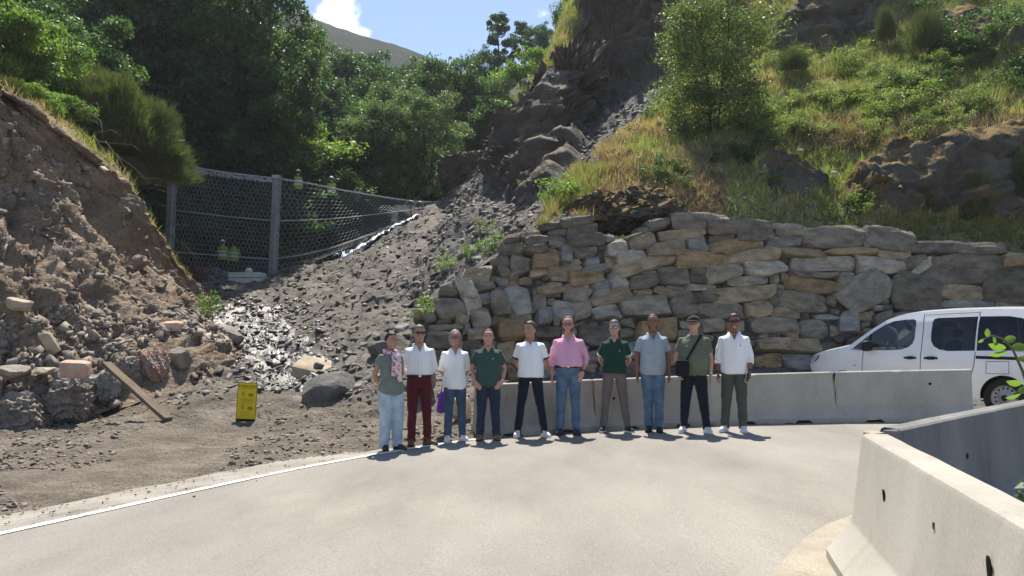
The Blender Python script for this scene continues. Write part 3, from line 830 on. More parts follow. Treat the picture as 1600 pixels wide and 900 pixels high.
zl(660, 460, 5.625, [(420, 110, 590, 298, 'g', 6), (995, 117, 1130, 265, 'b'), (600, 185, 770, 272, 't', 5), (770, 163, 960, 240, 't', 3), (670, 245, 880, 400, 'o'), (290, 185, 405, 260, 't'),
    (130, 212, 250, 270, 'd'), (70, 265, 350, 325, 'g', 3), (355, 248, 430, 340, 'b'), (405, 303, 600, 390, 't', 5), (60, 328, 240, 370, 'g'), (30, 372, 240, 480, 'd'), (355, 400, 525, 490, 'd'),
    (650, 430, 800, 600, 't'), (720, 605, 830, 800, 'o'), (970, 280, 1210, 390, 'd'), (1000, 395, 1140, 500, 'd'), (420, 500, 540, 640, 'd'), (100, 490, 225, 610, 'd'), (90, 620, 230, 730, 'o'),
    (890, 270, 965, 400, 'g'), (1140, 400, 1300, 520, 'd'), (530, 400, 645, 500, 'g'), (560, 510, 645, 700, 'd'), (1130, 150, 1210, 270, 'g')])
zl(880, 320, 5, [(-10, 92, 240, 165, 'd', 5), (30, 160, 275, 232, 'd', 6), (30, 222, 310, 335, 'd', 5), (80, 318, 260, 408, 'g', 3), (258, 292, 360, 342, 'd'), (328, 292, 495, 405, 'w', 8),
    (405, 358, 640, 462, 'w', 12), (332, 408, 408, 485, 't'), (157, 402, 285, 490, 'b'), (137, 472, 370, 530, 'b', 4), (0, 418, 145, 478, 't', 6), (0, 478, 150, 540, 't', 5),
    (375, 412, 885, 520, 't', 12), (505, 248, 725, 345, 't', 12), (482, 232, 635, 305, 'd', 14), (410, 258, 495, 292, 'o', 6), (585, 167, 670, 215, 'g', 8), (635, 192, 700, 245, 'w'),
    (662, 103, 838, 183, 'g', 9), (808, 64, 1305, 185, 'g', 3), (750, 190, 1090, 280, 't', 3), (648, 288, 970, 395, 't', 5), (968, 280, 1112, 382, 'b'), (880, 380, 1275, 495, 'o', -3),
    (40, 530, 330, 628, 'o', 4), (0, 622, 205, 752, 'g', 2), (222, 605, 350, 715, 'b', 16), (360, 542, 520, 672, 'b', 6), (512, 548, 750, 655, 'd', 9), (215, 672, 530, 770, 't', 13),
    (550, 657, 700, 705, 't', 5), (745, 475, 985, 625, 'd'), (985, 502, 1130, 610, 'd'), (1105, 505, 1240, 605, 'w', 5), (705, 650, 930, 715, 't', -4), (705, 632, 800, 665, 't'), (805, 632, 960, 680, 'g', -4), (952, 617, 1195, 668, 'w', 1),
    (450, 702, 825, 872, 'g', 2), (835, 690, 1040, 862, 'g', 22), (230, 772, 445, 890, 'b', 8), (62, 728, 228, 890, 'g', 12), (605, 508, 740, 545, 'g', 5), (520, 517, 600, 550, 'o', 6),
    (0, 765, 70, 880, 'b'), (180, 640, 222, 715, 'g')])
zl(1090, 320, 5, [(70, 120, 600, 222, 'd', 4), (90, 228, 290, 288, 'd', 4), (298, 200, 605, 285, 'd', 3), (610, 168, 820, 252, 'g'), (527, 254, 805, 343, 'b', 2), (807, 175, 1310, 338, 'g', 1),
    (70, 272, 508, 385, 'o', 6), (185, 362, 630, 460, 't', 6), (57, 472, 345, 592, 'g', 10), (362, 440, 690, 550, 'w', 5), (632, 347, 985, 412, 't', -3), (995, 343, 1388, 393, 'o'), (740, 403, 1220, 522, 'w'),
    (200, 565, 555, 638, 'g', 4), (575, 547, 650, 617, 'b'), (655, 532, 712, 590, 'o'), (615, 617, 680, 670, 'g'), (45, 640, 620, 758, 't', 5), (687, 582, 1145, 688, 'o', -5), (0, 616, 150, 668, 'w'),
    (572, 690, 1000, 828, 'g', -4), (372, 758, 570, 882, 't', 3), (557, 815, 790, 890, 't', -4), (1092, 532, 1220, 638, 'g', -8), (712, 530, 1085, 578, 'd'), (0, 778, 368, 888, 'g'),
    (-60, 690, 160, 770, 'd', -4), (1005, 700, 1085, 790, 'd'), (0, 180, 68, 235, 'g'), (0, 240, 85, 285, 'g')])
zl(1300, 340, 5, [(268, 82, 635, 258, 'g', -9), (240, 187, 300, 245, 't'), (357, 267, 610, 325, 't', -2), (177, 308, 548, 428, 'w', -3), (560, 305, 740, 430, 'd', 12), (598, 365, 800, 420, 'w', 41), (770, 297, 860, 342, 'o'),
    (627, 195, 1305, 287, 'd', -2), (655, 298, 1295, 520, 'd', 8), (1307, 305, 1600, 382, 'o', 4), (1168, 388, 1650, 655, 'd', 3), (832, 530, 1148, 648, 't'), (1142, 532, 1176, 580, 'g'), (50, 455, 455, 690, 'g', 30),
    (468, 465, 840, 735, 'd', -14), (410, 502, 490, 570, 'g'), (865, 653, 1248, 712, 'b'), (1252, 660, 1500, 705, 'g'), (187, 732, 332, 800, 't'), (58, 742, 212, 890, 'b'), (385, 592, 460, 630, 'g'), (385, 632, 462, 675, 'g'),
    (385, 677, 462, 720, 'd'), (332, 742, 480, 860, 'd', 20), (865, 715, 1300, 840, 'd'), (490, 745, 860, 860, 'g')])
zl(1090, 460, 6.43, [(0, 247, 260, 385, 'g'), (380, 262, 472, 372, 'g'), (535, 247, 1015, 390, 'g', -3), (1035, 267, 1290, 453, 'g', 8), (1340, 312, 1480, 412, 'g'), (620, 392, 720, 440, 'g'), (722, 392, 862, 440, 'd'),
    (876, 395, 1022, 450, 'o'), (595, 450, 1230, 575, 't', -2), (560, 612, 830, 742, 'o', 8), (865, 602, 1190, 750, 'b'), (722, 590, 862, 640, 'o'), (0, 402, 160, 480, 'g'), (0, 482, 160, 560, 'd'), (1180, 200, 1420, 255, 'b'),
    (525, 452, 590, 522, 'g'), (1250, 470, 1420, 560, 'd'), (0, 570, 160, 680, 'g'), (160, 400, 525, 560, 'd'), (0, 690, 160, 800, 'd')])
# fill what is still bare, largest gaps first
gx0, gy0, gs = 664, 334, 2
GW, GH = (1700 - gx0) // gs, (625 - gy0) // gs
occ = np.zeros((GH, GW), bool)
yy, xx = np.mgrid[0:GH, 0:GW]; px, py = xx * gs + gx0, yy * gs + gy0
wall_top = np.interp(px, [664, 690, 730, 780, 800, 850, 900, 985, 1005, 1060, 1120, 1210, 1260, 1350, 1420, 1560, 1580, 1700],
                     [480, 455, 425, 385, 362, 350, 342, 362, 345, 336, 334, 346, 352, 354, 372, 380, 402, 395])
occ |= py < wall_top + 6
def stamp(cx, cy, w_, h_, rot, g=1.0):
    a = math.radians(-rot); c, s_ = math.cos(a), math.sin(a)
    dx, dy = px - cx, py - cy
    lx, ly = dx * c + dy * s_, -dx * s_ + dy * c
    return (np.abs(lx) < w_ / 2 + g) & (np.abs(ly) < h_ / 2 + g)
for (cx, cy, w_, h_, c_, rot) in WALL:
    occ |= stamp(cx, cy, w_, h_, rot)
for (fw, fh) in ((64, 30), (48, 28), (40, 20), (30, 22), (26, 14), (18, 14), (16, 9), (11, 9)):
    a, b = fw // gs, fh // gs
    tries = 0
    while tries < 60:
        I = np.pad(np.cumsum(np.cumsum(occ.astype(np.int32), 0), 1), ((1, 0), (1, 0)))
        S = I[b:, a:] - I[:-b, a:] - I[b:, :-a] + I[:-b, :-a]
        free = np.argwhere(S == 0)
        if len(free) == 0: break
        j, i = free[rnd.randrange(len(free))]
        WALL.append((gx0 + (i + a / 2) * gs, gy0 + (j + b / 2) * gs, fw - 1, fh - 1, rnd.choice('ggdtdob'), rnd.uniform(-5, 7)))
        occ[j:j + b, i:i + a] = True
        tries += 1
        if len(WALL) > 318: break

wall_root = empty('retaining_wall', (4.5, 16.4, 0.1))
tag(wall_root, 'long dry stone retaining wall of large grey and tan boulders behind the people', 'wall')
BAT = 0.22
def on_wall(u, v):
    k = (V0 - v) / F
    yb = float(wallY(u))
    Y = (yb + BAT * CZ) / (1 - BAT * k)
    return W(u, v, Y)
stone_n = 0
for i, (cx, cy, w_, h_, c_, rot) in enumerate(WALL):
    p = on_wall(cx, cy)
    mpp = p[1] / F
    tx = on_wall(cx + 10, cy) - on_wall(cx - 10, cy); tx /= np.linalg.norm(tx)
    tz = on_wall(cx, cy - 10) - on_wall(cx, cy + 10); tz /= np.linalg.norm(tz)
    nn = np.cross(tx, tz); nn /= np.linalg.norm(nn)         # faces the road
    if nn[1] > 0: nn = -nn
    a = math.radians(rot)
    ax = tx * math.cos(a) + tz * math.sin(a); az = np.cross(ax, -nn) ; az = az / np.linalg.norm(az)
    if az[2] < 0: az = -az
    big = w_ * h_
    n_ = 11 if big > 1500 else (8 if big > 500 else 5)
    dep = 0.55 if big > 500 else 0.4
    V, Fc = rock(900 + i, (w_ * mpp * 1.10, dep, h_ * mpp * 1.18), n=n_, ex=14.0 if c_ in 'tow' else 9.0, clips=13, lo=0.74, hi=0.97, rough=0.035)
    hw, hh = w_ * mpp / 2, h_ * mpp / 2
    V[:, 0] += rnd.uniform(-0.28, 0.28) * V[:, 2]
    V[:, 2] *= 1 + rnd.uniform(-0.22, 0.22) * V[:, 0] / hw
    V[:, 1] += 0.05 * fbm(V * (1.2, 0, 5.0) + i, 3, i % 30) + 0.03 * fbm(V * (2.5, 0, 14.0) + i, 2, i % 30)
    V[:, 2] += 0.03 * fbm(V * (3.0, 2.0, 0) + i, 3, i % 31)
    V[:, 1] += jag(V, .03, 1.5, i + 5)
    proud = rnd.uniform(-0.07, 0.05) if big > 500 else rnd.uniform(-0.16, -0.04)
    ctr_ = p - nn * (dep * 0.5 - 0.12 - proud)
    Mx = np.stack([ax, -nn, az], 1)
    o = mk('stone', V, Fc, STONE[c_], wall_root, smooth=True, sharp=22)
    M4 = Matrix([list(Mx[r]) + [float(ctr_[r])] for r in range(3)] + [[0, 0, 0, 1]])
    o.matrix_parent_inverse = Matrix.Translation(-Vector(wall_root.location))
    o.matrix_basis = M4
# earth packed behind the stones
us = np.arange(655, 1760, 12)
ws = []
for f in np.linspace(0, 1, 20):
    row = []
    for u in us:
        vt = float(np.interp(u, [655, 690, 730, 780, 800, 850, 900, 985, 1005, 1060, 1120, 1210, 1260, 1350, 1420, 1560, 1580, 1760],
                             [505, 462, 432, 392, 370, 358, 350, 368, 352, 344, 342, 352, 360, 362, 378, 388, 408, 404]))
        q = on_wall(u, vt + (650 - vt) * (1 - f))
        q[1] += 0.16 + (0.9 if f > 0.97 else 0)
        row.append(q)
    ws.append(row)
ws = np.array(ws)
ws[..., 1] += 0.05 * fbm(ws * 2.5, 3, 81)
bk = mk('earth_backing', ws.reshape(-1, 3) - np.array(wall_root.location), quads(20, len(us)), MATS['gravel'], wall_root)

# ------------------------------------------------------------------ single rocks and outcrops
def ground_at(pn, x, y):
    P = PATCH[pn][0]; d = (P[..., 0] - x) ** 2 + (P[..., 1] - y) ** 2
    return float(P.reshape(-1, 3)[np.argmin(d), 2])
def outcrop(name, label, cat, u, v, Y, wpx, hpx, dep, material, seed, rot=(0, 0, 0), n=26, ex=3.5, clips=16, lo=0.55, hi=0.95, rough=0.06, crag=0.0, group=None):
    p = W(u, v, Y); m_ = Y / F
    dims = np.array((wpx * m_, dep, hpx * m_))
    V, Fc = rock(seed, dims, n=n, ex=ex, clips=clips, lo=lo, hi=hi, rough=rough)
    if crag:
        d = V / (np.linalg.norm(V, axis=1)[:, None] + 1e-6)
        V = V + d * (crag * (0.35 * fbm(V * (1.1, 1.1, 0.6) + seed, 4, seed % 40, ridged=True) + 0.12 * fbm(V * 5, 3, 3, ridged=True)) + jag(V, crag * 1.5, 2.2 / max(dims.max() * .35, .3), seed) + jag(V, crag * .6, 5.0 / max(dims.max() * .35, .3), seed + 1))[:, None]
    V = V @ rotm(*rot).T
    o = mk(name, V, Fc, MATS[material], smooth=True, sharp=24)
    o.location = p
    tag(o, label, cat, group)
    return o

# row of boulders edging the left bank
outcrop('boulder', 'large pitted grey and rust boulder at the left edge, foot of bank', 'boulder', 34, 654, 13.44, 84, 80, 1.0, 'boulder_grey', 301, n=24, ex=3.6, lo=.6, clips=18, crag=.05)
outcrop('boulder', 'rounded tan grey boulder second from the left edge, in the bank-foot row', 'boulder', 103, 632, 13.84, 66, 68, .9, 'boulder_grey', 302, n=24, ex=3.6, lo=.6, clips=18, crag=.05)
outcrop('boulder', 'blue grey boulder under the pink stone block', 'boulder', 126, 612, 14.24, 60, 48, .8, 'boulder_blue', 303, n=20, ex=4, clips=16, lo=.62, crag=.035)
outcrop('boulder', 'upright blue grey boulder just left of the leaning plank', 'boulder', 167, 604, 14.54, 36, 46, .7, 'boulder_blue', 304, n=20, ex=4, clips=16, lo=.62, crag=.035)
outcrop('boulder', 'grey brown boulder behind the top of the leaning plank', 'boulder', 202, 578, 15.34, 38, 40, .7, 'boulder_grey', 305, n=20, ex=4, clips=16, lo=.62, crag=.035)
outcrop('boulder', 'large grey boulder with rust red base, right of the leaning plank', 'boulder', 238, 572, 15.84, 48, 57, .8, 'boulder_red', 306, n=20, ex=4, clips=16, lo=.62, crag=.035)
outcrop('boulder', 'pale grey boulder at the right end of the bank-foot row', 'boulder', 282, 560, 16.54, 34, 38, .7, 'boulder_grey', 307, n=12)
outcrop('boulder', 'small rounded blue grey boulder above the right end of the bank-foot row', 'boulder', 288, 538, 17.34, 24, 23, .5, 'boulder_blue', 308, n=10)
outcrop('stone_block', 'flat pinkish block of stone lying on top of the boulder row', 'stone', 118, 577, 13.6, 40, 26, .42, 'boulder_pink', 309, rot=(0.1, 0.05, 0.3), n=8, ex=8, clips=5, lo=.86, rough=.02)
outcrop('rock_slab', 'tan slab of rock standing tilted on the bank ledge', 'stone', 77, 536, 14.6, 18, 36, .15, 'boulder_tan', 310, rot=(0.2, -0.45, 0.2), n=8, ex=7, clips=6, lo=.8)
outcrop('rock', 'flat pink rock on the bank ledge above the boulder row', 'stone', 262, 510, 17.4, 44, 18, .5, 'boulder_pink', 311, n=9, clips=9)
outcrop('rock', 'grey tan rock on the bank ledge at the left edge', 'stone', 24, 582, 13.7, 52, 24, .5, 'boulder_grey', 312, n=9)
outcrop('rock', 'pale flat rock on the ledge left of the pink block', 'stone', 68, 580, 13.9, 28, 12, .4, 'boulder_tan', 313, n=8, ex=6)
outcrop('rock', 'ochre rock sticking out low on the bank face at left', 'stone', 30, 476, 14.9, 40, 24, .5, 'boulder_tan', 314, n=8)
# gully rocks
outcrop('boulder', 'long dark mound of rock beside the yellow sign and the first woman', 'boulder', 512, 612, 14.6, 88, 58, 1.3, 'boulder_dark', 321, rot=(0, -0.2, 0.2), n=14, ex=3, lo=.65)
outcrop('rock', 'small rounded grey rock at the right end of the dark mound', 'stone', 562, 605, 14.5, 27, 20, .3, 'boulder_grey', 322, n=8)
outcrop('rock_slab', 'pale tan slab lying in the wet stream bed', 'stone', 497, 578, 17.0, 70, 22, 1.0, 'boulder_tan', 323, rot=(0.25, 0.22, 0), n=9, ex=6, clips=8, lo=.75)
outcrop('rock', 'small dark stone resting on the pale tan slab', 'stone', 498, 572, 16.5, 17, 13, .25, 'boulder_dark', 324, n=7)
outcrop('rock_slab', 'long grey slab beside the stream below the concrete blocks', 'stone', 360, 522, 20.8, 44, 22, .8, 'boulder_grey', 325, rot=(0, 0.35, 0), n=8, ex=6)
outcrop('boulder', 'whitish boulder on the slide behind the first woman', 'boulder', 632, 517, 18.3, 32, 26, .6, 'boulder_blue', 326, n=9)
outcrop('rock', 'square tan rock at the left end of the stone wall', 'stone', 654, 492, 17.6, 22, 24, .5, 'boulder_tan', 327, n=8, ex=6)
outcrop('boulder', 'grey boulder at the toe of the slide left of the wall', 'boulder', 592, 545, 16.6, 36, 24, .6, 'boulder_dark', 328, n=9)
outcrop('rock', 'dark flat rock below the net post in the gully', 'stone', 404, 458, 29.0, 46, 16, 1.0, 'boulder_dark', 329, n=8)
outcrop('rock', 'grey stone high in the middle of the gully right of the net post', 'stone', 521, 453, 27.5, 22, 16, .5, 'boulder_grey', 330, n=7)
outcrop('boulder', 'grey rock among the rubble right behind the second man', 'boulder', 660, 590, 14.0, 46, 36, .8, 'boulder_grey', 331, n=10)
outcrop('boulder', 'tan rock between the second woman and the first concrete barrier', 'boulder', 722, 640, 12.9, 30, 44, .5, 'boulder_tan', 332, n=10)
# talus and cliffs
outcrop('rock_outcrop', 'tall dark crag standing in the middle of the scree slope', 'rock', 838, 250, 31.8, 92, 150, 4.0, 'cliff', 341, rot=(0.1, 0.42, 0.2), n=46, ex=2.6, clips=30, lo=.5, crag=.8)
outcrop('rock_outcrop', 'dark rib of rock joining the crag to the cliff above the scree', 'rock', 884, 150, 33.2, 74, 150, 3.0, 'cliff', 343, rot=(0, .38, 0), n=44, ex=2.8, clips=24, lo=.5, crag=.8)
outcrop('boulder', 'huge dark block of rock perched at the top of the scree beside the trees', 'boulder', 729, 276, 38.5, 84, 62, 3.0, 'cliff', 342, rot=(0, -0.15, 0.2), n=20, ex=4.5, clips=12, lo=.65, crag=.15)
outcrop('rock_outcrop', 'dark earthy overhang hanging over the top of the stone wall', 'rock', 992, 334, 18.9, 190, 92, 2.4, 'mossy_rock', 347, rot=(.1, -.06, 0), n=40, ex=2.4, clips=18, lo=.6, crag=.10)
# ------------------------------------------------------------------ concrete barriers
mat('galv', [(0.3, (0.30, 0.31, 0.32)), (0.7, (0.48, 0.49, 0.50))], scale=6, rough=0.5, metallic=0.6, spec=0.5)
mat('wire', [(0.3, (0.32, 0.33, 0.33)), (0.7, (0.50, 0.51, 0.51))], scale=2, rough=0.55, metallic=0.3)
def barrier(label, a, b, h=0.82, wb=0.60, wt=0.16, material='concrete', group=None, slots=(0.25, 0.75), holes=((0.78, 0.55),), seed=1, kink=0.25):
    """New-Jersey profile from a to b (plan points of the centre line); z follows the road."""
    a = np.array(a, float); b = np.array(b, float)
    Ln = np.linalg.norm(b - a); d = (b - a) / Ln
    root = empty('concrete_barrier', (a[0], a[1], gz(a[0])), math.atan2(d[1], d[0]))
    slope = (gz(b[0]) - gz(a[0])) / Ln
    tag(root, label, 'barrier', group)
    hb, hk, ht = wb / 2, (wt / 2 + 0.062), wt / 2
    half = [(hb, 0.0), (hb, 0.075), (hb - 0.012, 0.085), (hk + 0.012, kink - 0.012), (hk, kink + 0.012), (ht + 0.006, h - 0.035), (ht - 0.004, h - 0.012), (ht - 0.022, h)]
    prof = [(y, z) for y, z in half] + [(-y, z) for y, z in half[::-1]]
    ns = max(8, int(Ln / 0.06)); n = len(prof)
    xs_ = [0.0, 0.012] + list(np.linspace(0.05, Ln - 0.05, ns)) + [Ln - 0.012, Ln]
    V = []
    for i, x in enumerate(xs_):
        e = 0.014 if i in (0, len(xs_) - 1) else 0.0
        for (y, z) in prof:
            zz = z
            cut = any(abs(x / Ln - s_) < 0.13 / Ln * 1.0 for s_ in slots) and z < 0.01
            if cut: zz = 0.05
            V.append((x, y * (1 - e * 1.5) if True else y, max(zz - e * (z > 0.5), zz * 0.98) + slope * x))
    V = np.array(V)
    nz = fbm(V * 3.0 + seed * 7, 3, seed)
    V[:, 1] += 0.004 * nz; V[:, 2] += np.where(V[:, 2] > 0.5, 0.004 * nz, 0)
    # knocked corners
    r = np.random.default_rng(seed)
    for k in range(7 if seed < 40 else 4):
        cx = r.choice([0, Ln]) if k < 4 else r.uniform(0, Ln)
        cz_ = r.choice([h, 0.05, kink]); cy = r.choice([-1, 1]) * (ht if cz_ == h else hb)
        dd = np.linalg.norm(V - np.array((cx, cy, cz_)), axis=1)
        R_ = r.uniform(0.04, 0.11)
        f = np.clip(1 - dd / R_, 0, 1)[:, None]
        V = V + f * (np.array((Ln / 2, 0, 0.4)) - V) * 0.06
    Fc = []
    for i in range(len(xs_) - 1):
        for j in range(n):
            p, q = i * n + j, i * n + (j + 1) % n
            Fc.append((p, p + n, q + n, q))
    Fc.append(tuple(range(n))); Fc.append(tuple((len(xs_) - 1) * n + j for j in range(n - 1, -1, -1)))
    mk('barrier_body', V, Fc, MATS[material], root, smooth=True, sharp=28)
    for (fx, fz) in holes:
        for sd in (-1, 1):
            y_ = ht + (hk - ht) * (h - fz) / (h - kink)
            P_, F_ = tube([(fx * Ln, sd * (y_ - 0.03), fz + slope * fx * Ln), (fx * Ln, sd * (y_ + 0.004), fz + slope * fx * Ln)], [0.024, 0.024], 12)
            mk('lifting_hole', P_, F_, MATS['hole'], root, smooth=True, sharp=40)
    return root
BL = [(-0.60, 11.95), (1.33, 12.48), (3.33, 12.78), (5.38, 12.62), (7.36, 12.12)]
labs = ['leftmost concrete barrier of the row, behind the man in dark green polo', 'concrete barrier behind the man in grey blue shirt, second in the row',
        'concrete barrier behind the man in white shirt and olive trousers, third in the row', 'concrete barrier in front of the white van, rightmost of the row']
for k in range(4):
    a, b = np.array(BL[k]), np.array(BL[k + 1]); d = (b - a) / np.linalg.norm(b - a)
    barrier(labs[k], a + d * 0.012, b - d * 0.012, seed=20 + k, group='concrete barriers in a row', slots=(0.27, 0.73), holes=((0.70, 0.60),) if k == 3 else ((0.16, 0.50),))
d1 = np.array((-0.56, -2.34)); d1 /= np.linalg.norm(d1)
tip1 = np.array((2.315, 4.80))
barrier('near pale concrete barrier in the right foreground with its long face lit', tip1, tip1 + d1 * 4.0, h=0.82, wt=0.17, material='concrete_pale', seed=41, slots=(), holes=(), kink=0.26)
d2 = np.array((1.93, 1.53)); d2 /= np.linalg.norm(d2)
tip2 = np.array((2.36, 5.02))
barrier('shaded concrete barrier running away to the right from the corner of the near one', tip2 + d2 * 0.30, tip2 + d2 * 4.0, h=0.80, wt=0.16, material='concrete_shade_toned', seed=42, slots=(), holes=((0.275, 0.50), (0.7, 0.5)), kink=0.25)
# bolt pockets and scars in the lit face of the near barrier
def scar(u, v, w_, h_, seed, nm='bolt_pocket'):
    root = [o for o in bpy.data.objects if o.name.startswith('concrete_barrier') and o.get('label', '').startswith('near pale')][0]
    # ray against the face plane
    d = np.array(((u - U0) / F, 1.0, (V0 - v) / F)); o_ = np.array((0, 0, CZ))
    nrm = np.array((-d1[1] * -1, d1[0] * -1, 0.0)); nrm = np.array((d1[1], -d1[0], 0.12)); nrm /= np.linalg.norm(nrm)
    if nrm[0] > 0: nrm[:2] *= -1
    base = np.array((tip1[0], tip1[1], 0)) + np.array((nrm[0], nrm[1], 0)) * (0.085 + 0.036); base[2] = 0.606
    t = ((base - o_) @ nrm) / (d @ nrm); p = o_ + d * t
    V, Fc = rock(seed, (w_, 0.012, h_), n=5, ex=3, clips=6)
    ang = math.atan2(d1[1], d1[0])
    V = V @ rotm(0.1, 0, ang).T
    o2 = mk(nm, V, Fc, MATS['hole'] if nm == 'bolt_pocket' else MATS['boulder_dark'], root)
    o2.matrix_parent_inverse = (Matrix.Translation(root.location) @ Matrix.Rotation(root.rotation_euler.z, 4, 'Z')).inverted()
    o2.location = p
scar(1381, 775, 0.045, 0.075, 51); scar(1546, 890, 0.045, 0.10, 52)
scar(1459, 822, 0.006, 0.035, 53, 'scar')
V, Fc = rock(55, (0.10, 0.15, 0.03), n=5, ex=5)
o = mk('mortar_cap', V, Fc, MATS['boulder_tan'])
o.location = (2.35, 4.90, 0.878)
tag(o, 'broken dark mortar lump where the two near barriers meet', 'mortar')
# concrete apron under the corner
ap = [(1.55, -1.0), (1.02, 1.6), (1.08, 2.6), (1.25, 3.5), (1.45, 4.2), (1.61, 4.6), (1.71, 4.78), (1.87, 5.04), (2.0, 5.24), (2.13, 5.42), (2.39, 5.71), (2.64, 5.93), (3.1, 6.28), (3.8, 6.75), (5.2, 7.6), (9, 9.6), (11, 6), (8, -1)]
ap = np.array(ap)
apx = np.vstack([np.column_stack([ap, gz(ap[:, 0]) + 0.028]), np.column_stack([ap, gz(ap[:, 0]) - 0.05])])
n = len(ap)
tag(mk('concrete_apron', apx, [tuple(range(n - 1, -1, -1))] + [(i, (i + 1) % n, (i + 1) % n + n, i + n) for i in range(n)], MATS['apron'], smooth=False), kind='structure')
# earth inside the corner
e = np.array([(2.75, 4.75), (2.2, 1.0), (7, 1), (8, 7.5), (5.9, 7.1)])
tag(mk('verge_earth', np.column_stack([e, gz(e[:, 0]) + 0.045]), [(0, 1, 2, 3, 4)], MATS['dirt'], smooth=False), kind='structure')

# ------------------------------------------------------------------ yellow notice board
mat('sign_yellow', [(0.3, (0.66, 0.47, 0.015)), (0.7, (0.74, 0.54, 0.02))], scale=4, rough=0.55)
mat('ink', [(0, (0.02, 0.018, 0.015))])
mat('ink_grey', [(0, (0.30, 0.22, 0.03))])
mat('print_green', [(0, (0.45, 0.42, 0.02))])
_ys = np.linspace(10.5, 15, 90); _d = [W(383.5, 660, y)[2] - ground_at('gully_bed', W(383.5, 660, y)[0], y) for y in _ys]
SY = float(_ys[int(np.argmin(np.abs(np.array(_d))))]); sp = W(383.5, 660, SY)
sg = empty('notice_board', (sp[0], sp[1], sp[2]), math.radians(9))
sg.rotation_euler = (0, math.radians(3), math.radians(9))
tag(sg, 'yellow ATENCION notice board standing on the dirt', 'sign')
mpp = SY / F
bw, bh, z0 = 28 * mpp, 56 * mpp, 5.5 * mpp
tilt = 0.06
def onb(x, z, dy=0.0): return (x, tilt * (z - z0) - dy, z)
mb = MB(); mb.add(*box(0, 0.0, 0, bw, 0.012, bh)); Vb_ = mb.V[0]; Vb_[:, 2] += z0 + bh / 2; Vb_[:, 1] += tilt * (Vb_[:, 2] - z0)
mb.build('panel', MATS['sign_yellow'], sg, smooth=False)
fr = MB()
for sx in (-1, 1):
    fr.add(*tube([onb(sx * bw / 2, 0.0), onb(sx * bw / 2, z0 + bh)], [0.009] * 2, 8))
fr.add(*tube([onb(-bw / 2, z0 + bh), onb(bw / 2, z0 + bh)], [0.009] * 2, 8))
fr.build('frame', MATS['ink_grey'], sg)
mb = MB(); mb.add(*box(0, 0.0, z0 * 0.5 + 0.005, bw, 0.03, z0 * 0.8)); mb.build('base', MATS['ink'], sg, smooth=False)
mb = MB(); mb.add(*tube([(bw * 0.46, 0.03, 0), (bw * 0.46, 0.05, z0 + bh + 15 * mpp)], [0.006] * 2, 6)); mb.build('rod', MATS['ink'], sg)
mb = MB()
for sx in (-1, 1): mb.add(*tube([(sx * bw * .3, .20, 0), (sx * bw * .3, tilt * bh + .01, z0 + bh - .03)], [0.008] * 2, 6))
mb.build('rear_leg', MATS['ink'], sg)
def text(body, size, x, z, matn, parent, nm='lettering'):
    cu = bpy.data.curves.new(nm, 'FONT'); cu.body = body; cu.size = size; cu.align_x = 'CENTER'; cu.extrude = 0.0008
    ob = bpy.data.objects.new('tmp', cu); C.objects.link(ob)
    dg = bpy.context.evaluated_depsgraph_get()
    me_ = bpy.data.meshes.new_from_object(ob.evaluated_get(dg))
    bpy.data.objects.remove(ob)
    me_.transform(Matrix.Rotation(math.radians(90), 4, 'X'))
    me_.materials.clear()
    o_ = link(nm, me_, MATS[matn], parent); o_.location = onb(x, z, 0.0085)
    o_.rotation_euler = (-math.atan(tilt), 0, 0)
    return o_
t_ = text('ATENCION', 0.058, 0, z0 + bh * 0.875, 'ink', sg)
def rectp(nm, x, z, w_, h_, matn):
    v, f = box(x, 0, z, w_, 0.003, h_)
    v[:, 1] += tilt * (v[:, 2] - z0) - 0.008
    mk(nm, v, f, MATS[matn], sg, smooth=False)
rectp('rule', 0, z0 + bh * 0.845, bw * .75, .008, 'ink_grey'); rectp('rule', 0, z0 + bh * 0.44, bw * .75, .006, 'ink_grey')
for k, zf in enumerate((0.555, 0.525, 0.495)): rectp('text_line', 0, z0 + bh * zf, bw * (.72 - .06 * k), .007, 'ink_grey')
for k, zf in enumerate((0.20, 0.165, 0.13, .095)): rectp('text_line', -.02, z0 + bh * zf, bw * (.6 - .07 * k), .008, 'print_green')
for zf in (0.70, 0.33):
    V, Fc = ell((0, 0, 0), (.045, .002, .032), 10, 6); V += onb(bw * .2, z0 + bh * zf - .02, .008); mk('picture', V, Fc, MATS['ink_grey'], sg)
    for dx in (-.25, -.16): rectp('picture', bw * dx, z0 + bh * zf, .014, .07, 'ink_grey')

# ------------------------------------------------------------------ leaning plank, concrete blocks
a = W(166, 568, 13.75)
_ys = np.linspace(11.5, 15, 60); _d = [W(263, 655, y)[2] - ground_at('gully_bed', W(263, 655, y)[0], y) for y in _ys]
b = W(263, 655, float(_ys[int(np.argmin(np.abs(np.array(_d) - 0.03)))]))
d = b - a; Ln = np.linalg.norm(d)
mb = MB(); V, Fc = box(0, 0, 0, 0.20, 0.075, Ln)
V, Fc = cube_grid(6); V = V * (0.085, 0.035, Ln / 2)
V = V + 0.006 * fbm(V * (8, 8, 2), 3, 4)[:, None]
o = mk('wooden_plank', V, Fc, MATS['old_wood'], smooth=True, sharp=35)
q = Vector(d).to_track_quat('Z', 'Y'); o.rotation_mode = 'QUATERNION'; o.rotation_quaternion = q
o.location = (a + b) / 2
tag(o, 'weathered wooden plank leaning against the boulder row at the left', 'plank')
mat('block_pale', [(0.3, (0.50, 0.50, 0.47)), (0.7, (0.64, 0.63, 0.60))], scale=3, rough=0.85, bump=0.3, bscale=20, dist=0.01)
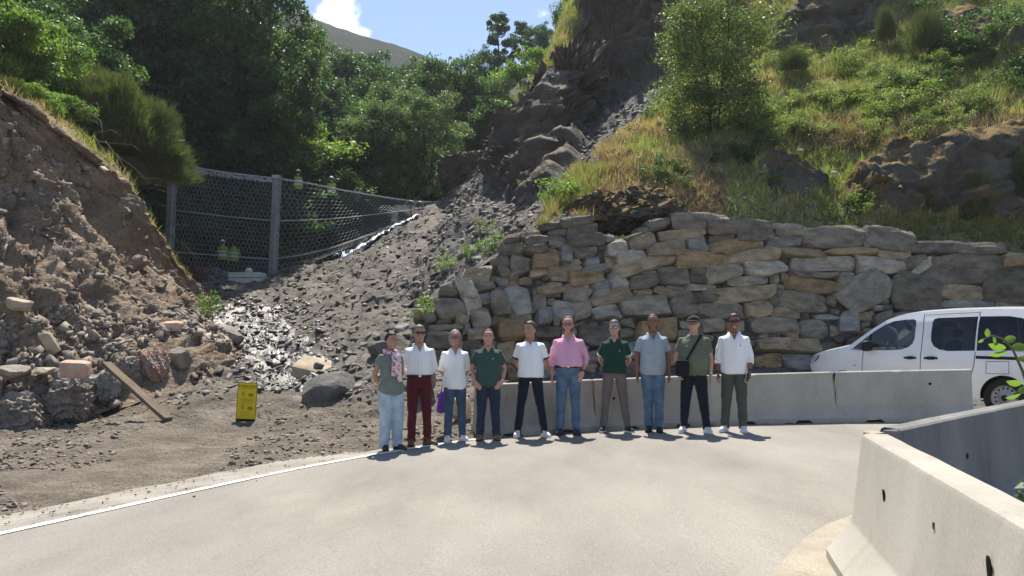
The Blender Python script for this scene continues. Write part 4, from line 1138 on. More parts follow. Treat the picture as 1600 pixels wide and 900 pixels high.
for k, (u0, u1, v0, v1, lab) in enumerate(((358, 408, 434.5, 443, 'pale concrete block under another one at the foot of the net'), (357, 408, 425.5, 433.5, 'pale concrete block lying on top of another at the foot of the net'))):
    p0, p1 = W(u0, v1, 29.5), W(u1, v0, 29.5)
    V, Fc = cube_grid(5); V = V * ((p1[0] - p0[0]) / 2, 0.35, (p1[2] - p0[2]) / 2)
    L_ = np.abs(V).max(1)
    o = mk('concrete_block', V + .012 * fbm(V * 6, 2, k)[:, None], Fc, MATS['block_pale'], smooth=True, sharp=35)
    o.location = (p0 + p1) / 2 + (0, .3, 0)
    tag(o, lab, 'block', 'concrete blocks by the net')
outcrop('sack', 'small pale sack of rubble on top of the concrete blocks', 'sack', 389, 423, 29.7, 15, 9, .4, 'block_pale', 361, n=6, ex=2.5)

# ------------------------------------------------------------------ rockfall net on steel posts
nt_ = empty('rockfall_net', tuple(W(425, 436, 31.5)))
tag(nt_, 'tall rockfall barrier of steel posts and hexagonal wire net across the gully', 'fence')
NL = np.array(nt_.location)
A0, A1 = W(262, 420, 30.5), W(270.5, 256, 30.8)
B0, B1 = W(425, 437, 31.5), W(433, 279, 31.8)
def sub(nm, V, Fc, m_, sm=True): return mk(nm, np.asarray(V) - NL, Fc, MATS[m_], nt_, smooth=sm, sharp=40)
def hbeam(p, q, w_=0.24):
    mb = MB(); p = Vector(p); q = Vector(q); d = (q - p); L_ = d.length; R = d.to_track_quat('Z', 'Y').to_matrix()
    for (ox, oy, sx, sy) in ((0, -w_ / 2, w_, .03), (0, w_ / 2, w_, .03), (0, 0, .03, w_ - .03)):
        v, f = box(ox, oy, 0, sx, sy, L_); v = v @ np.array(R).T + np.array((p + q) / 2); mb.add(v, f)
    return np.vstack(mb.V), mb.F
sub('post', *hbeam(A0 - (0, 0, .6), A1), 'galv', False); sub('post', *hbeam(B0 - (0, 0, .3), B1), 'galv', False)
for q in (A1, B1): sub('post_head', *box(*(q + (0, 0, .05)), .34, .34, .14), 'galv', False)
Epts = [W(480, 286, 32.4), W(540, 298, 33.6), W(600, 308, 35.2), (W(650, 315, 36.6)), W(700, 316, 38.4)]
top2 = [B1] + Epts
def poly(pts, f):
    pts = np.array(pts); d = np.concatenate([[0], np.cumsum(np.linalg.norm(np.diff(pts, axis=0), axis=1))]); t = f * d[-1]
    return np.stack([np.interp(t, d, pts[:, k]) for k in range(3)], -1)
bot2 = [B0, W(480, 425, 32.0), W(530, 408, 32.2), W(580, 382, 33.5), W(630, 352, 35.2), W(692, 322, 37.9)]
top1 = [A1, (A1 + B1) / 2 - (0, 0, .06), B1]; bot1 = [A0 - (0, 0, .2), (A0 + B0) / 2 - (0, 0, .1), B0]
def netpanel(nm, top, bot, nx, nz, r, mname, belly=0.25):
    """Hexagonal wire net hung between two ropes."""
    V = []; Fc = []; cnt = 0
    def pt(s_, t_):
        s_ = np.clip(s_, 0, 1); t_ = np.clip(t_, 0, 1)
        p = poly(top, np.array([s_]))[0] * (1 - t_) + poly(bot, np.array([s_]))[0] * t_
        p = p + np.array((0, -1, 0)) * belly * math.sin(math.pi * t_) * math.sin(math.pi * s_) + 0.03 * np.array((vnoise(p[None] * 1.7, 5)[0], vnoise(p[None] * 1.7, 6)[0], vnoise(p[None] * 1.7, 8)[0]))
        return p
    seg = []
    for j in range(nz):
        for i in range(nx):
            ox = (i + 0.5 * (j % 2)) / nx
            if ox + 1 / nx > 1.001: continue
            z_ = j / nz; hz = 1 / nz
            c = [(ox, z_ + hz * .33), (ox + .5 / nx, z_), (ox + 1 / nx, z_ + hz * .33), (ox + 1 / nx, z_ + hz), (ox, z_ + hz)]
            seg += [(c[0], c[1]), (c[1], c[2]), (c[0], c[4])]
    for (a_, b_) in seg:
        p, q = pt(*a_), pt(*b_)
        d = q - p; L_ = np.linalg.norm(d)
        if L_ < 1e-4: continue
        d /= L_; x_ = np.cross(d, (0, 1, 0)); x_ /= np.linalg.norm(x_) + 1e-9; y_ = np.cross(d, x_)
        for e in (p, q):
            for k in range(3):
                an = 2 * math.pi * k / 3
                V.append(e + r * (x_ * math.cos(an) + y_ * math.sin(an)))
        for k in range(3):
            Fc.append((cnt + k, cnt + (k + 1) % 3, cnt + 3 + (k + 1) % 3, cnt + 3 + k))
        cnt += 6
    o = sub(nm, np.array(V), np.array(Fc), mname)
    return o
netpanel('wire_net', top1, bot1, 26, 24, 0.0048, 'wire'); netpanel('wire_net', top2, bot2, 44, 22, 0.0045, 'wire', belly=0.05)
def rope(nm, pts, r, m_, n=30):
    P = poly(pts, np.linspace(0, 1, n)); sub(nm, *tube(P, [r] * n, 6), m_)
rope('top_rope', top1, 0.035, 'wire'); rope('top_rope', top2, 0.03, 'wire')
for t_ in (0.42, 0.80):
    rope('cross_rope', poly(top1, np.linspace(0, 1, 9)) * (1 - t_) + poly(bot1, np.linspace(0, 1, 9)) * t_, 0.022, 'wire')
    rope('cross_rope', poly(top2, np.linspace(0, 1, 9)) * (1 - t_) + poly(bot2, np.linspace(0, 1, 9)) * t_, 0.022, 'wire')
# lacing along the top rope: short pale loops
r_ = np.random.default_rng(5)
def lacing(nm, pts, n, sz, m_):
    V = []; Fc = []; c = 0
    for f in np.linspace(0.01, 0.99, n):
        p = poly(pts, np.array([f]))[0] + r_.normal(size=3) * .015
        v, fc = box(*p, sz * r_.uniform(.3, .8), .05, sz * r_.uniform(.5, 1.2), rotm(0, r_.uniform(-.5, .5), 0))
        V.append(v); Fc += [tuple(i + c for i in q) for q in fc]; c += 8
    sub(nm, np.vstack(V), Fc, m_, False)['kind'] = 'stuff'
lacing('rope_lacing', [p - (0, 0, .12) for p in top1], 44, .17, 'galv'); lacing('rope_lacing', top2, 60, .09, 'wire')
for f in (0.72, 0.78):
    p = poly(top2, np.array([f]))[0] - (0, 0.05, .22)
    ring = [p + np.array((.22 * math.cos(t), 0, .22 * math.sin(t))) for t in np.linspace(0, 2 * math.pi, 17)]
    sub('brake_ring', *tube(ring, [.02] * 17, 5), 'wire')
# bright strip of sheeting along the bottom edge of the net
mat('foil', [(0.3, (0.50, 0.58, 0.66)), (0.7, (0.72, 0.78, 0.84))], scale=3, rough=0.35, bump=0.6, bscale=8, dist=0.05, spec=0.6)
cl = [W(533, 405, 31.6), W(560, 389, 32.2), W(590, 371, 33), W(620, 353, 34), W(655, 337, 35.6)]
Vc = []
for f in np.linspace(0, 1, 40):
    p = poly(cl, np.array([f]))[0]; hw = .13 * (1 - .75 * f) + .03
    for k, (dy, dz) in enumerate(((-.25, -.5), (-.1, .35), (.12, .9), (.3, .3))):
        q = p + np.array((0, dy * 1.2, dz * hw)); q += .035 * r_.normal(size=3); Vc.append(q)
Vc = np.array(Vc); o = mk('silver_sheeting', Vc, quads(40, 4), MATS['foil'])
sm_ = o.modifiers.new('thick', 'SOLIDIFY'); sm_.thickness = 0.02
tag(o, 'strip of shiny silver sheeting along the lower edge of the net on the scree', 'sheeting')
# ------------------------------------------------------------------ vegetation
def leaves(cent, rad, n, size, seed, up=0.35, asp=0.55, jitter=0.35, squash=(1, 1, 1)):
    """n leaf blades (one folded rhomb each) spread round cluster centres."""
    r = np.random.default_rng(seed)
    k = r.integers(0, len(cent), n)
    d = r.normal(size=(n, 3)); d /= np.linalg.norm(d, axis=1)[:, None]
    rr = r.random(n) ** 0.45
    c = cent[k] + d * (rad[k] * rr)[:, None] * np.asarray(squash)
    a = r.normal(size=(n, 3)); a /= np.linalg.norm(a, axis=1)[:, None]
    nn = r.normal(size=(n, 3)); nn[:, 2] = np.abs(nn[:, 2]) + up * 2
    nn = nn - a * (nn * a).sum(1)[:, None]; nn /= np.linalg.norm(nn, axis=1)[:, None]
    b = np.cross(nn, a)
    s = size * r.uniform(1 - jitter, 1 + jitter, n)[:, None]
    V = np.stack([c - a * s * .5, c + b * s * asp * .5 + nn * s * .08, c + a * s * .5, c - b * s * asp * .5 + nn * s * .08], 1).reshape(-1, 3)
    Fc = np.arange(n * 4).reshape(n, 4)
    return V, Fc

def tree_mesh(seed, H, R, n, lsize, base=0.22, limbs=16, shape='round', trunk_r=None, leafm='leaf_mid', lean=0.0, crad=0.26, multi=1, gap=0.0):
    """Returns (trunk mesh, crown mesh)."""
    r = np.random.default_rng(seed)
    mb = MB(); cent = []; rad = []
    tr = trunk_r or H * 0.013
    for s_ in range(multi):
        ang0 = r.uniform(0, 6.28)
        off = np.array((math.cos(ang0), math.sin(ang0), 0)) * (0.25 * R if multi > 1 else 0)
        lean_v = np.array((r.normal() * .04 + lean, r.normal() * .04, 0)) * H + off * 1.2
        tp = [off * 0.3 + lean_v * f ** 1.5 + np.array((0, 0, f * H * 0.93)) + (r.normal(size=3) * .012 * H * (0 < f < 1)) for f in np.linspace(0, 1, 7)]
        mb.add(*tube(tp, [tr * (1.25 - 1.15 * f) / (multi ** .5) for f in np.linspace(0, 1, 7)], 7))
        tpa = np.array(tp)
        for i in range(limbs // multi):
            f = base + (0.98 - base) * (i + r.random()) / (limbs // multi)
            p0 = np.array([np.interp(f * .97, np.linspace(0, 1, 7), tpa[:, k]) for k in range(3)])
            t = (f - base) / (1 - base)
            if shape == 'round': w_ = math.sqrt(max(0.05, 1 - (2 * t - 0.85) ** 2 / 1.35))
            elif shape == 'col': w_ = 0.75 + 0.25 * math.sin(math.pi * t) - 0.55 * t ** 4
            elif shape == 'cone': w_ = 1.0 - 0.8 * t
            else: w_ = 0.85
            L_ = R * w_ * r.uniform(0.65, 1.08)
            an = ang0 + i * 2.4 + r.normal() * .3
            rise = r.uniform(0.15, 0.6) * (0.4 + t)
            d = np.array((math.cos(an), math.sin(an), rise)); 
            pts = [p0, p0 + d * L_ * .5 + (0, 0, .06 * L_), p0 + d * L_]
            mb.add(*tube(pts, [tr * .42 * (1.1 - .7 * t), tr * .25, tr * .07], 5))
            for q in (0.45, 0.75, 1.0):
                cent.append(p0 + d * L_ * q + r.normal(size=3) * .10 * R); rad.append(R * crad * r.uniform(.7, 1.25))
            # a twiglet to each side
            for sd in (-1, 1):
                d2 = np.array((math.cos(an + sd * .8), math.sin(an + sd * .8), rise * .7))
                cent.append(p0 + d * L_ * .5 + d2 * L_ * .42); rad.append(R * crad * r.uniform(.6, 1.0))
    cent = np.array(cent); rad = np.array(rad)
    if gap:
        keep = r.random(len(cent)) > gap; cent, rad = cent[keep], rad[keep]
    V, Fc = leaves(cent, rad, n, lsize, seed + 1, squash=(1, 1, .75))
    tm = mesh_np('trunk', np.vstack(mb.V), mb.F, True, 60); tm.materials.append(MATS['bark'])
    cm = mesh_np('crown', V, Fc, False); cm.materials.append(MATS[leafm])
    return tm, cm

TREES = {
    'alder': tree_mesh(401, 18, 3.4, 34000, .20, base=.16, limbs=46, shape='col', leafm='leaf_dark', trunk_r=.20, crad=.19),
    'alder_b': tree_mesh(402, 17, 3.8, 34000, .20, base=.20, limbs=44, shape='col', leafm='leaf_mid', trunk_r=.19, crad=.18),
    'round': tree_mesh(403, 10, 3.9, 30000, .19, base=.12, limbs=40, leafm='leaf_mid', crad=.19),
    'willow': tree_mesh(404, 8, 3.2, 28000, .16, base=.06, limbs=40, leafm='leaf_grey', crad=.20, multi=2),
    'oak': tree_mesh(405, 9, 3.6, 26000, .20, base=.16, limbs=36, leafm='leaf_dark', crad=.20),
    'thin': tree_mesh(406, 12, 2.2, 9000, .26, base=.30, limbs=18, shape='col', leafm='leaf_dark', crad=.24, gap=.25),
    'shrub': tree_mesh(407, 3.2, 1.9, 11000, .15, base=.02, limbs=20, leafm='leaf_mid', crad=.30, multi=3),
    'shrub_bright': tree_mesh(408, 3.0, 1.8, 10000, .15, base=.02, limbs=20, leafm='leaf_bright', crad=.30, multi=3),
    'olive_bush': tree_mesh(409, 4.2, 1.85, 32000, .085, base=.02, limbs=42, leafm='leaf_olive', crad=.30, multi=3),
}
TH = {'alder': 18, 'alder_b': 17, 'round': 10, 'willow': 8, 'oak': 9, 'thin': 12, 'shrub': 3.2, 'shrub_bright': 3.0, 'olive_bush': 4.2}
def plant(kind, name, label, cat, u, vb, Y, H, wide=1.0, rz=None, group=None, sink=0.15):
    p = W(u, vb, Y)
    r = empty(name, (p[0], p[1], p[2] - sink), rz if rz is not None else rnd.uniform(0, 6.28))
    s = H / TH[kind]; r.scale = (s * wide, s * wide, s)
    tag(r, label, cat, group)
    tm, cm = TREES[kind]
    link('trunk' if cat == 'tree' else 'stems', tm, None, r); link('crown' if cat == 'tree' else 'foliage', cm, None, r)
    return r

# --- dense wood on the left, behind bank and net
G1 = 'trees of the dense dark wood on the left'
L1 = 'tall dark leafy tree standing in the dense wood behind the bank and net'
plant('alder', 'tall_tree', 'tall dark tree whose trunk shows just right of the left net post', 'tree', 306, 405, 36, 19)
plant('alder_b', 'tall_tree', 'tall leafy tree with dark trunk behind the middle net post', 'tree', 418, 400, 37, 15.5, .85)
plant('alder', 'tall_tree', 'slender dark tree between the two net posts', 'tree', 362, 395, 39.5, 17, .8)
rt = random.Random(21)
for (u, vb, Y, H, k) in ((-60, 290, 40, 16, 'alder'), (10, 270, 44, 16, 'alder_b'), (70, 300, 41, 17, 'alder'), (130, 300, 44, 17, 'alder'), (180, 330, 42, 17, 'alder_b'), (225, 340, 46, 18, 'alder'),
                         (255, 370, 40, 16, 'alder'), (330, 340, 50, 18, 'alder_b'), (395, 340, 50, 17, 'alder'), (285, 330, 54, 18, 'alder'), (150, 250, 56, 16, 'alder_b'), (60, 230, 56, 17, 'alder'),
                         (-30, 200, 58, 18, 'alder'), (230, 250, 62, 18, 'alder_b'), (330, 270, 66, 18, 'alder'), (420, 300, 60, 15, 'alder_b'), (100, 330, 36, 12, 'oak'), (200, 372, 36, 12, 'oak'), (0, 320, 37, 12, 'oak'),
                         (345, 400, 37.5, 10, 'oak'), (-130, 260, 42, 17, 'alder'), (-120, 180, 60, 18, 'alder_b'), (20, 180, 72, 18, 'alder'), (140, 190, 74, 18, 'alder_b'), (260, 200, 78, 18, 'alder')):
    plant(k, 'wood_tree', L1, 'tree', u, vb, Y, H * rt.uniform(.95, 1.08), rt.uniform(.9, 1.15), group=G1)
# --- canopy stepping down to the right, below the mountain
G2 = 'trees stepping down below the mountain'
L2 = 'rounded green tree in the wooded slope below the far mountain'
SL = ['rounded tree at the left end of the wooded slope, bordering the tall wood', 'rounded tree under the left end of the bare mountain ridge', 'dark tree under the middle of the bare mountain ridge', 'low rounded tree above the left side of the pale willow',
      'dark tree in the second row above the bright topped shrub', 'rounded tree in the front row between the bright topped shrub and the willow', 'distant rounded tree under the right half of the bare ridge', 'distant dark tree under the right end of the bare ridge', 'dark tree at the border of the tall wood above the middle net post']
for (u, vb, Y, vt, k, wd), lab in zip(((470, 310, 56, 52, 'round', .9), (515, 300, 62, 68, 'round', .9), (555, 300, 60, 88, 'oak', .95), (590, 300, 56, 118, 'round', .85), (500, 320, 50, 120, 'oak', .9), (545, 325, 48, 150, 'round', .9),
                          (600, 280, 70, 100, 'round', .9), (645, 270, 72, 105, 'oak', .9), (460, 340, 48, 110, 'oak', .95)), SL):
    plant(k, 'slope_tree', lab, 'tree', u, vb, Y, (vb - vt) * Y / F, wd, group=G2)
plant('willow', 'willow_tree', 'pale grey green willow right of the net, in front of the wood', 'tree', 632, 322, 44, (322 - 140) * 44 / F, 1.0)
plant('willow', 'willow_tree', 'narrow grey green willow left of the pale one behind the net', 'tree', 590, 338, 43, (338 - 175) * 43 / F, .85)
plant('round', 'round_tree', 'large rounded tree at centre, tallest beside the scree', 'tree', 702, 310, 52, (310 - 82) * 52 / F, .95)
plant('round', 'round_tree', 'rounded tree right of the large one above the scree edge', 'tree', 752, 285, 53, (285 - 110) * 53 / F, .9)
plant('willow', 'willow_tree', 'drooping grey green tree behind the huge perched rock', 'tree', 672, 316, 43, (316 - 150) * 43 / F, .95)
plant('shrub_bright', 'shrub', 'light green rounded shrub on the skyline right of the trees', 'bush', 822, 165, 55, (165 - 92) * 55 / F, 1.15)
plant('thin', 'skyline_tree', 'tall thin see-through tree against the sky', 'tree', 782, 190, 72, (190 - 5) * 72 / F, .95)
plant('thin', 'skyline_tree', 'thin tree on the skyline just right of the tall see-through one', 'tree', 818, 160, 72, (160 - 22) * 72 / F, .8)
plant('oak', 'skyline_tree', 'dark bushy tree at the foot of the thin skyline trees', 'tree', 765, 200, 70, (200 - 80) * 70 / F, .8)
plant('oak', 'skyline_tree', 'small dark tree against the sky left of the cliff', 'tree', 845, 120, 66, (120 - 40) * 66 / F, .9)
plant('shrub', 'shrub', 'dark shrub on the ridge edge at the top, left of the cliff', 'bush', 892, 60, 47, (60 + 5) * 47 / F, .9)
plant('shrub', 'shrub', 'shrub below the thin trees above the scree edge', 'bush', 800, 215, 50, 2.6, 1.3)
# --- understorey behind the net
G3 = 'undergrowth behind the net'
for (u, vb, Y, H, k) in ((285, 415, 34.5, 3.0, 'shrub'), (330, 412, 36, 3.4, 'shrub'), (390, 410, 37, 3.2, 'shrub'), (455, 405, 37, 3.4, 'shrub'), (520, 385, 39, 3.0, 'shrub'), (560, 372, 40, 3.2, 'shrub'), (610, 352, 41, 2.8, 'shrub'), (430, 395, 40, 5, 'shrub')):
    plant(k, 'undergrowth', 'dark green undergrowth shrub seen through the wire net', 'bush', u, vb, Y, H, rt.uniform(1, 1.3), group=G3)
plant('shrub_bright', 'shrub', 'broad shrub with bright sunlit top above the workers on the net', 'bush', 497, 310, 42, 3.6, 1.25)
plant('shrub', 'shrub', 'dark shrub right of the bright topped one behind the net', 'bush', 555, 320, 43, 3.6, 1.2)
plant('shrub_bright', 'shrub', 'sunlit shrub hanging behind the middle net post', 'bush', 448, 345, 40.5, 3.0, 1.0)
# --- left bank top: bright leafy plants and broom
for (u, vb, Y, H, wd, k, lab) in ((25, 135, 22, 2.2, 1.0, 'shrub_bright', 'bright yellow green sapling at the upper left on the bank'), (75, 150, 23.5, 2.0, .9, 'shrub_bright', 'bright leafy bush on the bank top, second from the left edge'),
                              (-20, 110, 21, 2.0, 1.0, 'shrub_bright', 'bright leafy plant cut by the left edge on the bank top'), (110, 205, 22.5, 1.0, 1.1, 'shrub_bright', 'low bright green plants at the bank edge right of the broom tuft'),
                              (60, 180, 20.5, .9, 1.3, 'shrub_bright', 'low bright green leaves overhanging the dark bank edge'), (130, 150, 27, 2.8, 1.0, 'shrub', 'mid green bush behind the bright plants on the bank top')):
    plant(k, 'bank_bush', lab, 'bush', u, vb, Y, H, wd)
def broom_mesh(seed, n, H, R, blade=.30, wdt=.016):
    r = np.random.default_rng(seed)
    d = r.normal(size=(n, 3)); d[:, 2] = np.abs(d[:, 2]) + .25; d /= np.linalg.norm(d, axis=1)[:, None]
    rr = .25 + .75 * r.random(n) ** .4
    lump = 1 + .45 * fbm(d * 2.6 + seed, 4, seed % 20)
    c = d * (R, R, H) * (rr * lump)[:, None]
    a = d * .8 + (0, 0, .55) + r.normal(size=(n, 3)) * .28; a /= np.linalg.norm(a, axis=1)[:, None]
    b = np.cross(a, r.normal(size=(n, 3))); b /= np.linalg.norm(b, axis=1)[:, None]
    L_ = blade * r.uniform(.6, 1.3, n)[:, None]
    V = np.stack([c - b * wdt, c + b * wdt, c + a * L_ + b * wdt * .3, c + a * L_ - b * wdt * .3], 1).reshape(-1, 3)
    m_ = mesh_np('stems', V, np.arange(n * 4).reshape(n, 4), False); m_.materials.append(MATS['broom'])
    return m_
BROOM = broom_mesh(431, 24000, 1.0, 0.8, .17, .0055)
for (u, vb, Y, H, wd, lab) in ((168, 200, 24.5, 1.5, 1.5, 'olive broom shrub high on the bank, left of the big broom'), (205, 250, 25, 1.9, 1.3, 'olive broom shrub in the middle of the broom row on the bank'), (232, 285, 26, 1.6, 1.4, 'broom shrub just left of the left net post'), (150, 170, 25.5, 1.3, 1.4, 'topmost olive broom shrub on the bank'),
                           (5, 165, 19.0, .7, 1.2, 'small broom tuft at the left edge on top of the bank'), (190, 285, 24, .8, 1.4, 'low broom tuft at the edge of the bank below the broom row')):
    p = W(u, vb, Y)
    o = link('broom_shrub', BROOM, None); o.location = (p[0], p[1], p[2] - .1); o.scale = (H * wd * .8, H * wd * .8, H); o.rotation_euler = (0, 0, rnd.uniform(0, 6))
    tag(o, lab, 'shrub')
# roots and dead twigs hanging over the bank edge
r_ = np.random.default_rng(77)
for k in range(22):
    u, v, Y = r_.uniform(150, 262), 0, 0
    u0_ = r_.uniform(110, 250); v0_ = np.interp(u0_, [110, 180, 250], [190, 262, 375]) - r_.uniform(0, 30)
    Y0 = np.interp(u0_, [110, 180, 250], [20.5, 22.5, 25.0])
    p = W(u0_, v0_, Y0)
    L_ = r_.uniform(.7, 1.9)
    pts = [p]
    d = np.array((r_.uniform(.35, .8), r_.uniform(-.5, .0), r_.uniform(-.7, .25)))
    for s_ in range(5):
        d = d + np.array((0, 0, -.12)) + r_.normal(size=3) * .15
        pts.append(pts[-1] + d / np.linalg.norm(d) * L_ / 5)
    V, Fc = tube(pts, np.linspace(.016, .005, 6), 5)
    o = mk('dead_twig', V - p, Fc, MATS['twig_bark']); o.location = p
    tag(o, 'bare dead twig hanging over the edge of the left bank', 'twig', 'dead twigs on the bank edge')

# --- hillside on the right
olive = plant('olive_bush', 'hill_bush', 'big olive green bush standing on the slope above the wall', 'bush', 1118, 205, 24.2, (205 + 12) * 24.2 / F, .94)
def small(kind, u, v, H, wd, lab, group=None, name='hill_shrub'):
    # stands on the hillside surface: nearest point of that surface along the view
    d = (uh - u) ** 2 + (vh - v) ** 2
    rows_ok = np.arange(Ph.shape[0])[:, None] < Ph.shape[0] * .8
    i, j = np.unravel_index(np.argmin(np.where(rows_ok, d, 1e9)), d.shape)
    p = Ph[i, j]
    r = empty(name, (p[0], p[1], p[2] - .08), rnd.uniform(0, 6.28)); s = H / TH[kind]; r.scale = (s * wd, s * wd, s)
    tag(r, lab, 'bush', group)
    tm, cm = TREES[kind]; link('stems', tm, None, r); link('foliage', cm, None, r)
TREES['weed'] = tree_mesh(410, 1.0, .62, 900, .085, base=.05, limbs=12, leafm='leaf_bright', crad=.36, multi=3); TH['weed'] = 1.0
TREES['weed_sage'] = tree_mesh(413, 1.0, .62, 1300, .065, base=.05, limbs=14, leafm='leaf_sage', crad=.34, multi=3); TH['weed_sage'] = 1.0
TREES['weed_olive'] = tree_mesh(411, 1.0, .62, 1100, .075, base=.05, limbs=12, leafm='leaf_olive', crad=.36, multi=3); TH['weed_olive'] = 1.0
TREES['weed_dark'] = tree_mesh(412, 1.0, .62, 1100, .085, base=.05, limbs=12, leafm='leaf_mid', crad=.36, multi=3); TH['weed_dark'] = 1.0
rs = random.Random(5)
for k in range(74):
    u = rs.uniform(1190, 1530); v = rs.uniform(80, 225)
    if u > 1500 and v > 190: continue
    kind = rs.choice(['weed_sage', 'weed_olive', 'weed_sage'])
    small(kind, u, v, rs.uniform(.28, .75), rs.uniform(1, 1.7), 'low leafy green bramble growing on the sunny hillside above the wall', 'brambles on the sunny hillside')
for k in range(30):
    u = rs.uniform(1400, 1640); v = rs.uniform(-20, 170)
    small('weed_dark', u, v, rs.uniform(.4, 1.0), rs.uniform(1, 1.6), 'dark green shrub growing at the upper right of the hillside', 'shrubs at the upper right')
for k in range(16):
    u = rs.uniform(1010, 1230); v = rs.uniform(180, 290)
    small('weed_dark', u, v, rs.uniform(.35, .7), rs.uniform(1, 1.5), 'low shrub growing in the shade of the big olive bush', 'shrubs in the shade of the big bush')
for (u, v, H, k, lab) in ((700, 425, .5, 'weed', 'green weed on the rim at the low left end of the wall'), (735, 405, .45, 'weed', 'green weed on the wall rim beside the yellow grass tuft'), (770, 395, .5, 'weed', 'green weed on the wall rim below the dark stones'), (868, 325, .85, 'weed', 'bright green clump of weeds at the top of the wall left of the overhang'),
                          (885, 318, .7, 'weed', 'bright weed right beside the green clump over the wall'), (672, 500, .6, 'weed', 'leafy plant growing at the left end of the wall'), (1345, 335, .6, 'weed', 'weed with yellow tips on the wall top left of the dark rock face'), (830, 300, .5, 'weed_olive', 'olive tuft of weeds on the scree edge'),
                          (760, 365, .5, 'weed_olive', 'olive weed alone on the scree above the wall')):
    small(k, u, v, H, 1.2, lab)
plant('weed', 'gully_plant', 'single bright green plant at the foot of the left bank', 'bush', 323, 488, 21.0, .62, 1.0)
BROOM2 = broom_mesh(433, 3200, 1.0, 0.62, .34, .008)
def broom_at(u, v, H, wd, lab):
    d = (uh - u) ** 2 + (vh - v) ** 2; i, j = np.unravel_index(np.argmin(d), d.shape); p = Ph[i, j]
    o = link('broom_shrub', BROOM2, None); o.location = (p[0], p[1] - .2, p[2] - .05); o.scale = (H * wd * .8, H * wd * .8, H); o.rotation_euler = (0, 0, rnd.uniform(0, 6)); tag(o, lab, 'shrub')
broom_at(1522, 345, 1.0, .6, 'upright green broom in front of the dark rock face above the van'); broom_at(1590, 300, .9, .7, 'green broom at the right edge beside the dark rock face')
broom_at(1380, 70, 1.1, .6, 'upright yellow green broom near the top of the hillside'); broom_at(1440, 90, 1.3, .9, 'brownish broom right of the yellow green one near the top'); broom_at(1235, 120, .8, 1.3, 'grey olive broom under the upper rock face')

# grass: tufts over the slope, one mass per kind
def grass(name, label, P, N, mask, count, hgt, material, seed, lean=.35, wdt=.012, per=7):
    r = np.random.default_rng(seed)
    nr, nc = P.shape[:2]
    e1 = P[1:, :-1] - P[:-1, :-1]; e2 = P[:-1, 1:] - P[:-1, :-1]
    wgt = np.linalg.norm(np.cross(e1, e2), axis=2) * mask[:-1, :-1]
    if wgt.sum() <= 0: return None
    pick = r.choice(wgt.size, count, p=(wgt / wgt.sum()).ravel()); i, j = pick // (nc - 1), pick % (nc - 1)
    c0 = P[i, j] + e1[i, j] * r.random((count, 1)) + e2[i, j] * r.random((count, 1))
    c = np.repeat(c0, per, 0) + r.normal(size=(count * per, 3)) * (.05, .05, .0)
    n = len(c)
    h = np.repeat(r.uniform(hgt[0], hgt[1], count), per) * r.uniform(.6, 1.15, n)
    a = r.normal(size=(n, 3)) * lean + (0, -.12, 1); a /= np.linalg.norm(a, axis=1)[:, None]
    b = np.cross(a, r.normal(size=(n, 3))); b /= np.linalg.norm(b, axis=1)[:, None]
    wv = wdt * r.uniform(.7, 1.4, n)[:, None]
    tip = c + a * h[:, None] + r.normal(size=(n, 3)) * .05 - (0, 0, .02)
    V = np.stack([c - b * wv, c + b * wv, tip], 1).reshape(-1, 3)
    o = mk(name, V, np.arange(n * 3).reshape(n, 3), MATS[material], smooth=False)
    tag(o, label, 'grass', kind='stuff'); return o
nzh = fbm(Ph * .55, 4, 91)
veg = (~SCREE) & (~CLIFF) & (uh > 820) & (Ph[..., 1] < 40)
brown = veg & (uh < 1130) & (vh > 225 + nzh * 40) | (veg & (np.abs(vh - (210 - (uh - 1330) * .0)) < 26) & (uh > 1240) & (uh < 1640) & (nzh > -.15))
shade_z = veg & (uh > 1000) & (uh < 1250) & (vh > 180)
rim = np.linspace(0, 1, Ph.shape[0])[:, None] * np.ones(Ph.shape[1]) < .16
grass('green_grass', 'green grass growing over the right hillside', Ph, Nh, (veg & ~brown & (nzh > -.22)).astype(float), 19000, (.12, .38), 'grass_green', 441)
grass('dry_grass', 'yellow dry grass mixed over the right hillside', Ph, Nh, (veg & ((nzh < .12) | brown)).astype(float) * (1 - .6 * rim), 15000, (.12, .38), 'grass_dry', 442)
grass('brown_grass', 'brown dead grass and bracken on the mound above the wall', Ph, Nh, (brown & (vh > 180)).astype(float), 10000, (.06, .22), 'grass_brown', 443, lean=.8)
edge = ((np.abs(uh - (905 - (vh - 300) * .62)) < 26) & (vh > 270) & (nzh > .0)).astype(float) * (Ph[..., 1] < 30)
grass('rim_grass', 'tufts of yellow green grass along the left rim of the wall', Ph, Nh, edge, 420, (.2, .45), 'grass_green', 444, per=10)
grass('rim_dry_grass', 'tufts of dry pale grass along the left rim of the wall', Ph, Nh, edge, 420, (.2, .5), 'grass_dry', 445, per=10)
ridge_m = ((vh < 220) & (uh > 760) & (uh < 900) & (Ph[..., 1] > 40)).astype(float)
grass('ridge_grass', 'grass along the ridge above the scree', Ph, Nh, ridge_m * (~CLIFF), 1500, (.25, .6), 'grass_green', 446, wdt=.02)
grass('bank_grass', 'grass and dry stalks on top of the left bank', Pb, Nb, ((rowf > .77) * (fbm(Pb * .6, 3, 93) > -.1)).astype(float), 3600, (.12, .42), 'grass_green', 447, wdt=.016)
grass('bank_dry_grass', 'dry grass hanging at the edge of the left bank', Pb, Nb, ((rowf > .70) * (rowf < .86)).astype(float), 700, (.12, .34), 'grass_dry', 448, wdt=.012)
grass('bank_tuft', 'green tuft halfway down the right side of the left bank', Pb, Nb, ((np.abs(ub - 235) < 16) & (np.abs(vb - 375) < 16)).astype(float), 60, (.15, .35), 'grass_green', 449, per=10)
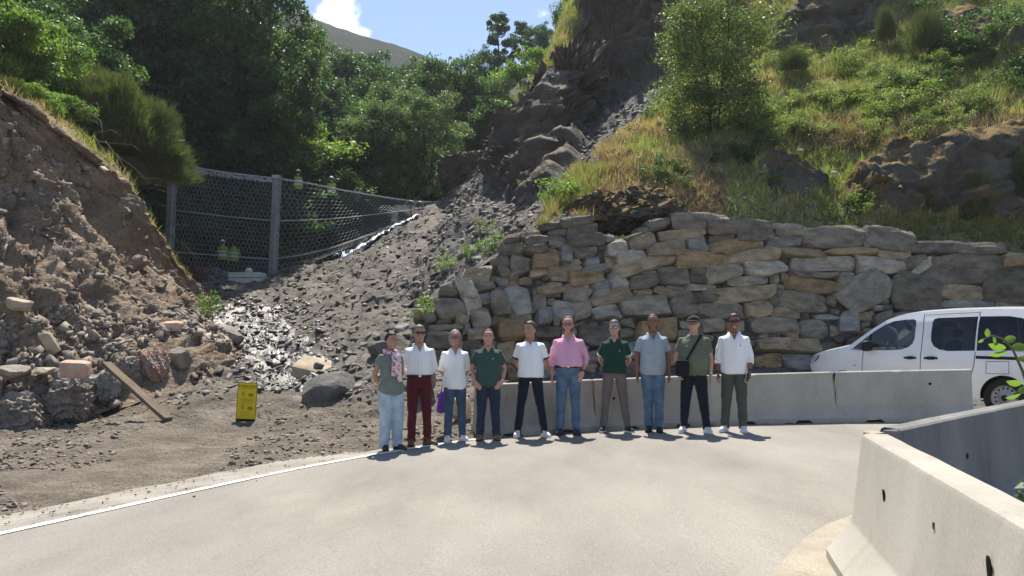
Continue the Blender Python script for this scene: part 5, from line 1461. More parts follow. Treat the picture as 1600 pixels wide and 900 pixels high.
# white umbels
for (u, v) in ((1362, 62), (1368, 58), (1373, 61), (1300, 290), (1243, 255)):
    d = (uh - u) ** 2 + (vh - v - 8) ** 2; i, j = np.unravel_index(np.argmin(d), d.shape); p = Ph[i, j]
    rt_ = empty('umbel_flower', tuple(p)); tag(rt_, 'white umbel flower head on the hillside', 'flower', 'white umbels on the hillside')
    V, Fc = tube([(0, 0, 0), (.02, -.1, .45)], [.01, .006], 5); mk('stem', V, Fc, MATS['grass_green'], rt_)
    V, Fc = ell((.02, -.1, .48), (.09, .09, .03), 9, 5); mk('flower_head', V, Fc, MATS['petal'], rt_)
# reddish plants by the concrete blocks
for (u, v) in ((288, 430), (300, 426), (312, 432), (296, 437)):
    p = W(u, v + 6, 29.0); V, Fc = leaves(np.array([(0, 0, .18)]), np.array([.3]), 420, .07, int(u)); o = empty('red_plant', tuple(p)); mk('foliage', V, Fc, MATS['red_leaf'], o, smooth=False)
    tag(o, 'reddish leafy plant at the foot of the net left of the concrete blocks', 'plant', 'reddish plants by the net')
# sapling and weeds inside the near barrier corner
sap = empty('sapling', (3.02, 4.35, gz(3.02) + .04)); tag(sap, 'thin sapling with a few round bright leaves at the right edge', 'sapling')
S0 = np.array(sap.location)
stem = [np.array((3.02, 4.35, .12)), W(1618, 640, 4.3), W(1598, 580, 4.25), W(1582, 545, 4.2), W(1568, 530, 4.2), W(1550, 524, 4.2), W(1536, 530, 4.2)]
V, Fc = tube(np.array(stem) - S0, [.012, .010, .008, .006, .005, .004, .003], 7); mk('stem', V, Fc, MATS['twig_bark'], sap)
def leaf(u, v, L_, wd, ang, tilt, Y=4.2):
    p = W(u, v, Y) - S0
    n_ = 9; V = []; t = np.linspace(0, 1, n_)
    for s_ in t:
        hw = wd * math.sin(math.pi * min(1, s_ * .96 + .03)) ** .8
        for k in (-1, 0, 1): V.append((s_ * L_, k * hw, -.10 * L_ * (s_ - .5) ** 2 * 2 + abs(k) * hw * .25))
    V = np.array(V) @ rotm(tilt, 0, 0).T @ rotm(0, -ang, 0).T
    mk('leaf', V + p, quads(n_, 3), MATS['leaf_bright'], sap)
for a_ in ((1568, 534, .075, .022, .35, 1.2), (1572, 545, .10, .024, 2.9, 1.0), (1576, 550, .11, .022, 3.3, .8), (1579, 545, .10, .030, .1, 1.0), (1590, 560, .10, .025, -.2, 1.1), (1543, 527, .05, .014, 1.6, 1.2), (1552, 525, .05, .014, -1.4, 1.2), (1538, 530, .04, .010, 3.6, 1.2), (1590, 612, .08, .024, .2, 1.0), (1598, 600, .09, .022, 3.0, 1.0), (1596, 616, .09, .02, 3.4, .8)):
    leaf(*a_)
p = W(1606, 800, 3.6)
V, Fc = leaves(np.array([(0, 0, .0), (.08, .1, .12), (.0, .15, -.12)]), np.array([.13, .14, .15]), 130, .085, 88)
o = mk('weed_clump', V, Fc, MATS['leaf_mid'], smooth=False); o.location = (2.62, 3.75, .56)
V2, F2 = tube([(0, 0, -.5), (.02, 0, 0)], [.01, .006], 6); 
tag(o, 'leafy weed inside the corner of the near barriers at the right edge', 'weed')
# ------------------------------------------------------------------ white van
mat('van_white', [(0.4, (0.74, 0.74, 0.75)), (0.6, (0.78, 0.78, 0.79))], scale=2, rough=0.28, spec=0.5, layer=((0.66, 0.65, 0.62), 2.5, .55, .8))
MATS['van_white'].node_tree.nodes['Principled BSDF'].inputs['Coat Weight'].default_value = 0.6
MATS['van_white'].node_tree.nodes['Principled BSDF'].inputs['Coat Roughness'].default_value = 0.05
mat('van_black', [(0, (0.018, 0.018, 0.019))], rough=0.6)
mat('van_trim', [(0, (0.03, 0.03, 0.032))], rough=0.5)
mat('gap', [(0, (0.03, 0.03, 0.03))], rough=0.9)
mat('tyre', [(0.3, (0.018, 0.018, 0.018)), (0.7, (0.035, 0.033, 0.031))], scale=8, rough=0.85)
mat('rim', [(0.3, (0.30, 0.31, 0.32)), (0.7, (0.42, 0.43, 0.44))], scale=5, rough=0.4, metallic=0.6)
mat('seat_cloth', [(0.3, (0.03, 0.03, 0.033)), (0.7, (0.06, 0.06, 0.065))], scale=9, rough=0.9)
mat('lamp_lens', [(0.3, (0.25, 0.26, 0.27)), (0.7, (0.55, 0.56, 0.58))], scale=9, rough=0.12, spec=0.8)
def glassmat(name, tint, fac=0.12):
    m = bpy.data.materials.new(name); m.use_nodes = True; t = m.node_tree; N = t.nodes; K = t.links.new
    for n_ in list(N):
        if n_.type != 'OUTPUT_MATERIAL': N.remove(n_)
    tr = N.new('ShaderNodeBsdfTransparent'); tr.inputs['Color'].default_value = col4(tint)
    gl = N.new('ShaderNodeBsdfGlossy'); gl.inputs['Roughness'].default_value = 0.02; gl.inputs['Color'].default_value = (.9, .95, 1, 1)
    fr = N.new('ShaderNodeFresnel'); fr.inputs['IOR'].default_value = 1.5
    mx = N.new('ShaderNodeMixShader'); K(fr.outputs[0], mx.inputs[0]); K(tr.outputs[0], mx.inputs[1]); K(gl.outputs[0], mx.inputs[2]); K(mx.outputs[0], N['Material Output'].inputs['Surface'])
    MATS[name] = m
glassmat('glass_clear', (.62, .68, .68)); glassmat('glass_dark', (.16, .17, .18))

VF = Vector((-0.581, 0.814, 0)); VL = Vector((-0.814, -0.581, 0))
vr = Vector((8.14, 12.42, 0)) + VF * 3.675 - VL * 0.78
van = empty('van', (vr.x, vr.y, 0.235), math.atan2(VF.y, VF.x))
tag(van, 'white passenger van parked behind the barriers, front to the left', 'van')
def vw(s, h):
    b = np.interp(h, [.20, .45, .75, 1.0, 1.12, 1.4, 1.6, 1.8], [.86, .905, .925, .918, .895, .845, .79, .70])
    pf = np.interp(s, [-.1, 0, .05, .15, .3, .5, .8, 4.0, 4.25, 4.42], [.55, .68, .76, .855, .925, .97, 1, 1, .985, .93])
    return b * pf
def v3(s, h, sd, off=0.0): return (-s, sd * (vw(s, h) + off), h)
def arch(c, r, n=16): return [(c + r * math.cos(t), .33 + r * math.sin(t)) for t in np.linspace(-.10, math.pi + .10, n)]
top_line = [(.03, .80), (.08, .90), (.20, .985), (.45, 1.055), (.75, 1.115), (.98, 1.165), (1.20, 1.325), (1.45, 1.51), (1.68, 1.655), (1.90, 1.735), (2.2, 1.78), (2.7, 1.80), (3.5, 1.80), (4.0, 1.775), (4.25, 1.735), (4.34, 1.66)]
side_out = [(.05, .40), (.02, .60)] + top_line + [(4.385, 1.3), (4.40, .9), (4.40, .45), (4.36, .34)] + arch(3.675, .365)[::1] + [(2.4, .25)] + arch(.89, .365) + [(.45, .28), (.2, .29)]
win_f = [(1.06, 1.115), (1.28, 1.30), (1.48, 1.455), (1.66, 1.57), (1.80, 1.625), (2.0, 1.65), (2.16, 1.655), (2.21, 1.625), (2.22, 1.55), (2.22, 1.30), (2.19, 1.21), (2.12, 1.15), (2.0, 1.105), (1.75, 1.09), (1.3, 1.09)]
win_r = [(2.50, 1.60), (2.52, 1.645), (2.57, 1.665), (3.235, 1.675), (3.235, 1.095), (2.80, 1.085), (2.66, 1.11), (2.56, 1.17), (2.51, 1.26), (2.50, 1.35)]
win_q = [(3.26, 1.675), (3.70, 1.668), (3.90, 1.63), (4.02, 1.55), (4.09, 1.42), (4.12, 1.25), (4.10, 1.14), (4.05, 1.105), (3.26, 1.095)]
def sheet2d(outer, holes, ds=.12):
    bm = bmesh.new()
    edges = []
    for lp_ in [outer] + list(holes):
        vs_ = [bm.verts.new((a_, b_, 0)) for a_, b_ in lp_]
        for i in range(len(vs_)): edges.append(bm.edges.new((vs_[i], vs_[(i + 1) % len(vs_)])))
    bmesh.ops.triangle_fill(bm, use_beauty=True, use_dissolve=False, edges=edges)
    # drop faces that fell inside holes
    def inside(p, lp_):
        c = False; j = len(lp_) - 1
        for i in range(len(lp_)):
            if (lp_[i][1] > p[1]) != (lp_[j][1] > p[1]) and p[0] < (lp_[j][0] - lp_[i][0]) * (p[1] - lp_[i][1]) / (lp_[j][1] - lp_[i][1]) + lp_[i][0]: c = not c
            j = i
        return c
    bad = []
    for f in bm.faces:
        c = f.calc_center_median()
        if not inside((c.x, c.y), outer) or any(inside((c.x, c.y), h_) for h_ in holes): bad.append(f)
    bmesh.ops.delete(bm, geom=bad, context='FACES')
    x0 = min(p[0] for p in outer); x1 = max(p[0] for p in outer); y0 = min(p[1] for p in outer); y1 = max(p[1] for p in outer)
    for x in np.arange(x0 + ds, x1, ds):
        bmesh.ops.bisect_plane(bm, geom=bm.verts[:] + bm.edges[:] + bm.faces[:], plane_co=(x, 0, 0), plane_no=(1, 0, 0))
    for y in np.arange(y0 + .07, y1, .07):
        bmesh.ops.bisect_plane(bm, geom=bm.verts[:] + bm.edges[:] + bm.faces[:], plane_co=(0, y, 0), plane_no=(0, 1, 0))
    bm.verts.ensure_lookup_table(); bm.faces.ensure_lookup_table(); bm.verts.index_update()
    P = [(v.co.x, v.co.y) for v in bm.verts]; Fc = [tuple(v.index for v in f.verts) for f in bm.faces]
    bm.free(); return P, Fc
def onside(nm, outer, holes, mname, parent, sd, off=0.0, ds=.12, sharp=35):
    P, Fc = sheet2d(outer, holes, ds)
    return mk(nm, [v3(s, h, sd, off) for s, h in P], Fc if sd < 0 else [f[::-1] for f in Fc], MATS[mname], parent, smooth=True, sharp=sharp)
for sd in (1, -1):
    o = onside('side_panel', side_out, [win_f, win_r, win_q], 'van_white', van, sd)
    for nm, wpoly, gm in (('front_door_window', win_f, 'glass_clear'), ('rear_door_window', win_r, 'glass_dark'), ('quarter_window', win_q, 'glass_dark')):
        onside(nm, wpoly, [], gm, van, sd, -.012, ds=.3)
# roof, bonnet and windscreen
def topsheet(nm, sA, sB, t0, t1, mname, n=18, m_=12, off=0.0):
    tl = np.array(top_line); V = []
    for s in np.linspace(sA, sB, n):
        h = float(np.interp(s, tl[:, 0], tl[:, 1])); wd = vw(s, h)
        cr = float(np.interp(s, [0, .3, .95, 1.3, 1.9, 4.2], [.03, .07, .06, .05, .055, .05]))
        fw_ = float(np.interp(s, [0, .1, .3, .9, 1.2, 1.7, 2.0, 5], [.10, .09, .05, .14, .12, .08, 0, 0]))
        for t in np.linspace(t0, t1, m_):
            V.append((-(s - fw_ * (1 - t * t)), t * wd, h + (cr + off) * (1 - t ** 2 * abs(t) ** .6)))
    return mk(nm, np.array(V), quads(n, m_), MATS[mname], van, smooth=True, sharp=50)
topsheet('bonnet', .03, .985, -1, 1, 'van_white'); topsheet('roof', 1.72, 4.34, -1, 1, 'van_white', 24)
topsheet('windscreen', .98, 1.72, -.90, .90, 'glass_clear')
for a_, b_ in ((-1, -.90), (.90, 1)): topsheet('windscreen_pillar', .98, 1.725, a_, b_, 'van_white', 14, 4)
# nose and tail
V = []
for (s, h) in [(.06, .30), (.05, .40), (.02, .60), (.03, .80)]:
    for t in np.linspace(-1, 1, 14): V.append((-(s - .10 * (1 - t * t)), t * vw(s, h), h))
mk('front_bumper', V, quads(4, 14), MATS['van_black'], van)
V = []
for (s, h) in [(4.36, .30), (4.40, .45), (4.40, .9), (4.385, 1.3), (4.34, 1.66)]:
    for t in np.linspace(-1, 1, 10): V.append((-(s + .05 * (1 - t * t)), t * vw(s, h), h))
mk('tailgate', V, quads(5, 10), MATS['van_white'], van)
mk('floor', *box(-2.2, 0, .34, 4.1, 1.62, .06), MATS['van_black'], van, smooth=False)
for sd in (1, -1):
    onside('bumper_corner', [(.045, .30), (.015, .60), (.03, .70), (.10, .66), (.28, .60), (.47, .575), (.52, .50), (.525, .36), (.50, .29)], [], 'van_black', van, sd, .006)
    onside('headlight', [(.035, .805), (.085, .895), (.20, .972), (.33, .985), (.30, .93), (.22, .87), (.12, .82)], [], 'lamp_lens', van, sd, .006, ds=.06)
    onside('headlight_bezel', [(.22, .865), (.30, .925), (.33, .985), (.35, .975), (.32, .91), (.235, .85)], [], 'van_black', van, sd, .008)
    def strip2(nm, pts, wd, mname, off=.004):
        pts = np.array(pts, float); d = np.gradient(pts, axis=0); d /= np.linalg.norm(d, axis=1)[:, None]; nn_ = np.stack([-d[:, 1], d[:, 0]], 1) * wd / 2
        V = []
        for p, q in zip(pts, nn_):
            for k in (-1, 1): V.append(v3(*(p + q * k), sd, off))
        mk(nm, V, quads(len(pts), 2), MATS[mname], van)
    ln = lambda a_, b_, n_=14: [tuple(np.array(a_) * (1 - f) + np.array(b_) * f) for f in np.linspace(0, 1, n_)]
    strip2('panel_gap', ln((1.29, 1.08), (1.27, .80), 8)[:-1] + ln((1.27, .80), (1.30, .28), 8), .010, 'gap')
    strip2('panel_gap', ln((2.33, 1.74), (2.36, 1.45), 8)[:-1] + ln((2.36, 1.45), (2.34, .28), 14), .010, 'gap')
    strip2('panel_gap', ln((3.25, 1.76), (3.25, 1.68), 4), .010, 'gap')
    strip2('panel_gap', ln((3.25, 1.08), (3.23, .85), 8)[:-1] + ln((3.23, .85), (3.16, .55), 8)[:-1] + ln((3.16, .55), (3.15, .28), 8), .010, 'gap')
    strip2('panel_gap', ln((2.35, 1.725), (3.25, 1.745), 10), .008, 'gap')
    strip2('panel_gap', ln((1.02, 1.10), (1.29, 1.085), 5), .008, 'gap')
    strip2('slide_rail', ln((3.26, .985), (4.36, .965), 16), .05, 'van_black', .006)
    strip2('rub_strip', ln((1.36, .46), (3.12, .46), 24), .10, 'van_trim', .010)
    strip2('window_divider', ln((1.40, 1.395), (1.38, 1.095), 6), .045, 'van_black', -.004)
    for nm_, pts in (('fuel_flap', [(3.42, .72), (3.42, .92), (3.76, .92), (3.76, .72), (3.42, .72)]),):
        for a_, b_ in zip(pts[:-1], pts[1:]): strip2(nm_, ln(a_, b_, 5), .007, 'gap')
    for s0, s1 in ((2.07, 2.27), (2.42, 2.64)):
        P = [v3(s, .955 + .012 * math.sin(math.pi * (s - s0) / (s1 - s0)), sd, .03 * math.sin(math.pi * (s - s0) / (s1 - s0)) ** .5 + .004) for s in np.linspace(s0, s1, 8)]
        mk('door_handle', *tube(P, [.018] * 8, 8), MATS['van_black'], van)
        onside('handle_recess', [(s0 + .04, .93), (s0 + .04, .985), (s1 - .05, .99), (s1 - .05, .93)], [], 'van_trim', van, sd, .003)
    V, Fc = cube_grid(5); V = V / (np.abs(V) ** 4).sum(1)[:, None] ** .25 * (.07, .11, .10); mk('door_mirror', V + (-1.42, sd * 1.02, 1.17), Fc, MATS['van_black'], van)
    mk('marker_lamp', *ell(v3(1.12, .80, sd, .003), (.03, .006, .015), 8, 6), MATS['lamp_lens'], van)
    # wheels
    for s in (.89, 3.675):
        wr = empty('wheel', (0, 0, 0)); wr.parent = van; wr.location = (-s, sd * .79, .325)
        prof = [(.21, -.10), (.29, -.105), (.318, -.085), (.325, -.05), (.325, .05), (.318, .085), (.29, .105), (.21, .10)]
        V = []; n_ = 40
        for i in range(n_):
            a_ = 2 * math.pi * i / n_
            for (r, y) in prof: V.append((r * math.cos(a_), y, r * math.sin(a_)))
        k = len(prof); Fc = [(i * k + j, ((i + 1) % n_) * k + j, ((i + 1) % n_) * k + (j + 1) % k, i * k + (j + 1) % k) for i in range(n_) for j in range(k)]
        mk('tyre', V, Fc, MATS['tyre'], wr, smooth=True, sharp=40)
        V = []; prof = [(.212, .085), (.20, .055), (.17, .04), (.12, .06), (.07, .075), (.05, .085), (.001, .088)]
        for i in range(n_):
            a_ = 2 * math.pi * i / n_
            for (r, y) in prof: V.append((r * math.cos(a_), sd * y, r * math.sin(a_)))
        k = len(prof); Fc = [(i * k + j, i * k + j + 1, ((i + 1) % n_) * k + j + 1, ((i + 1) % n_) * k + j) for i in range(n_) for j in range(k - 1)]
        mk('rim', V, Fc, MATS['rim'], wr, smooth=True, sharp=60)
        for i in range(14):
            a_ = 2 * math.pi * i / 14
            mk('rim_hole', *ell((.155 * math.cos(a_), sd * .052, .155 * math.sin(a_)), (.017, .012, .017), 8, 6), MATS['gap'], wr)
        mk('hub_cap', *ell((0, sd * .085, 0), (.052, .02, .052), 12, 6), MATS['van_black'], wr)
    for s in (.89, 3.675):
        V = []
        for (x_, h_) in arch(s, .365, 20):
            V.append((-x_, sd * (vw(x_, h_) - .004), h_)); V.append((-x_, sd * .55, h_))
        mk('wheel_arch_liner', V, quads(20, 2), MATS['gap'], van)
# cabin
for sd in (1, -1):
    for s, hh in ((1.95, 1.0), (2.85, .95)):
        V, Fc = cube_grid(6); Q = V / (np.abs(V) ** 5).sum(1)[:, None] ** .2
        st = empty('seat', (-s, sd * .40, 0)); st.parent = van
        mk('seat_cushion', Q * (.25, .24, .09) + (0, 0, .62), Fc, MATS['seat_cloth'], st)
        B = Q * (.07, .24, .33); B[:, 0] -= .28 * (B[:, 2] + .33) ; mk('seat_back', B + (-.22, 0, .95), Fc, MATS['seat_cloth'], st)
        mk('headrest', Q * (.05, .13, .09) + (-.44, 0, 1.40), Fc, MATS['seat_cloth'], st)
V, Fc = cube_grid(6); Q = V / (np.abs(V) ** 4).sum(1)[:, None] ** .25
mk('dashboard', Q * (.24, .76, .16) + (-1.25, 0, .98), Fc, MATS['seat_cloth'], van)
ring = [np.array((-1.60 + .08 * math.sin(t), .40 + .18 * math.cos(t), 1.08 + .17 * math.sin(t))) for t in np.linspace(0, 2 * math.pi, 25)]
mk('steering_wheel', *tube(ring, [.016] * 25, 6), MATS['van_black'], van)
# ------------------------------------------------------------------ people
def remesh(parts, voxel, ratio=0.4, smooth=4, fold=None, fac=0.5):
    """Fuses overlapping closed shapes into one continuous skin."""
    mb = MB()
    for V, Fc in parts: mb.add(V, Fc)
    me_ = mesh_np('tmp', np.vstack(mb.V), mb.F, False)
    ob = bpy.data.objects.new('tmp', me_); C.objects.link(ob)
    m1 = ob.modifiers.new('r', 'REMESH'); m1.mode = 'VOXEL'; m1.voxel_size = voxel
    m2 = ob.modifiers.new('s', 'SMOOTH'); m2.iterations = smooth; m2.factor = fac
    if ratio < 1:
        m3 = ob.modifiers.new('d', 'DECIMATE'); m3.ratio = ratio
    dg = bpy.context.evaluated_depsgraph_get()
    out = bpy.data.meshes.new_from_object(ob.evaluated_get(dg))
    bpy.data.objects.remove(ob); bpy.data.meshes.remove(me_)
    if fold is not None:
        n = len(out.vertices)
        co = np.empty(n * 3, np.float32); out.vertices.foreach_get('co', co); co = co.reshape(-1, 3).astype(float)
        no = np.empty(n * 3, np.float32); out.vertices.foreach_get('normal', no); no = no.reshape(-1, 3)
        co = co + no * fold(co)[:, None]
        out.vertices.foreach_set('co', co.astype(np.float32).ravel()); out.update()
    out.polygons.foreach_set('use_smooth', np.ones(len(out.polygons), dtype=bool))
    out.materials.clear()
    return out

def fabric(name, c, var=0.12, sc_=7, rough=0.9, fine=0.06, sheen=0.1):
    return mat(name, [(0.35, tuple(x * (1 - var) for x in c)), (0.65, tuple(min(1, x * (1 + var)) for x in c))], scale=sc_, detail=4, rough=rough, bump=0.25, bscale=220, dist=0.002,
               fine=fine, fscale=160, spec=0.2, sheen=sheen)
fabric('denim_light', (0.36, 0.45, 0.53), .18); fabric('denim_mid', (0.050, 0.085, 0.135), .28); fabric('denim_blue', (0.092, 0.15, 0.225), .30); fabric('denim_dark', (0.022, 0.036, 0.062), .2)
fabric('navy', (0.012, 0.015, 0.024)); fabric('burgundy', (0.085, 0.012, 0.018)); fabric('taupe', (0.155, 0.125, 0.115)); fabric('olive_cloth', (0.072, 0.082, 0.062)); fabric('black_cloth', (0.010, 0.011, 0.014))
fabric('tee_sage', (0.16, 0.185, 0.165)); fabric('white_cotton', (0.83, 0.82, 0.83), .02); fabric('white_polo', (0.84, 0.83, 0.84), .02); fabric('green_polo', (0.040, 0.078, 0.068)); fabric('pink_cotton', (0.72, 0.36, 0.50), .06)
fabric('bottle_polo', (0.010, 0.050, 0.034)); fabric('grey_linen', (0.34, 0.38, 0.42), .10); fabric('olive_tee', (0.125, 0.145, 0.098)); fabric('hivis', (0.24, 0.34, 0.04), .1); fabric('purple_cloth', (0.18, 0.06, 0.40)); fabric('reflect', (0.65, 0.66, 0.66))
mat('leather_brown', [(0.3, (0.10, 0.052, 0.028)), (0.7, (0.16, 0.085, 0.045))], scale=9, rough=0.55); mat('leather_tan', [(0.3, (0.20, 0.11, 0.055)), (0.7, (0.28, 0.16, 0.085))], scale=9, rough=0.6)
mat('shoe_dark', [(0.3, (0.025, 0.024, 0.024)), (0.7, (0.05, 0.047, 0.045))], scale=9, rough=0.7); mat('shoe_white', [(0.3, (0.62, 0.61, 0.59)), (0.7, (0.76, 0.75, 0.73))], scale=9, rough=0.6); mat('sole_white', [(0, (0.7, 0.69, 0.66))], rough=.7); mat('sole_dark', [(0, (0.035, 0.032, 0.03))], rough=.8)
mat('belt', [(0, (0.02, 0.016, 0.014))], rough=.5); mat('metal', [(0, (0.6, 0.58, 0.52))], rough=.3, metallic=.9); mat('lens_dark', [(0, (0.012, 0.010, 0.010))], rough=.12, spec=.7); mat('lens_mirror', [(0, (0.25, 0.42, 0.62))], rough=.08, metallic=.85)
mat('lip', [(0, (0.30, 0.12, 0.10))], rough=.5); mat('eye_dark', [(0, (0.03, 0.022, 0.018))], rough=.3); mat('eye_white', [(0, (0.55, 0.5, 0.47))], rough=.3); mat('teeth', [(0, (0.75, 0.72, 0.68))], rough=.4)
for k_, c_ in (('fair', (0.50, 0.29, 0.21)), ('tanned', (0.40, 0.215, 0.145)), ('ruddy', (0.50, 0.26, 0.19)), ('brown', (0.24, 0.115, 0.072)), ('pale', (0.56, 0.35, 0.27))):
    m_ = mat('skin_' + k_, [(0.3, tuple(x * .88 for x in c_)), (0.7, tuple(x * 1.1 for x in c_))], scale=16, detail=3, rough=.55, spec=.35)
    m_.node_tree.nodes['Principled BSDF'].inputs['Subsurface Weight'].default_value = 0.08; m_.node_tree.nodes['Principled BSDF'].inputs['Subsurface Radius'].default_value = (.02, .008, .004)
for k_, c_ in (('black', (0.014, 0.011, 0.010)), ('dark', (0.028, 0.020, 0.015)), ('brown', (0.065, 0.040, 0.024)), ('grey', (0.20, 0.19, 0.18)), ('salt', (0.11, 0.10, 0.093)), ('stubble', (0.12, 0.075, 0.055))):
    mat('hair_' + k_, [(0.3, tuple(x * .6 for x in c_)), (0.7, tuple(x * 1.35 for x in c_))], scale=30, detail=5, rough=.6, bump=.6, bscale=90, dist=.006, stretch=(1, 1, .3), spec=.3)
def checks(name, base, line, k):
    m = bpy.data.materials.new(name); m.use_nodes = True; t = m.node_tree; N = t.nodes; K = t.links.new; b = N['Principled BSDF']; b.inputs['Roughness'].default_value = .9
    co = N.new('ShaderNodeTexCoord'); sp_ = N.new('ShaderNodeSeparateXYZ'); K(co.outputs['Object'], sp_.inputs[0]); fs = []
    for ax in (0, 2):
        mu = N.new('ShaderNodeMath'); mu.operation = 'MULTIPLY'; mu.inputs[1].default_value = k; K(sp_.outputs[ax], mu.inputs[0])
        fr = N.new('ShaderNodeMath'); fr.operation = 'FRACT'; K(mu.outputs[0], fr.inputs[0])
        lt = N.new('ShaderNodeMath'); lt.operation = 'LESS_THAN'; lt.inputs[1].default_value = .14; K(fr.outputs[0], lt.inputs[0]); fs.append(lt)
    mxm = N.new('ShaderNodeMath'); mxm.operation = 'MAXIMUM'; K(fs[0].outputs[0], mxm.inputs[0]); K(fs[1].outputs[0], mxm.inputs[1])
    mx = N.new('ShaderNodeMixRGB'); mx.inputs[1].default_value = col4(base); mx.inputs[2].default_value = col4(line); K(mxm.outputs[0], mx.inputs[0]); K(mx.outputs[0], b.inputs['Base Color']); MATS[name] = m
checks('check_shirt', (.82, .81, .82), (.66, .67, .74), 30)
def scarfmat():
    m = bpy.data.materials.new('scarf'); m.use_nodes = True; t = m.node_tree; N = t.nodes; K = t.links.new; b = N['Principled BSDF']; b.inputs['Roughness'].default_value = .95
    co = N.new('ShaderNodeTexCoord'); v_ = N.new('ShaderNodeTexNoise'); v_.inputs['Scale'].default_value = 18; v_.inputs['Detail'].default_value = 2; K(co.outputs['Object'], v_.inputs['Vector'])
    rp = N.new('ShaderNodeValToRGB'); e = rp.color_ramp.elements; rp.color_ramp.interpolation = 'CONSTANT'
    for p_, c_ in ((0, (.08, .09, .16)), (.40, (.62, .30, .34)), (.50, (.72, .62, .62)), (.60, (.60, .38, .42)), (.68, (.10, .10, .15))):
        if p_ == 0: e[0].color = col4(c_)
        else: x = e.new(p_); x.color = col4(c_)
    e[-1].color = col4((.1, .1, .15)); K(v_.outputs['Fac'], rp.inputs['Fac']); K(rp.outputs['Color'], b.inputs['Base Color']); MATS['scarf'] = m
scarfmat(); glassmat('glass_spec', (.95, .96, .96))

def hand_parts(wr, dr, palm_n, curl=0.35, s=1.0):
    """Palm and five fingers from the wrist; dr: pointing direction, palm_n: palm normal (curl side)."""
    d = Vector(dr).normalized(); n = Vector(palm_n); n = (n - d * n.dot(d)).normalized(); b = d.cross(n)      # b: across the palm
    wr = Vector(wr); out = []
    pc = [wr - d * .015, wr + d * .03 * s, wr + d * .07 * s, wr + d * .095 * s]
    out.append(tube(pc, [.028 * s, .036 * s, .041 * s, .036 * s], 12, flat=(.42, b)))
    for k, (o_, L_) in enumerate(((-.030, .068), (-.010, .080), (.010, .076), (.028, .060))):
        p0 = wr + d * .088 * s + b * o_ * s; pts = [p0]; dd = d.copy()
        for j in range(3):
            dd = (dd + n * (curl * (.5 + .45 * j))).normalized(); pts.append(pts[-1] + dd * L_ * s * (.42, .33, .25)[j])
        out.append(tube(pts, [.0098 * s, .0095 * s, .0088 * s, .0070 * s], 7))
    p0 = wr + d * .025 * s - b * .028 * s; td = (d * .75 - b * .62 + n * .25).normalized()
    pts = [p0, p0 + td * .032 * s, p0 + td * .032 * s + (td * .6 + d * .6 + n * .15).normalized() * .03 * s, p0 + td * .032 * s + (td * .5 + d * .8 + n * .3).normalized() * .055 * s]
    out.append(tube(pts, [.0135 * s, .0125 * s, .0105 * s, .008 * s], 7))
    return out

POSE = {  # elbow, wrist, hand direction, palm normal, curl (x mirrored per side)
    'side': ((.222, .030, 1.120), (.228, -.045, .880), (.02, -.12, -1), (-1, -.25, 0), .30),
    'back': ((.236, .110, 1.125), (.115, .185, .965), (-.85, .05, -.35), (.1, 1, 0), .35),
    'pocket': ((.248, .085, 1.13), (.200, -.075, .935), (-.30, -.08, -.9), (-.3, 1, 0), .15),
    'thumb': ((.244, .045, 1.125), (.205, -.105, .935), (-.62, -.15, -.75), (0, 1, 0), .30),
    'bag': ((.228, .010, 1.125), (.198, -.105, .925), (-.25, -.25, -.95), (-1, .2, 0), .6),
    'hold': ((.226, .02, 1.12), (.220, -.090, .905), (-.05, -.2, -1), (-1, 0, 0), .75),
    'reach': ((.270, -.12, 1.20), (.16, -.32, 1.22), (-.1, -.9, .3), (0, .3, -1), .9),
    'low': ((.25, -.06, 1.13), (.17, -.26, 1.0), (-.2, -.9, -.2), (0, 0, -1), .8),
}

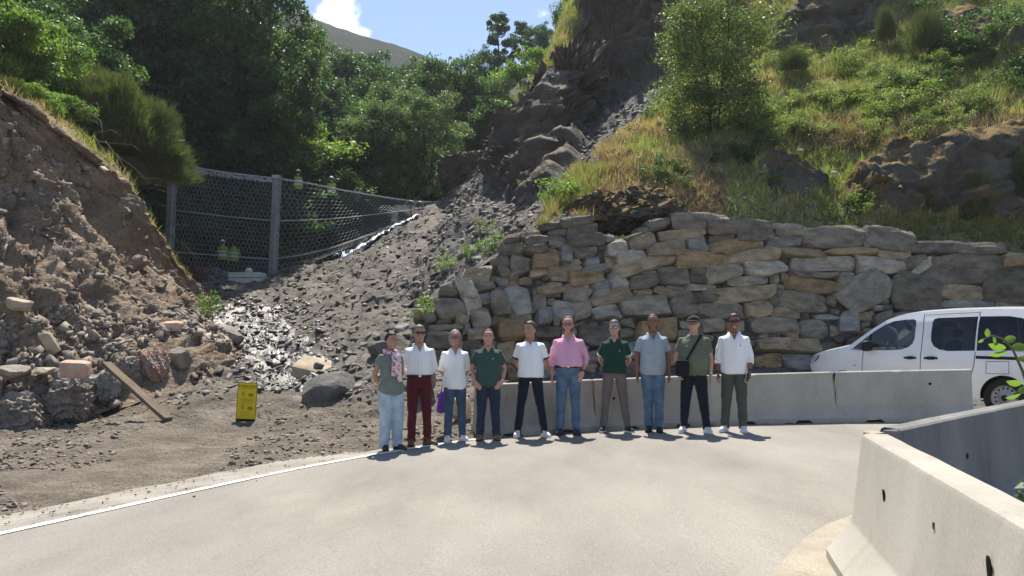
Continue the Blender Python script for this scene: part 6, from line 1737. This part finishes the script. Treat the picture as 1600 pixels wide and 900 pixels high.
def person(name, label, u, v, H, skin, top, top_mat, legs_mat, shoe_mat, sole_mat, arms=('side', 'side'), feet=((-.10, 0, 8), (.10, 0, 8)), bw=1.0, belly=0.0, turn=0.0, yaw=0.0,
           hair=('short', 'dark'), sleeve='short', hem=.84, tuck=False, legw=1.0, beard=None, glasses=None, female=False, loc=None, dy=0.10, rscale=1.0, cuff=None, collar=None, flare=1.0, cap=None,
           belt=False, placket=False, smile=False, vest=None, neck=True, lean=0.0, ratio=.4):
    if loc is None:
        g = G(u, v); Yp = g[1] + dy; x = (u - U0) / F * Yp; loc = (x, Yp, gz(x) + 0.004)
    root = empty(name, tuple(loc), -math.atan2(loc[0], loc[1]) + math.radians(turn))
    s = H / 1.75; root.scale = (s, s, s)
    tag(root, label, 'person', 'people standing in a row' if vest is None else 'workers at the net')
    sk = MATS['skin_' + skin]
    sh_w = (.90 if female else 1.0)
    # ---- limbs
    sj = [Vector((sx * .166 * sh_w * (.5 + .5 * bw), .012, 1.385)) for sx in (-1, 1)]
    el, wr_, hd = [], [], []
    for k, sx in enumerate((-1, 1)):
        e, w_, d, pn, cu = POSE[arms[k]]
        wid = (bw - 1) * .10 + belly * .25 - (.02 if female else 0)
        f = lambda p, a=1.0: Vector((sx * (p[0] + wid * a), p[1], p[2]))
        el.append(f(e)); wr_.append(f(w_, .8 if arms[k] != 'back' else .2)); hd.append((Vector((sx * d[0], d[1], d[2])), Vector((sx * pn[0], pn[1], pn[2])), cu))
    hips = [Vector((sx * .088, 0, .90)) for sx in (-1, 1)]; ank = [Vector((f_[0], f_[1] + .03, .085)) for f_ in feet]
    knee = [hips[k] * .47 + ank[k] * .53 + Vector((0, -.035, 0)) for k in (0, 1)]
    # ---- torso rows: z, cy, rx, ry
    hipx = .172 if female else .165
    T = [(.84, .005, hipx * .80, .105), (.90, .005, hipx, .118), (.97, .0, hipx, .116), (1.05, -.004, (.138 if female else .153), .104), (1.15, -.006, (.138 if female else .154), .104), (1.24, -.006, .160 * sh_w + .004, .114),
         (1.32, -.002, .166 * sh_w, .118), (1.375, .006, .160 * sh_w, .104), (1.415, .012, .122 * sh_w, .085), (1.450, .016, .082, .068), (1.48, .016, .062, .060)]
    def torso(off, z0=0, z1=9, bl=1.0, extra=None):
        rows = []
        for (z, cy, rx, ry) in T:
            if z < z0 - 1e-6 or z > z1 + 1e-6: continue
            bf = math.exp(-((z - 1.07) / .13) ** 2) * belly * bl
            w2 = 1 + (bw - 1) * (1.0 if z < 1.40 else .4)
            rows.append((z, 0, cy - bf * .55, rx * w2 + off + bf * .55, ry * w2 + off + bf * .75))
        return rows
    R_ = Matrix.Rotation(math.radians(yaw), 3, 'Z')
    HS = 1.07
    def turnv(V):
        V = np.asarray(V, float) - (0, 0, 1.525)
        return (V * HS) @ np.array(R_).T + (0, 0, 1.508)
    neck_r = .050 if female else .060
    head = [(1.518, 0, -.050, .016, .016), (1.530, 0, -.046, .038, .042), (1.555, 0, -.032, .054, .070), (1.59, 0, -.022, .065, .086), (1.63, 0, -.014, .072, .095), (1.67, 0, -.008, .076, .099), (1.705, 0, -.003, .072, .094), (1.73, 0, 0, .057, .075), (1.744, 0, 0, .036, .048), (1.751, 0, 0, .014, .018)]
    hp = [stack(head, 22, 2.15)]
    hp.append(tube([(0, -.098, 1.650), (0, -.112, 1.625), (0, -.126, 1.606), (0, -.110, 1.597)], [.009, .011, .0155, .012], 8))
    for sx in (-1, 1):
        hp.append(ell((sx * .077, .006, 1.632), (.010, .019, .032), 8, 6)); hp.append(ell((sx * .031, -.086, 1.667), (.026, .018, .010), 8, 6)); hp.append(ell((sx * .036, -.078, 1.607), (.022, .018, .020), 8, 6))
    hp.append(ell((0, -.096, 1.533), (.020, .014, .012), 8, 6))
    hp = [(turnv(V), Fc) for V, Fc in hp]
    bp = [stack([(z, cx, cy, rx - (.016 if z < 1.0 else 0), ry - (.016 if z < 1.0 else 0)) for (z, cx, cy, rx, ry) in torso(0)], 24)] + hp + [tube([(0, .018, 1.43), (0, .008, 1.50), (0, .0, 1.57)], [neck_r * 1.25, neck_r, neck_r * .97], 14)]
    for k in (0, 1):
        bp.append(tube([sj[k] + Vector((0, 0, .0)), (sj[k] * .5 + el[k] * .5), el[k], el[k] * .55 + wr_[k] * .45, wr_[k]], [.042 * bw, .043 * bw, .040, .039, .0265], 12))
        bp += hand_parts(wr_[k], hd[k][0], hd[k][1] , hd[k][2], s=.94 if female else 1.02)
        bp.append(tube([hips[k], hips[k] * .5 + knee[k] * .5, knee[k], knee[k] * .55 + ank[k] * .45 + Vector((0, .015, 0)), ank[k]], [.070, .066, .052, .047, .036], 12))
        fx, fy, ta = feet[k]; c_, s_ = math.cos(math.radians(ta)), math.sin(math.radians(ta)); sx = (-1, 1)[k]
        bp.append(tube([ank[k], (fx, fy + .02, .05), (fx + sx * s_ * .09, fy - c_ * .09, .035)], [.036, .036, .028], 10))
    body = link('body', remesh(bp, .0095, .34, 3, None, .4), sk, root)
    # ---- face
    def fm(nm, V, Fc, m_): return mk(nm, turnv(V), Fc, MATS[m_], root)
    for sx in (-1, 1):
        if glasses not in ('sun', 'mirror'):
            fm('eye', *ell((sx * .031, -.0945, 1.645), (.013, .006, .0065), 10, 6), 'eye_dark')
        fm('eyebrow', *tube([(sx * .014, -.104, 1.663), (sx * .032, -.103, 1.669), (sx * .049, -.090, 1.664)], [.004, .0045, .003], 6), 'hair_' + (hair[1] if hair[1] not in ('grey',) else 'salt'))
    fm('mouth', *tube([(-.024, -.092, 1.572), (0, -.104, 1.570 if not smile else 1.566), (.024, -.092, 1.572)], [.004, .0065, .004], 7), 'teeth' if smile else 'lip')
    if glasses:
        mb = MB()
        lens = 'lens_dark' if glasses == 'sun' else ('lens_mirror' if glasses == 'mirror' else 'glass_spec')
        for sx in (-1, 1):
            ring = [(sx * .033 + .026 * math.cos(t), -.112 + .01 * abs(math.cos(t)) * (1 if sx * math.cos(t) > 0 else -.2), 1.645 + .019 * math.sin(t)) for t in np.linspace(0, 2 * math.pi, 13)]
            mb.add(*tube(ring, [.0028] * 13, 5)); mb.add(*tube([(sx * .058, -.104, 1.652), (sx * .078, -.03, 1.650), (sx * .080, .015, 1.640)], [.0028] * 3, 5))
        mb.add(*tube([(-.008, -.118, 1.648), (.008, -.118, 1.648)], [.003] * 2, 5))
        gl = mk('glasses', turnv(np.vstack(mb.V)), mb.F, MATS['belt'], root)
        for sx in (-1, 1): mk('lens', turnv(ell((sx * .033, -.110, 1.645), (.026, .006, .018), 12, 6)[0]), ell((0, 0, 0), (1, 1, 1), 12, 6)[1], MATS[lens], gl)
    # ---- hair, beard
    def shell(nm, cen, rad, fn, mname, lift, nu=30, nv=22, rough_=.05):
        V, Fc = ell((0, 0, 0), (1, 1, 1), nu, nv); k = fn(V)
        sc2 = .80 + (.20 + lift * (1 + rough_ * 8 * fbm(V * 5, 3, int(H * 1000) % 40))) * np.clip(k, 0, 1)
        fm(nm, V * sc2[:, None] * np.array(rad) + np.array(cen), Fc, mname)
    if hair[0] != 'none':
        hl = {'short': [.60, .46, -.02, -.42, -.72], 'receding': [.86, .74, .05, -.40, -.70], 'bald': [1.4, 1.3, .35, -.25, -.65], 'shaved': [.66, .52, .0, -.42, -.70], 'tied': [.58, .36, -.15, -.5, -.75], 'bob': [.50, .22, -.95, -1.2, -1.3]}[hair[0]]
        lift = {'short': .075, 'receding': .045, 'bald': .03, 'shaved': .018, 'tied': .06, 'bob': .10}[hair[0]]
        rad_ = (.083, .107, .108) if hair[0] != 'bob' else (.088, .108, .128); cen = (0, -.004, 1.648) if hair[0] != 'bob' else (0, .012, 1.632)
        shell('hair', cen, rad_, lambda V: (V[:, 2] - np.interp(V[:, 1], [-1, -.55, -.12, .3, 1], hl)) / .12, 'hair_' + hair[1], lift, rough_=.12 if hair[0] == 'bob' else .05)
        if hair[0] == 'tied': fm('hair_knot', *ell((0, .115, 1.66), (.045, .04, .045), 12, 8), 'hair_' + hair[1])
    if beard:
        shell('beard', (0, -.018, 1.60), (.073, .094, .088), lambda V: np.minimum((.25 - V[:, 1]) / .2, np.minimum((-.10 - V[:, 2]) / .12 + np.clip((np.abs(V[:, 0]) - .62) * 5, 0, 3), 3)) * (~((np.abs(V[:, 0]) < .34) & (V[:, 1] < 0) & (V[:, 2] > -.42) & (V[:, 2] < -.22))), 'hair_' + beard, .008)
    if cap:
        V, Fc = ell((0, 0, 0), (1, 1, 1), 28, 14); V[:, 2] = np.maximum(V[:, 2], .0)
        cp = mk('cap', turnv(V * (.089, .112, .090) + (0, -.004, 1.675)), Fc, MATS[cap], root)
        if cap != 'helmet_white':
            P = []
            for a_ in np.linspace(-1.15, 1.15, 13):
                for r_2 in (0, .5, 1): P.append((.086 * math.sin(a_) * (1 + .02 * r_2), -.006 - .104 * math.cos(a_) - r_2 * .062 * math.cos(a_ * .9), 1.682 - .016 * r_2 + .010 * math.cos(a_)))
            bmv = mk('cap_visor', turnv(P), quads(13, 3), MATS[cap], cp); sm2 = bmv.modifiers.new('t', 'SOLIDIFY'); sm2.thickness = .006
        else:
            V, Fc = stack([(1.668, 0, -.012, .10, .135), (1.676, 0, -.012, .10, .133)], 24); mk('brim', turnv(V), Fc, MATS[cap], cp)
    # ---- shirt
    sd_ = int(abs(u) * 7 + H * 100) % 97
    off = .015
    z_hem = 1.005 if tuck else hem
    rows = []
    base_rows = torso(off, bl=1.05)
    zs = [r[0] for r in base_rows]
    loose = 0.010 if not tuck else .013
    for z in [z_hem] + [z for z in zs if z_hem + .03 < z < 1.47]:
        rr = [float(np.interp(z, zs, [r[i] for r in base_rows])) for i in range(5)]
        ex_ = loose * math.exp(-((z - 1.06) / .14) ** 2)
        if tuck and z < 1.02: ex_ = -.002
        rows.append((z, 0, rr[2], rr[3] + ex_ + (flare - 1) * .1 * max(0, (1.1 - z)), rr[4] + ex_ + (flare - 1) * .1 * max(0, (1.1 - z))))
    nk_x, nk_y = neck_r + .022, neck_r + .016
    rows.append((1.468, 0, .014, nk_x + .006, nk_y))
    V, Fc = stack(rows, 28)
    last = len(rows) - 1
    for j in range(28):                                     # neckline dips at the throat
        i = last * 28 + j
        if V[i, 1] < .014: V[i, 2] -= (.030 if female or collar == 'open' else .018) * (-(V[i, 1] - .014) / nk_y)
    sp_ = [(V, Fc)]
    slen = {'cap': (.42,), 'short': (.72,), 'half': (.99,), 'rolled': (1.0, .22), 'roll34': (1.0, .45), 'long': (1.0, .95)}[sleeve]
    for k in (0, 1):
        e_up = sj[k].lerp(el[k], slen[0]); pts = [sj[k] * .5 + Vector((0, .01, 1.385 * .5)), sj[k] + Vector((0, 0, -.012)), sj[k].lerp(el[k], slen[0] * .55), e_up]
        rr = [.050 * bw, .059 * bw, .057 * bw, (.058 if sleeve in ('short', 'cap') else .050) * bw]
        if len(slen) > 1:
            pts.append(el[k].lerp(wr_[k], slen[1])); rr[-1] = .050 * bw; rr.append(.046 if sleeve != 'long' else .037)
        sp_.append(tube(pts, rr, 16))
    amp = .012
    fold = lambda co: amp * fbm(co * (9, 9, 6) + sd_, 3, sd_) + .010 * fbm(np.stack([co[:, 0] * 3 + co[:, 2] * 14, co[:, 1] * 5, co[:, 2] * 9 - co[:, 0] * 12], 1) + sd_, 2, sd_ + 3) + .007 * np.exp(-((co[:, 2] - z_hem - .05) / .08) ** 2) * (.6 + vnoise(co * (14, 14, 3) + sd_, 7))
    shirt = link(top, remesh(sp_, .0110, .36, 3, fold), MATS[top_mat], root)
    # collar, placket, cuffs
    if collar:
        cm_ = cuff if (cuff and collar == 'contrast') else top_mat
        P = []
        for a_ in np.linspace(.30, 2 * math.pi - .30, 26):
            ang = -math.pi / 2 + a_; fr = math.cos(a_) * .5 + .5
            x_, y_ = math.cos(ang), math.sin(ang)
            drop = .030 * max(0, -y_)
            for (rr_, dz) in ((.000, -.004), (-.004, .014), (.004, .016), (.022, -.016 - .012 * max(0, -y_))):
                P.append((x_ * (nk_x + rr_), .012 + y_ * (nk_y + rr_), 1.468 + dz - drop))
        o_ = mk('collar', P, quads(26, 4), MATS[cm_], shirt); sm2 = o_.modifiers.new('t', 'SOLIDIFY'); sm2.thickness = .004
    def front_y(z, x=0.0):
        zz = [r[0] for r in rows]; ry = float(np.interp(z, zz, [r[4] for r in rows])); cy = float(np.interp(z, zz, [r[2] for r in rows])); rx = float(np.interp(z, zz, [r[3] for r in rows]))
        return cy - ry * max(0, 1 - abs(x / rx) ** 2.3) ** (1 / 2.3)
    vb_ = 1.365 if collar == 'open' else 1.395
    if collar:
        P = []
        for z in np.linspace(1.470, vb_, 9):
            hw_ = .046 * ((z - vb_) / (1.470 - vb_)) ** .8
            for f_ in (-1, -.5, 0, .5, 1):
                P.append((hw_ * f_, min(front_y(min(z, 1.455), hw_ * f_ * .8), -neck_r * .9) - .011, z))
        mk('throat', P, quads(9, 5), sk, body)
    if placket:
        zz = np.linspace(vb_, max(z_hem + .01, 1.02) if placket == 'full' else 1.29, 22); P = []
        for z in zz:
            for x_ in (-.014, .0, .014): P.append((x_, front_y(z) - .010, z))
        mk('placket', P, quads(22, 3), MATS[top_mat], shirt)
    if cuff:
        for k in (0, 1):
            a_ = sj[k].lerp(el[k], slen[0]); d_ = (el[k] - sj[k]).normalized()
            mk('cuff', *tube([a_ - d_ * .020, a_ + d_ * .006], [.0625 * bw, .0625 * bw], 18), MATS[cuff], shirt)
    if sleeve in ('rolled', 'roll34', 'half'):
        for k in (0, 1):
            e2 = el[k].lerp(wr_[k], slen[1]) if len(slen) > 1 else sj[k].lerp(el[k], slen[0]); d_ = ((wr_[k] - el[k]) if len(slen) > 1 else (el[k] - sj[k])).normalized()
            mk('cuff', *tube([e2 - d_ * .035, e2 - d_ * .018, e2 + d_ * .008], [.048, .053, .051], 14), MATS[top_mat], shirt)
    # ---- trousers
    wz = 1.03 if tuck else .985
    to_ = .014 if tuck else .003
    rws = [r for r in torso(to_, bl=.75) if r[0] <= .975]; zt = [r[0] for r in torso(to_, bl=.75)]; tt = torso(to_, bl=.75)
    rws = rws + [tuple([wz] + [float(np.interp(wz, zt, [r[i] for r in tt])) for i in range(1, 5)])]
    tp_ = [stack(rws, 24)]
    for k in (0, 1):
        kn, an = knee[k], ank[k]
        tp_.append(tube([hips[k] + Vector((0, .004, .02)), hips[k].lerp(kn, .35), kn, kn.lerp(an, .5) + Vector((0, .012, 0)), an.lerp(kn, .06), Vector((an.x, an.y - .012, .045))], [(.098 if tuck else .090) * (bw * .5 + .5), .090 * legw * (bw * .4 + .6), .070 * legw, .064 * legw, .060 * legw, .063 * legw * flare ** .3], 16))
    tf = lambda co: .009 * np.clip((.84 - co[:, 2]) / .1, .15, 1) * fbm(co * (12, 12, 9) + sd_, 3, sd_ + 1) + .014 * np.exp(-((co[:, 2] - .14) / .12) ** 2) * vnoise(co * (6, 6, 26) + sd_, 9) + .010 * np.exp(-((co[:, 2] - .50) / .07) ** 2) * vnoise(co * (9, 9, 22) + sd_, 4) + .010 * np.exp(-((co[:, 2] - .86) / .06) ** 2) * vnoise(np.stack([co[:, 0] * 8, co[:, 1] * 8, co[:, 2] * 22 + np.abs(co[:, 0]) * 18], 1) + sd_, 5)
    tr_ = link('trousers', remesh(tp_, .0110, .36, 3, tf), MATS[legs_mat], root)
    if belt:
        zb = 1.012; P = []
        rb = [float(np.interp(zb, zt, [r[i] for r in tt])) for i in range(5)]
        V, Fc = stack([(zb - .016, 0, rb[2], rb[3] + .012, rb[4] + .012), (zb + .016, 0, rb[2], rb[3] + .012, rb[4] + .012)], 28); bo = mk('belt', V, Fc, MATS['belt'], root, smooth=True, sharp=40)
        mk('buckle', *box(0, rb[2] - rb[4] - .014, zb, .036, .008, .026), MATS['metal'], bo, smooth=False)
    # ---- shoes
    for k in (0, 1):
        fx, fy, ta = feet[k]; sx = (-1, 1)[k]; a_ = math.radians(ta) * sx
        Rz = rotm(0, 0, a_)
        up_ = [(.016, 0, -.042, .043, .130), (.035, 0, -.042, .045, .132), (.055, 0, -.036, .043, .122), (.072, 0, -.012, .040, .092), (.092, 0, .028, .038, .058), (.112, 0, .036, .037, .048)]
        V, Fc = stack(up_, 22, 2.5); V[:, 0] *= 1 - .22 * np.clip((V[:, 1] - .0) / .1, 0, 1)
        so = [(.0, 0, -.042, .046, .138), (.006, 0, -.042, .048, .140), (.024, 0, -.042, .047, .138)]
        V2, F2 = stack(so, 22, 2.6); V2[:, 0] *= 1 - .22 * np.clip(V2[:, 1] / .1, 0, 1)
        sh = mk('shoe', V @ Rz.T + (fx, fy, 0), Fc, MATS[shoe_mat], root, smooth=True, sharp=60)
        mk('sole', V2 @ Rz.T + (fx, fy, 0), F2, MATS[sole_mat], sh, smooth=True, sharp=50)
    if vest:
        rows_v = [(z, cx, cy, rx + .012, ry + .012) for (z, cx, cy, rx, ry) in rows if z < 1.44]
        link('safety_vest', remesh([stack(rows_v, 24)], .012, .5, 2), MATS['hivis'], root)
        for zz in (1.08, 1.22):
            rb = [float(np.interp(zz, [r[0] for r in rows_v], [r[i] for r in rows_v])) for i in range(5)]
            V, Fc = stack([(zz - .025, 0, rb[2], rb[3] + .006, rb[4] + .006), (zz + .025, 0, rb[2], rb[3] + .006, rb[4] + .006)], 24); mk('reflective_band', V, Fc, MATS['reflect'], root, smooth=True, sharp=40)
    return dict(root=root, shirt=shirt, front=front_y, el=el, wr=wr_, hd=hd, sj=sj, rows=rows, s=s)
def wristwatch(p, k, m_='belt'):
    a_ = p['wr'][k]; d_ = (p['wr'][k] - p['el'][k]).normalized()
    mk('watch', *tube([a_ - d_ * .022, a_ - d_ * .002], [.0325, .0325], 12), MATS[m_], p['root'])
def logo(p, x, z, m_='sole_white', w_=.012, h_=.018):
    mk('chest_logo', *box(x, p['front'](z, x) - .010, z, w_, .006, h_), MATS[m_], p['shirt'], smooth=False)
mat('helmet_white', [(0, (0.75, 0.75, 0.73))], rough=.4)

p1 = person('person', 'woman in grey green top, patterned scarf and wide light jeans, leftmost of the row', 611, 705, 1.66, 'tanned', 'top', 'tee_sage', 'denim_light', 'shoe_dark', 'sole_dark', arms=('back', 'back'), feet=((-.085, .02, 14), (.105, -.01, 22)), turn=22, yaw=4,
            hair=('tied', 'black'), sleeve='cap', hem=.83, legw=1.28, female=True, flare=1.25, smile=False)
P = []; rws = []
sc_parts = [tube([(.085 * math.cos(t), .012 + .082 * math.sin(t), 1.462 + .018 * math.sin(t) ) for t in np.linspace(0, 2 * math.pi, 19)], [.032] * 19, 10)]
for (x0, zl, dx) in ((-.01, 1.10, -.012), (.045, 1.02, .03)):
    pts = [(x0 + dx * f, p1['front'](max(1.445 - f * (1.445 - zl), .9), x0) - .030, 1.455 - f * (1.455 - zl)) for f in np.linspace(0, 1, 8)]
    sc_parts.append(tube(pts, [.040, .042, .040, .042, .044, .046, .046, .040], 12, flat=(.35, (1, 0, 0))))
link('scarf', remesh(sc_parts, .009, .6, 3, lambda co: .008 * fbm(co * (22, 22, 7), 3, 3)), MATS['scarf'], p1['root'])
p2 = person('person', 'man in white checked shirt, burgundy trousers and sunglasses', 655, 697, 1.76, 'tanned', 'shirt', 'check_shirt', 'burgundy', 'leather_brown', 'sole_dark', arms=('back', 'back'), feet=((-.115, .02, 8), (.125, -.02, 48)), turn=4, yaw=6,
            hair=('short', 'salt'), sleeve='long', tuck=True, belt=True, collar='open', placket='full', glasses='sun', legw=.98)
p3 = person('person', 'woman with grey hair and glasses in white shirt and dark jeans', 711, 690, 1.67, 'tanned', 'shirt', 'white_cotton', 'denim_mid', 'shoe_white', 'sole_white', arms=('back', 'back'), feet=((-.115, .0, 14), (.115, -.01, 25)), turn=4, yaw=-4, hair=('bob', 'grey'), sleeve='half', hem=.82,
            collar='open', placket='full', glasses='clear', female=True, flare=1.15, bw=1.04)
p4 = person('person', 'man in faded green polo, dark jeans and tan boots', 763, 689, 1.67, 'ruddy', 'polo_shirt', 'green_polo', 'denim_dark', 'leather_tan', 'sole_dark', arms=('thumb', 'thumb'), feet=((-.135, .0, 10), (.13, .0, 14)), yaw=2, hair=('receding', 'brown'), sleeve='short', hem=.86, collar='shut', placket='half', bw=1.06, belly=.03, legw=1.08)
logo(p4, .075, 1.29); wristwatch(p4, 1, 'metal')
p5 = person('person', 'man in white polo with dark trim and navy trousers, looking aside', 829, 684, 1.78, 'tanned', 'polo_shirt', 'white_polo', 'navy', 'shoe_white', 'sole_white', arms=('back', 'back'), feet=((-.20, .0, 6), (.21, -.01, 32)), turn=-3, yaw=-30, hair=('short', 'brown'), sleeve='short', hem=.905, collar='contrast', cuff='navy', placket='half', bw=1.03, belly=.015, legw=.92)
p6 = person('person', 'man in pink shirt with rolled cuffs and blue jeans', 888, 680, 1.84, 'ruddy', 'shirt', 'pink_cotton', 'denim_blue', 'denim_dark', 'sole_dark', arms=('side', 'pocket'), feet=((-.125, .0, 6), (.12, .0, 12)), yaw=-6, hair=('receding', 'salt'), sleeve='roll34', tuck=True, belt=True, collar='open', placket='full', bw=1.06, belly=.035, legw=1.0, beard='stubble', glasses='clear')
wristwatch(p6, 1)
p7 = person('person', 'man in bottle green polo, taupe trousers and mirrored sunglasses', 960, 676, 1.77, 'fair', 'polo_shirt', 'bottle_polo', 'taupe', 'shoe_dark', 'sole_white', arms=('back', 'back'), feet=((-.175, .0, 6), (.205, -.02, 34)), turn=-2, yaw=-6, hair=('short', 'salt'), sleeve='short', hem=.92, collar='shut', cuff='sole_white', placket='half', glasses='mirror', bw=1.0, legw=.96)
logo(p7, .085, 1.27)
p8 = person('person', 'tall man with shaved head and beard in grey blue shirt and jeans', 1020, 676, 1.84, 'brown', 'shirt', 'grey_linen', 'denim_blue', 'shoe_dark', 'sole_dark', arms=('side', 'side'), feet=((-.05, .04, 14), (.09, -.05, 4)), turn=4, yaw=-2, hair=('shaved', 'dark'), sleeve='short', hem=.85, collar='open', placket='full', bw=1.05, belly=.015, beard='stubble', legw=1.05)
p9 = person('person', 'heavy man in olive tee and black cap with a bag across his chest', 1084, 677, 1.79, 'fair', 't_shirt', 'olive_tee', 'navy', 'shoe_white', 'sole_white', arms=('bag', 'side'), feet=((-.15, .0, 12), (.19, -.01, 26)), turn=-4, yaw=-4, hair=('short', 'grey'), sleeve='short', hem=.86, bw=1.11, belly=.06, cap='black_cloth', glasses='clear', legw=1.05)
logo(p9, -.09, 1.30); wristwatch(p9, 0); wristwatch(p9, 1, 'metal')
p10 = person('person', 'smiling man in white shirt, olive trousers and dark sunglasses, rightmost of the row', 1147, 676, 1.80, 'brown', 'shirt', 'white_cotton', 'olive_cloth', 'shoe_white', 'sole_white', arms=('side', 'hold'), feet=((-.13, .0, 24), (.13, .0, 8)), turn=2, yaw=2, hair=('short', 'black'), sleeve='roll34', hem=.86, collar='open', placket='full', glasses='sun', smile=True, bw=1.05, legw=1.05)
logo(p10, .085, 1.28, 'navy', .010, .020); wristwatch(p10, 0); wristwatch(p10, 1)

# things they carry
def world(p, loc): 
    r = p['root']; return Matrix.Translation(r.location) @ Matrix.Rotation(r.rotation_euler.z, 4, 'Z') @ Matrix.Scale(p['s'], 4) @ Vector(loc)
bag = empty('crossbody_bag', tuple(world(p9, (-.15, -.24, .88))), p9['root'].rotation_euler.z); tag(bag, 'small black bag hanging on a strap across the olive tee', 'bag')
V, Fc = cube_grid(6); Q = V / (np.abs(V) ** 6).sum(1)[:, None] ** (1 / 6); mk('pouch', Q * (.105, .035, .125) + (0, 0, .09), Fc, MATS['black_cloth'], bag)
mk('pocket', Q * (.085, .014, .07) + (0, -.036, .06), Fc, MATS['black_cloth'], bag)
pts = []
for f in np.linspace(0, 1, 12):
    x_ = -.10 + f * .21; z_ = 1.07 + f * .385
    pts.append(Vector(world(p9, (x_, p9['front'](min(z_, 1.43), x_) - .020 if z_ < 1.43 else -.07, z_))))
pts.append(Vector(world(p9, (.115, .0, 1.478)))); pts.append(Vector(world(p9, (.10, .10, 1.42)))); pts.append(Vector(world(p9, (-.08, .16, 1.15)))); pts.append(Vector(world(p9, (-.24, .04, 1.0)))); 
Mi = (Matrix.Translation(bag.location) @ Matrix.Rotation(bag.rotation_euler.z, 4, 'Z')).inverted()
mk('strap', *tube([tuple(Mi @ q) for q in pts], [.020] * len(pts), 8, flat=(.25, (1, 0, 1))), MATS['black_cloth'], bag)
hw = world(p10, tuple(p10['wr'][1] + p10['hd'][1][0].normalized() * .10 + Vector((-.035, -.02, 0))))
ph = empty('phone', tuple(hw), 0.4); V, Fc = cube_grid(4); Q = V / (np.abs(V) ** 8).sum(1)[:, None] ** .125
mk('phone_body', Q * (.036, .005, .075) @ rotm(0, .35, 0).T, Fc, MATS['metal'], ph); mk('phone_screen', (Q * (.032, .0015, .068) + (0, -.0055, 0)) @ rotm(0, .35, 0).T, Fc, MATS['lens_dark'], ph)
tag(ph, 'phone held in the hand of the rightmost man', 'phone')
pb = W(692, 628, 11.75); pbag = empty('tote_bag', (pb[0], pb[1], pb[2] - .18)); tag(pbag, 'purple cloth bag hanging behind the woman with grey hair', 'bag')
V, Fc = cube_grid(8); Q = V / (np.abs(V) ** 4).sum(1)[:, None] ** .25; Q = Q * (.085, .05, .17); Q[:, 0] *= 1 - .35 * Q[:, 2] / .17
mk('bag_body', Q + (0, 0, .18) + (.01 * fbm(Q * 12, 2, 3))[:, None], Fc, MATS['purple_cloth'], pbag); mk('bag_handle', *tube([(-.03, 0, .33), (.0, .01, .50), (.04, 0, .33)], [.008] * 3, 6), MATS['purple_cloth'], pbag)

# workers at the net
kw = dict(ratio=.3)
for (u, v, Y, turn, lab, arms) in ((348, 437, 33.0, 160, 'worker in yellow vest and white helmet behind the net, left of two', ('side', 'low')), (366, 439, 33.4, 200, 'worker in yellow vest behind the net beside the concrete blocks, right of two', ('low', 'low'))):
    person('worker', lab, u, 0, 1.75, 'tanned', 'jacket', 'hivis' , 'navy', 'shoe_dark', 'sole_dark', arms=arms, loc=tuple(W(u, v, Y)), turn=turn, hair=('short', 'dark'), sleeve='long', hem=.86, vest=True, cap='helmet_white' if u < 360 else 'black_cloth')
for (u, v, Y, turn, lab) in ((466, 327, 32.55, 178, 'worker in yellow vest and white helmet up on the top rope of the net'), (518, 336, 33.6, 182, 'worker in yellow vest on the net top rope, farther right')):
    person('worker', lab, u, 0, 1.72, 'tanned', 'jacket', 'navy', 'black_cloth', 'shoe_dark', 'sole_dark', arms=('reach', 'low'), loc=tuple(W(u, v, Y)), turn=turn, hair=('short', 'dark'), sleeve='long', hem=.86, vest=True, cap='helmet_white')
# ------------------------------------------------------------------ thin summer haze round the whole place
hm = bpy.data.materials.new('haze'); hm.use_nodes = True
t_ = hm.node_tree
for n_ in list(t_.nodes):
    if n_.type != 'OUTPUT_MATERIAL': t_.nodes.remove(n_)
pv = t_.nodes.new('ShaderNodeVolumePrincipled')
pv.inputs['Color'].default_value = (0.86, 0.92, 1.0, 1)
pv.inputs['Density'].default_value = 0.00038
pv.inputs['Anisotropy'].default_value = 0.35
t_.links.new(pv.outputs['Volume'], t_.nodes['Material Output'].inputs['Volume'])
V, Fc = box(0, 85, 81, 1040, 800, 172)
hz = mk('haze', V, Fc, hm, smooth=False); hz['kind'] = 'stuff'
hz['label'] = 'thin pale summer haze filling the valley air'
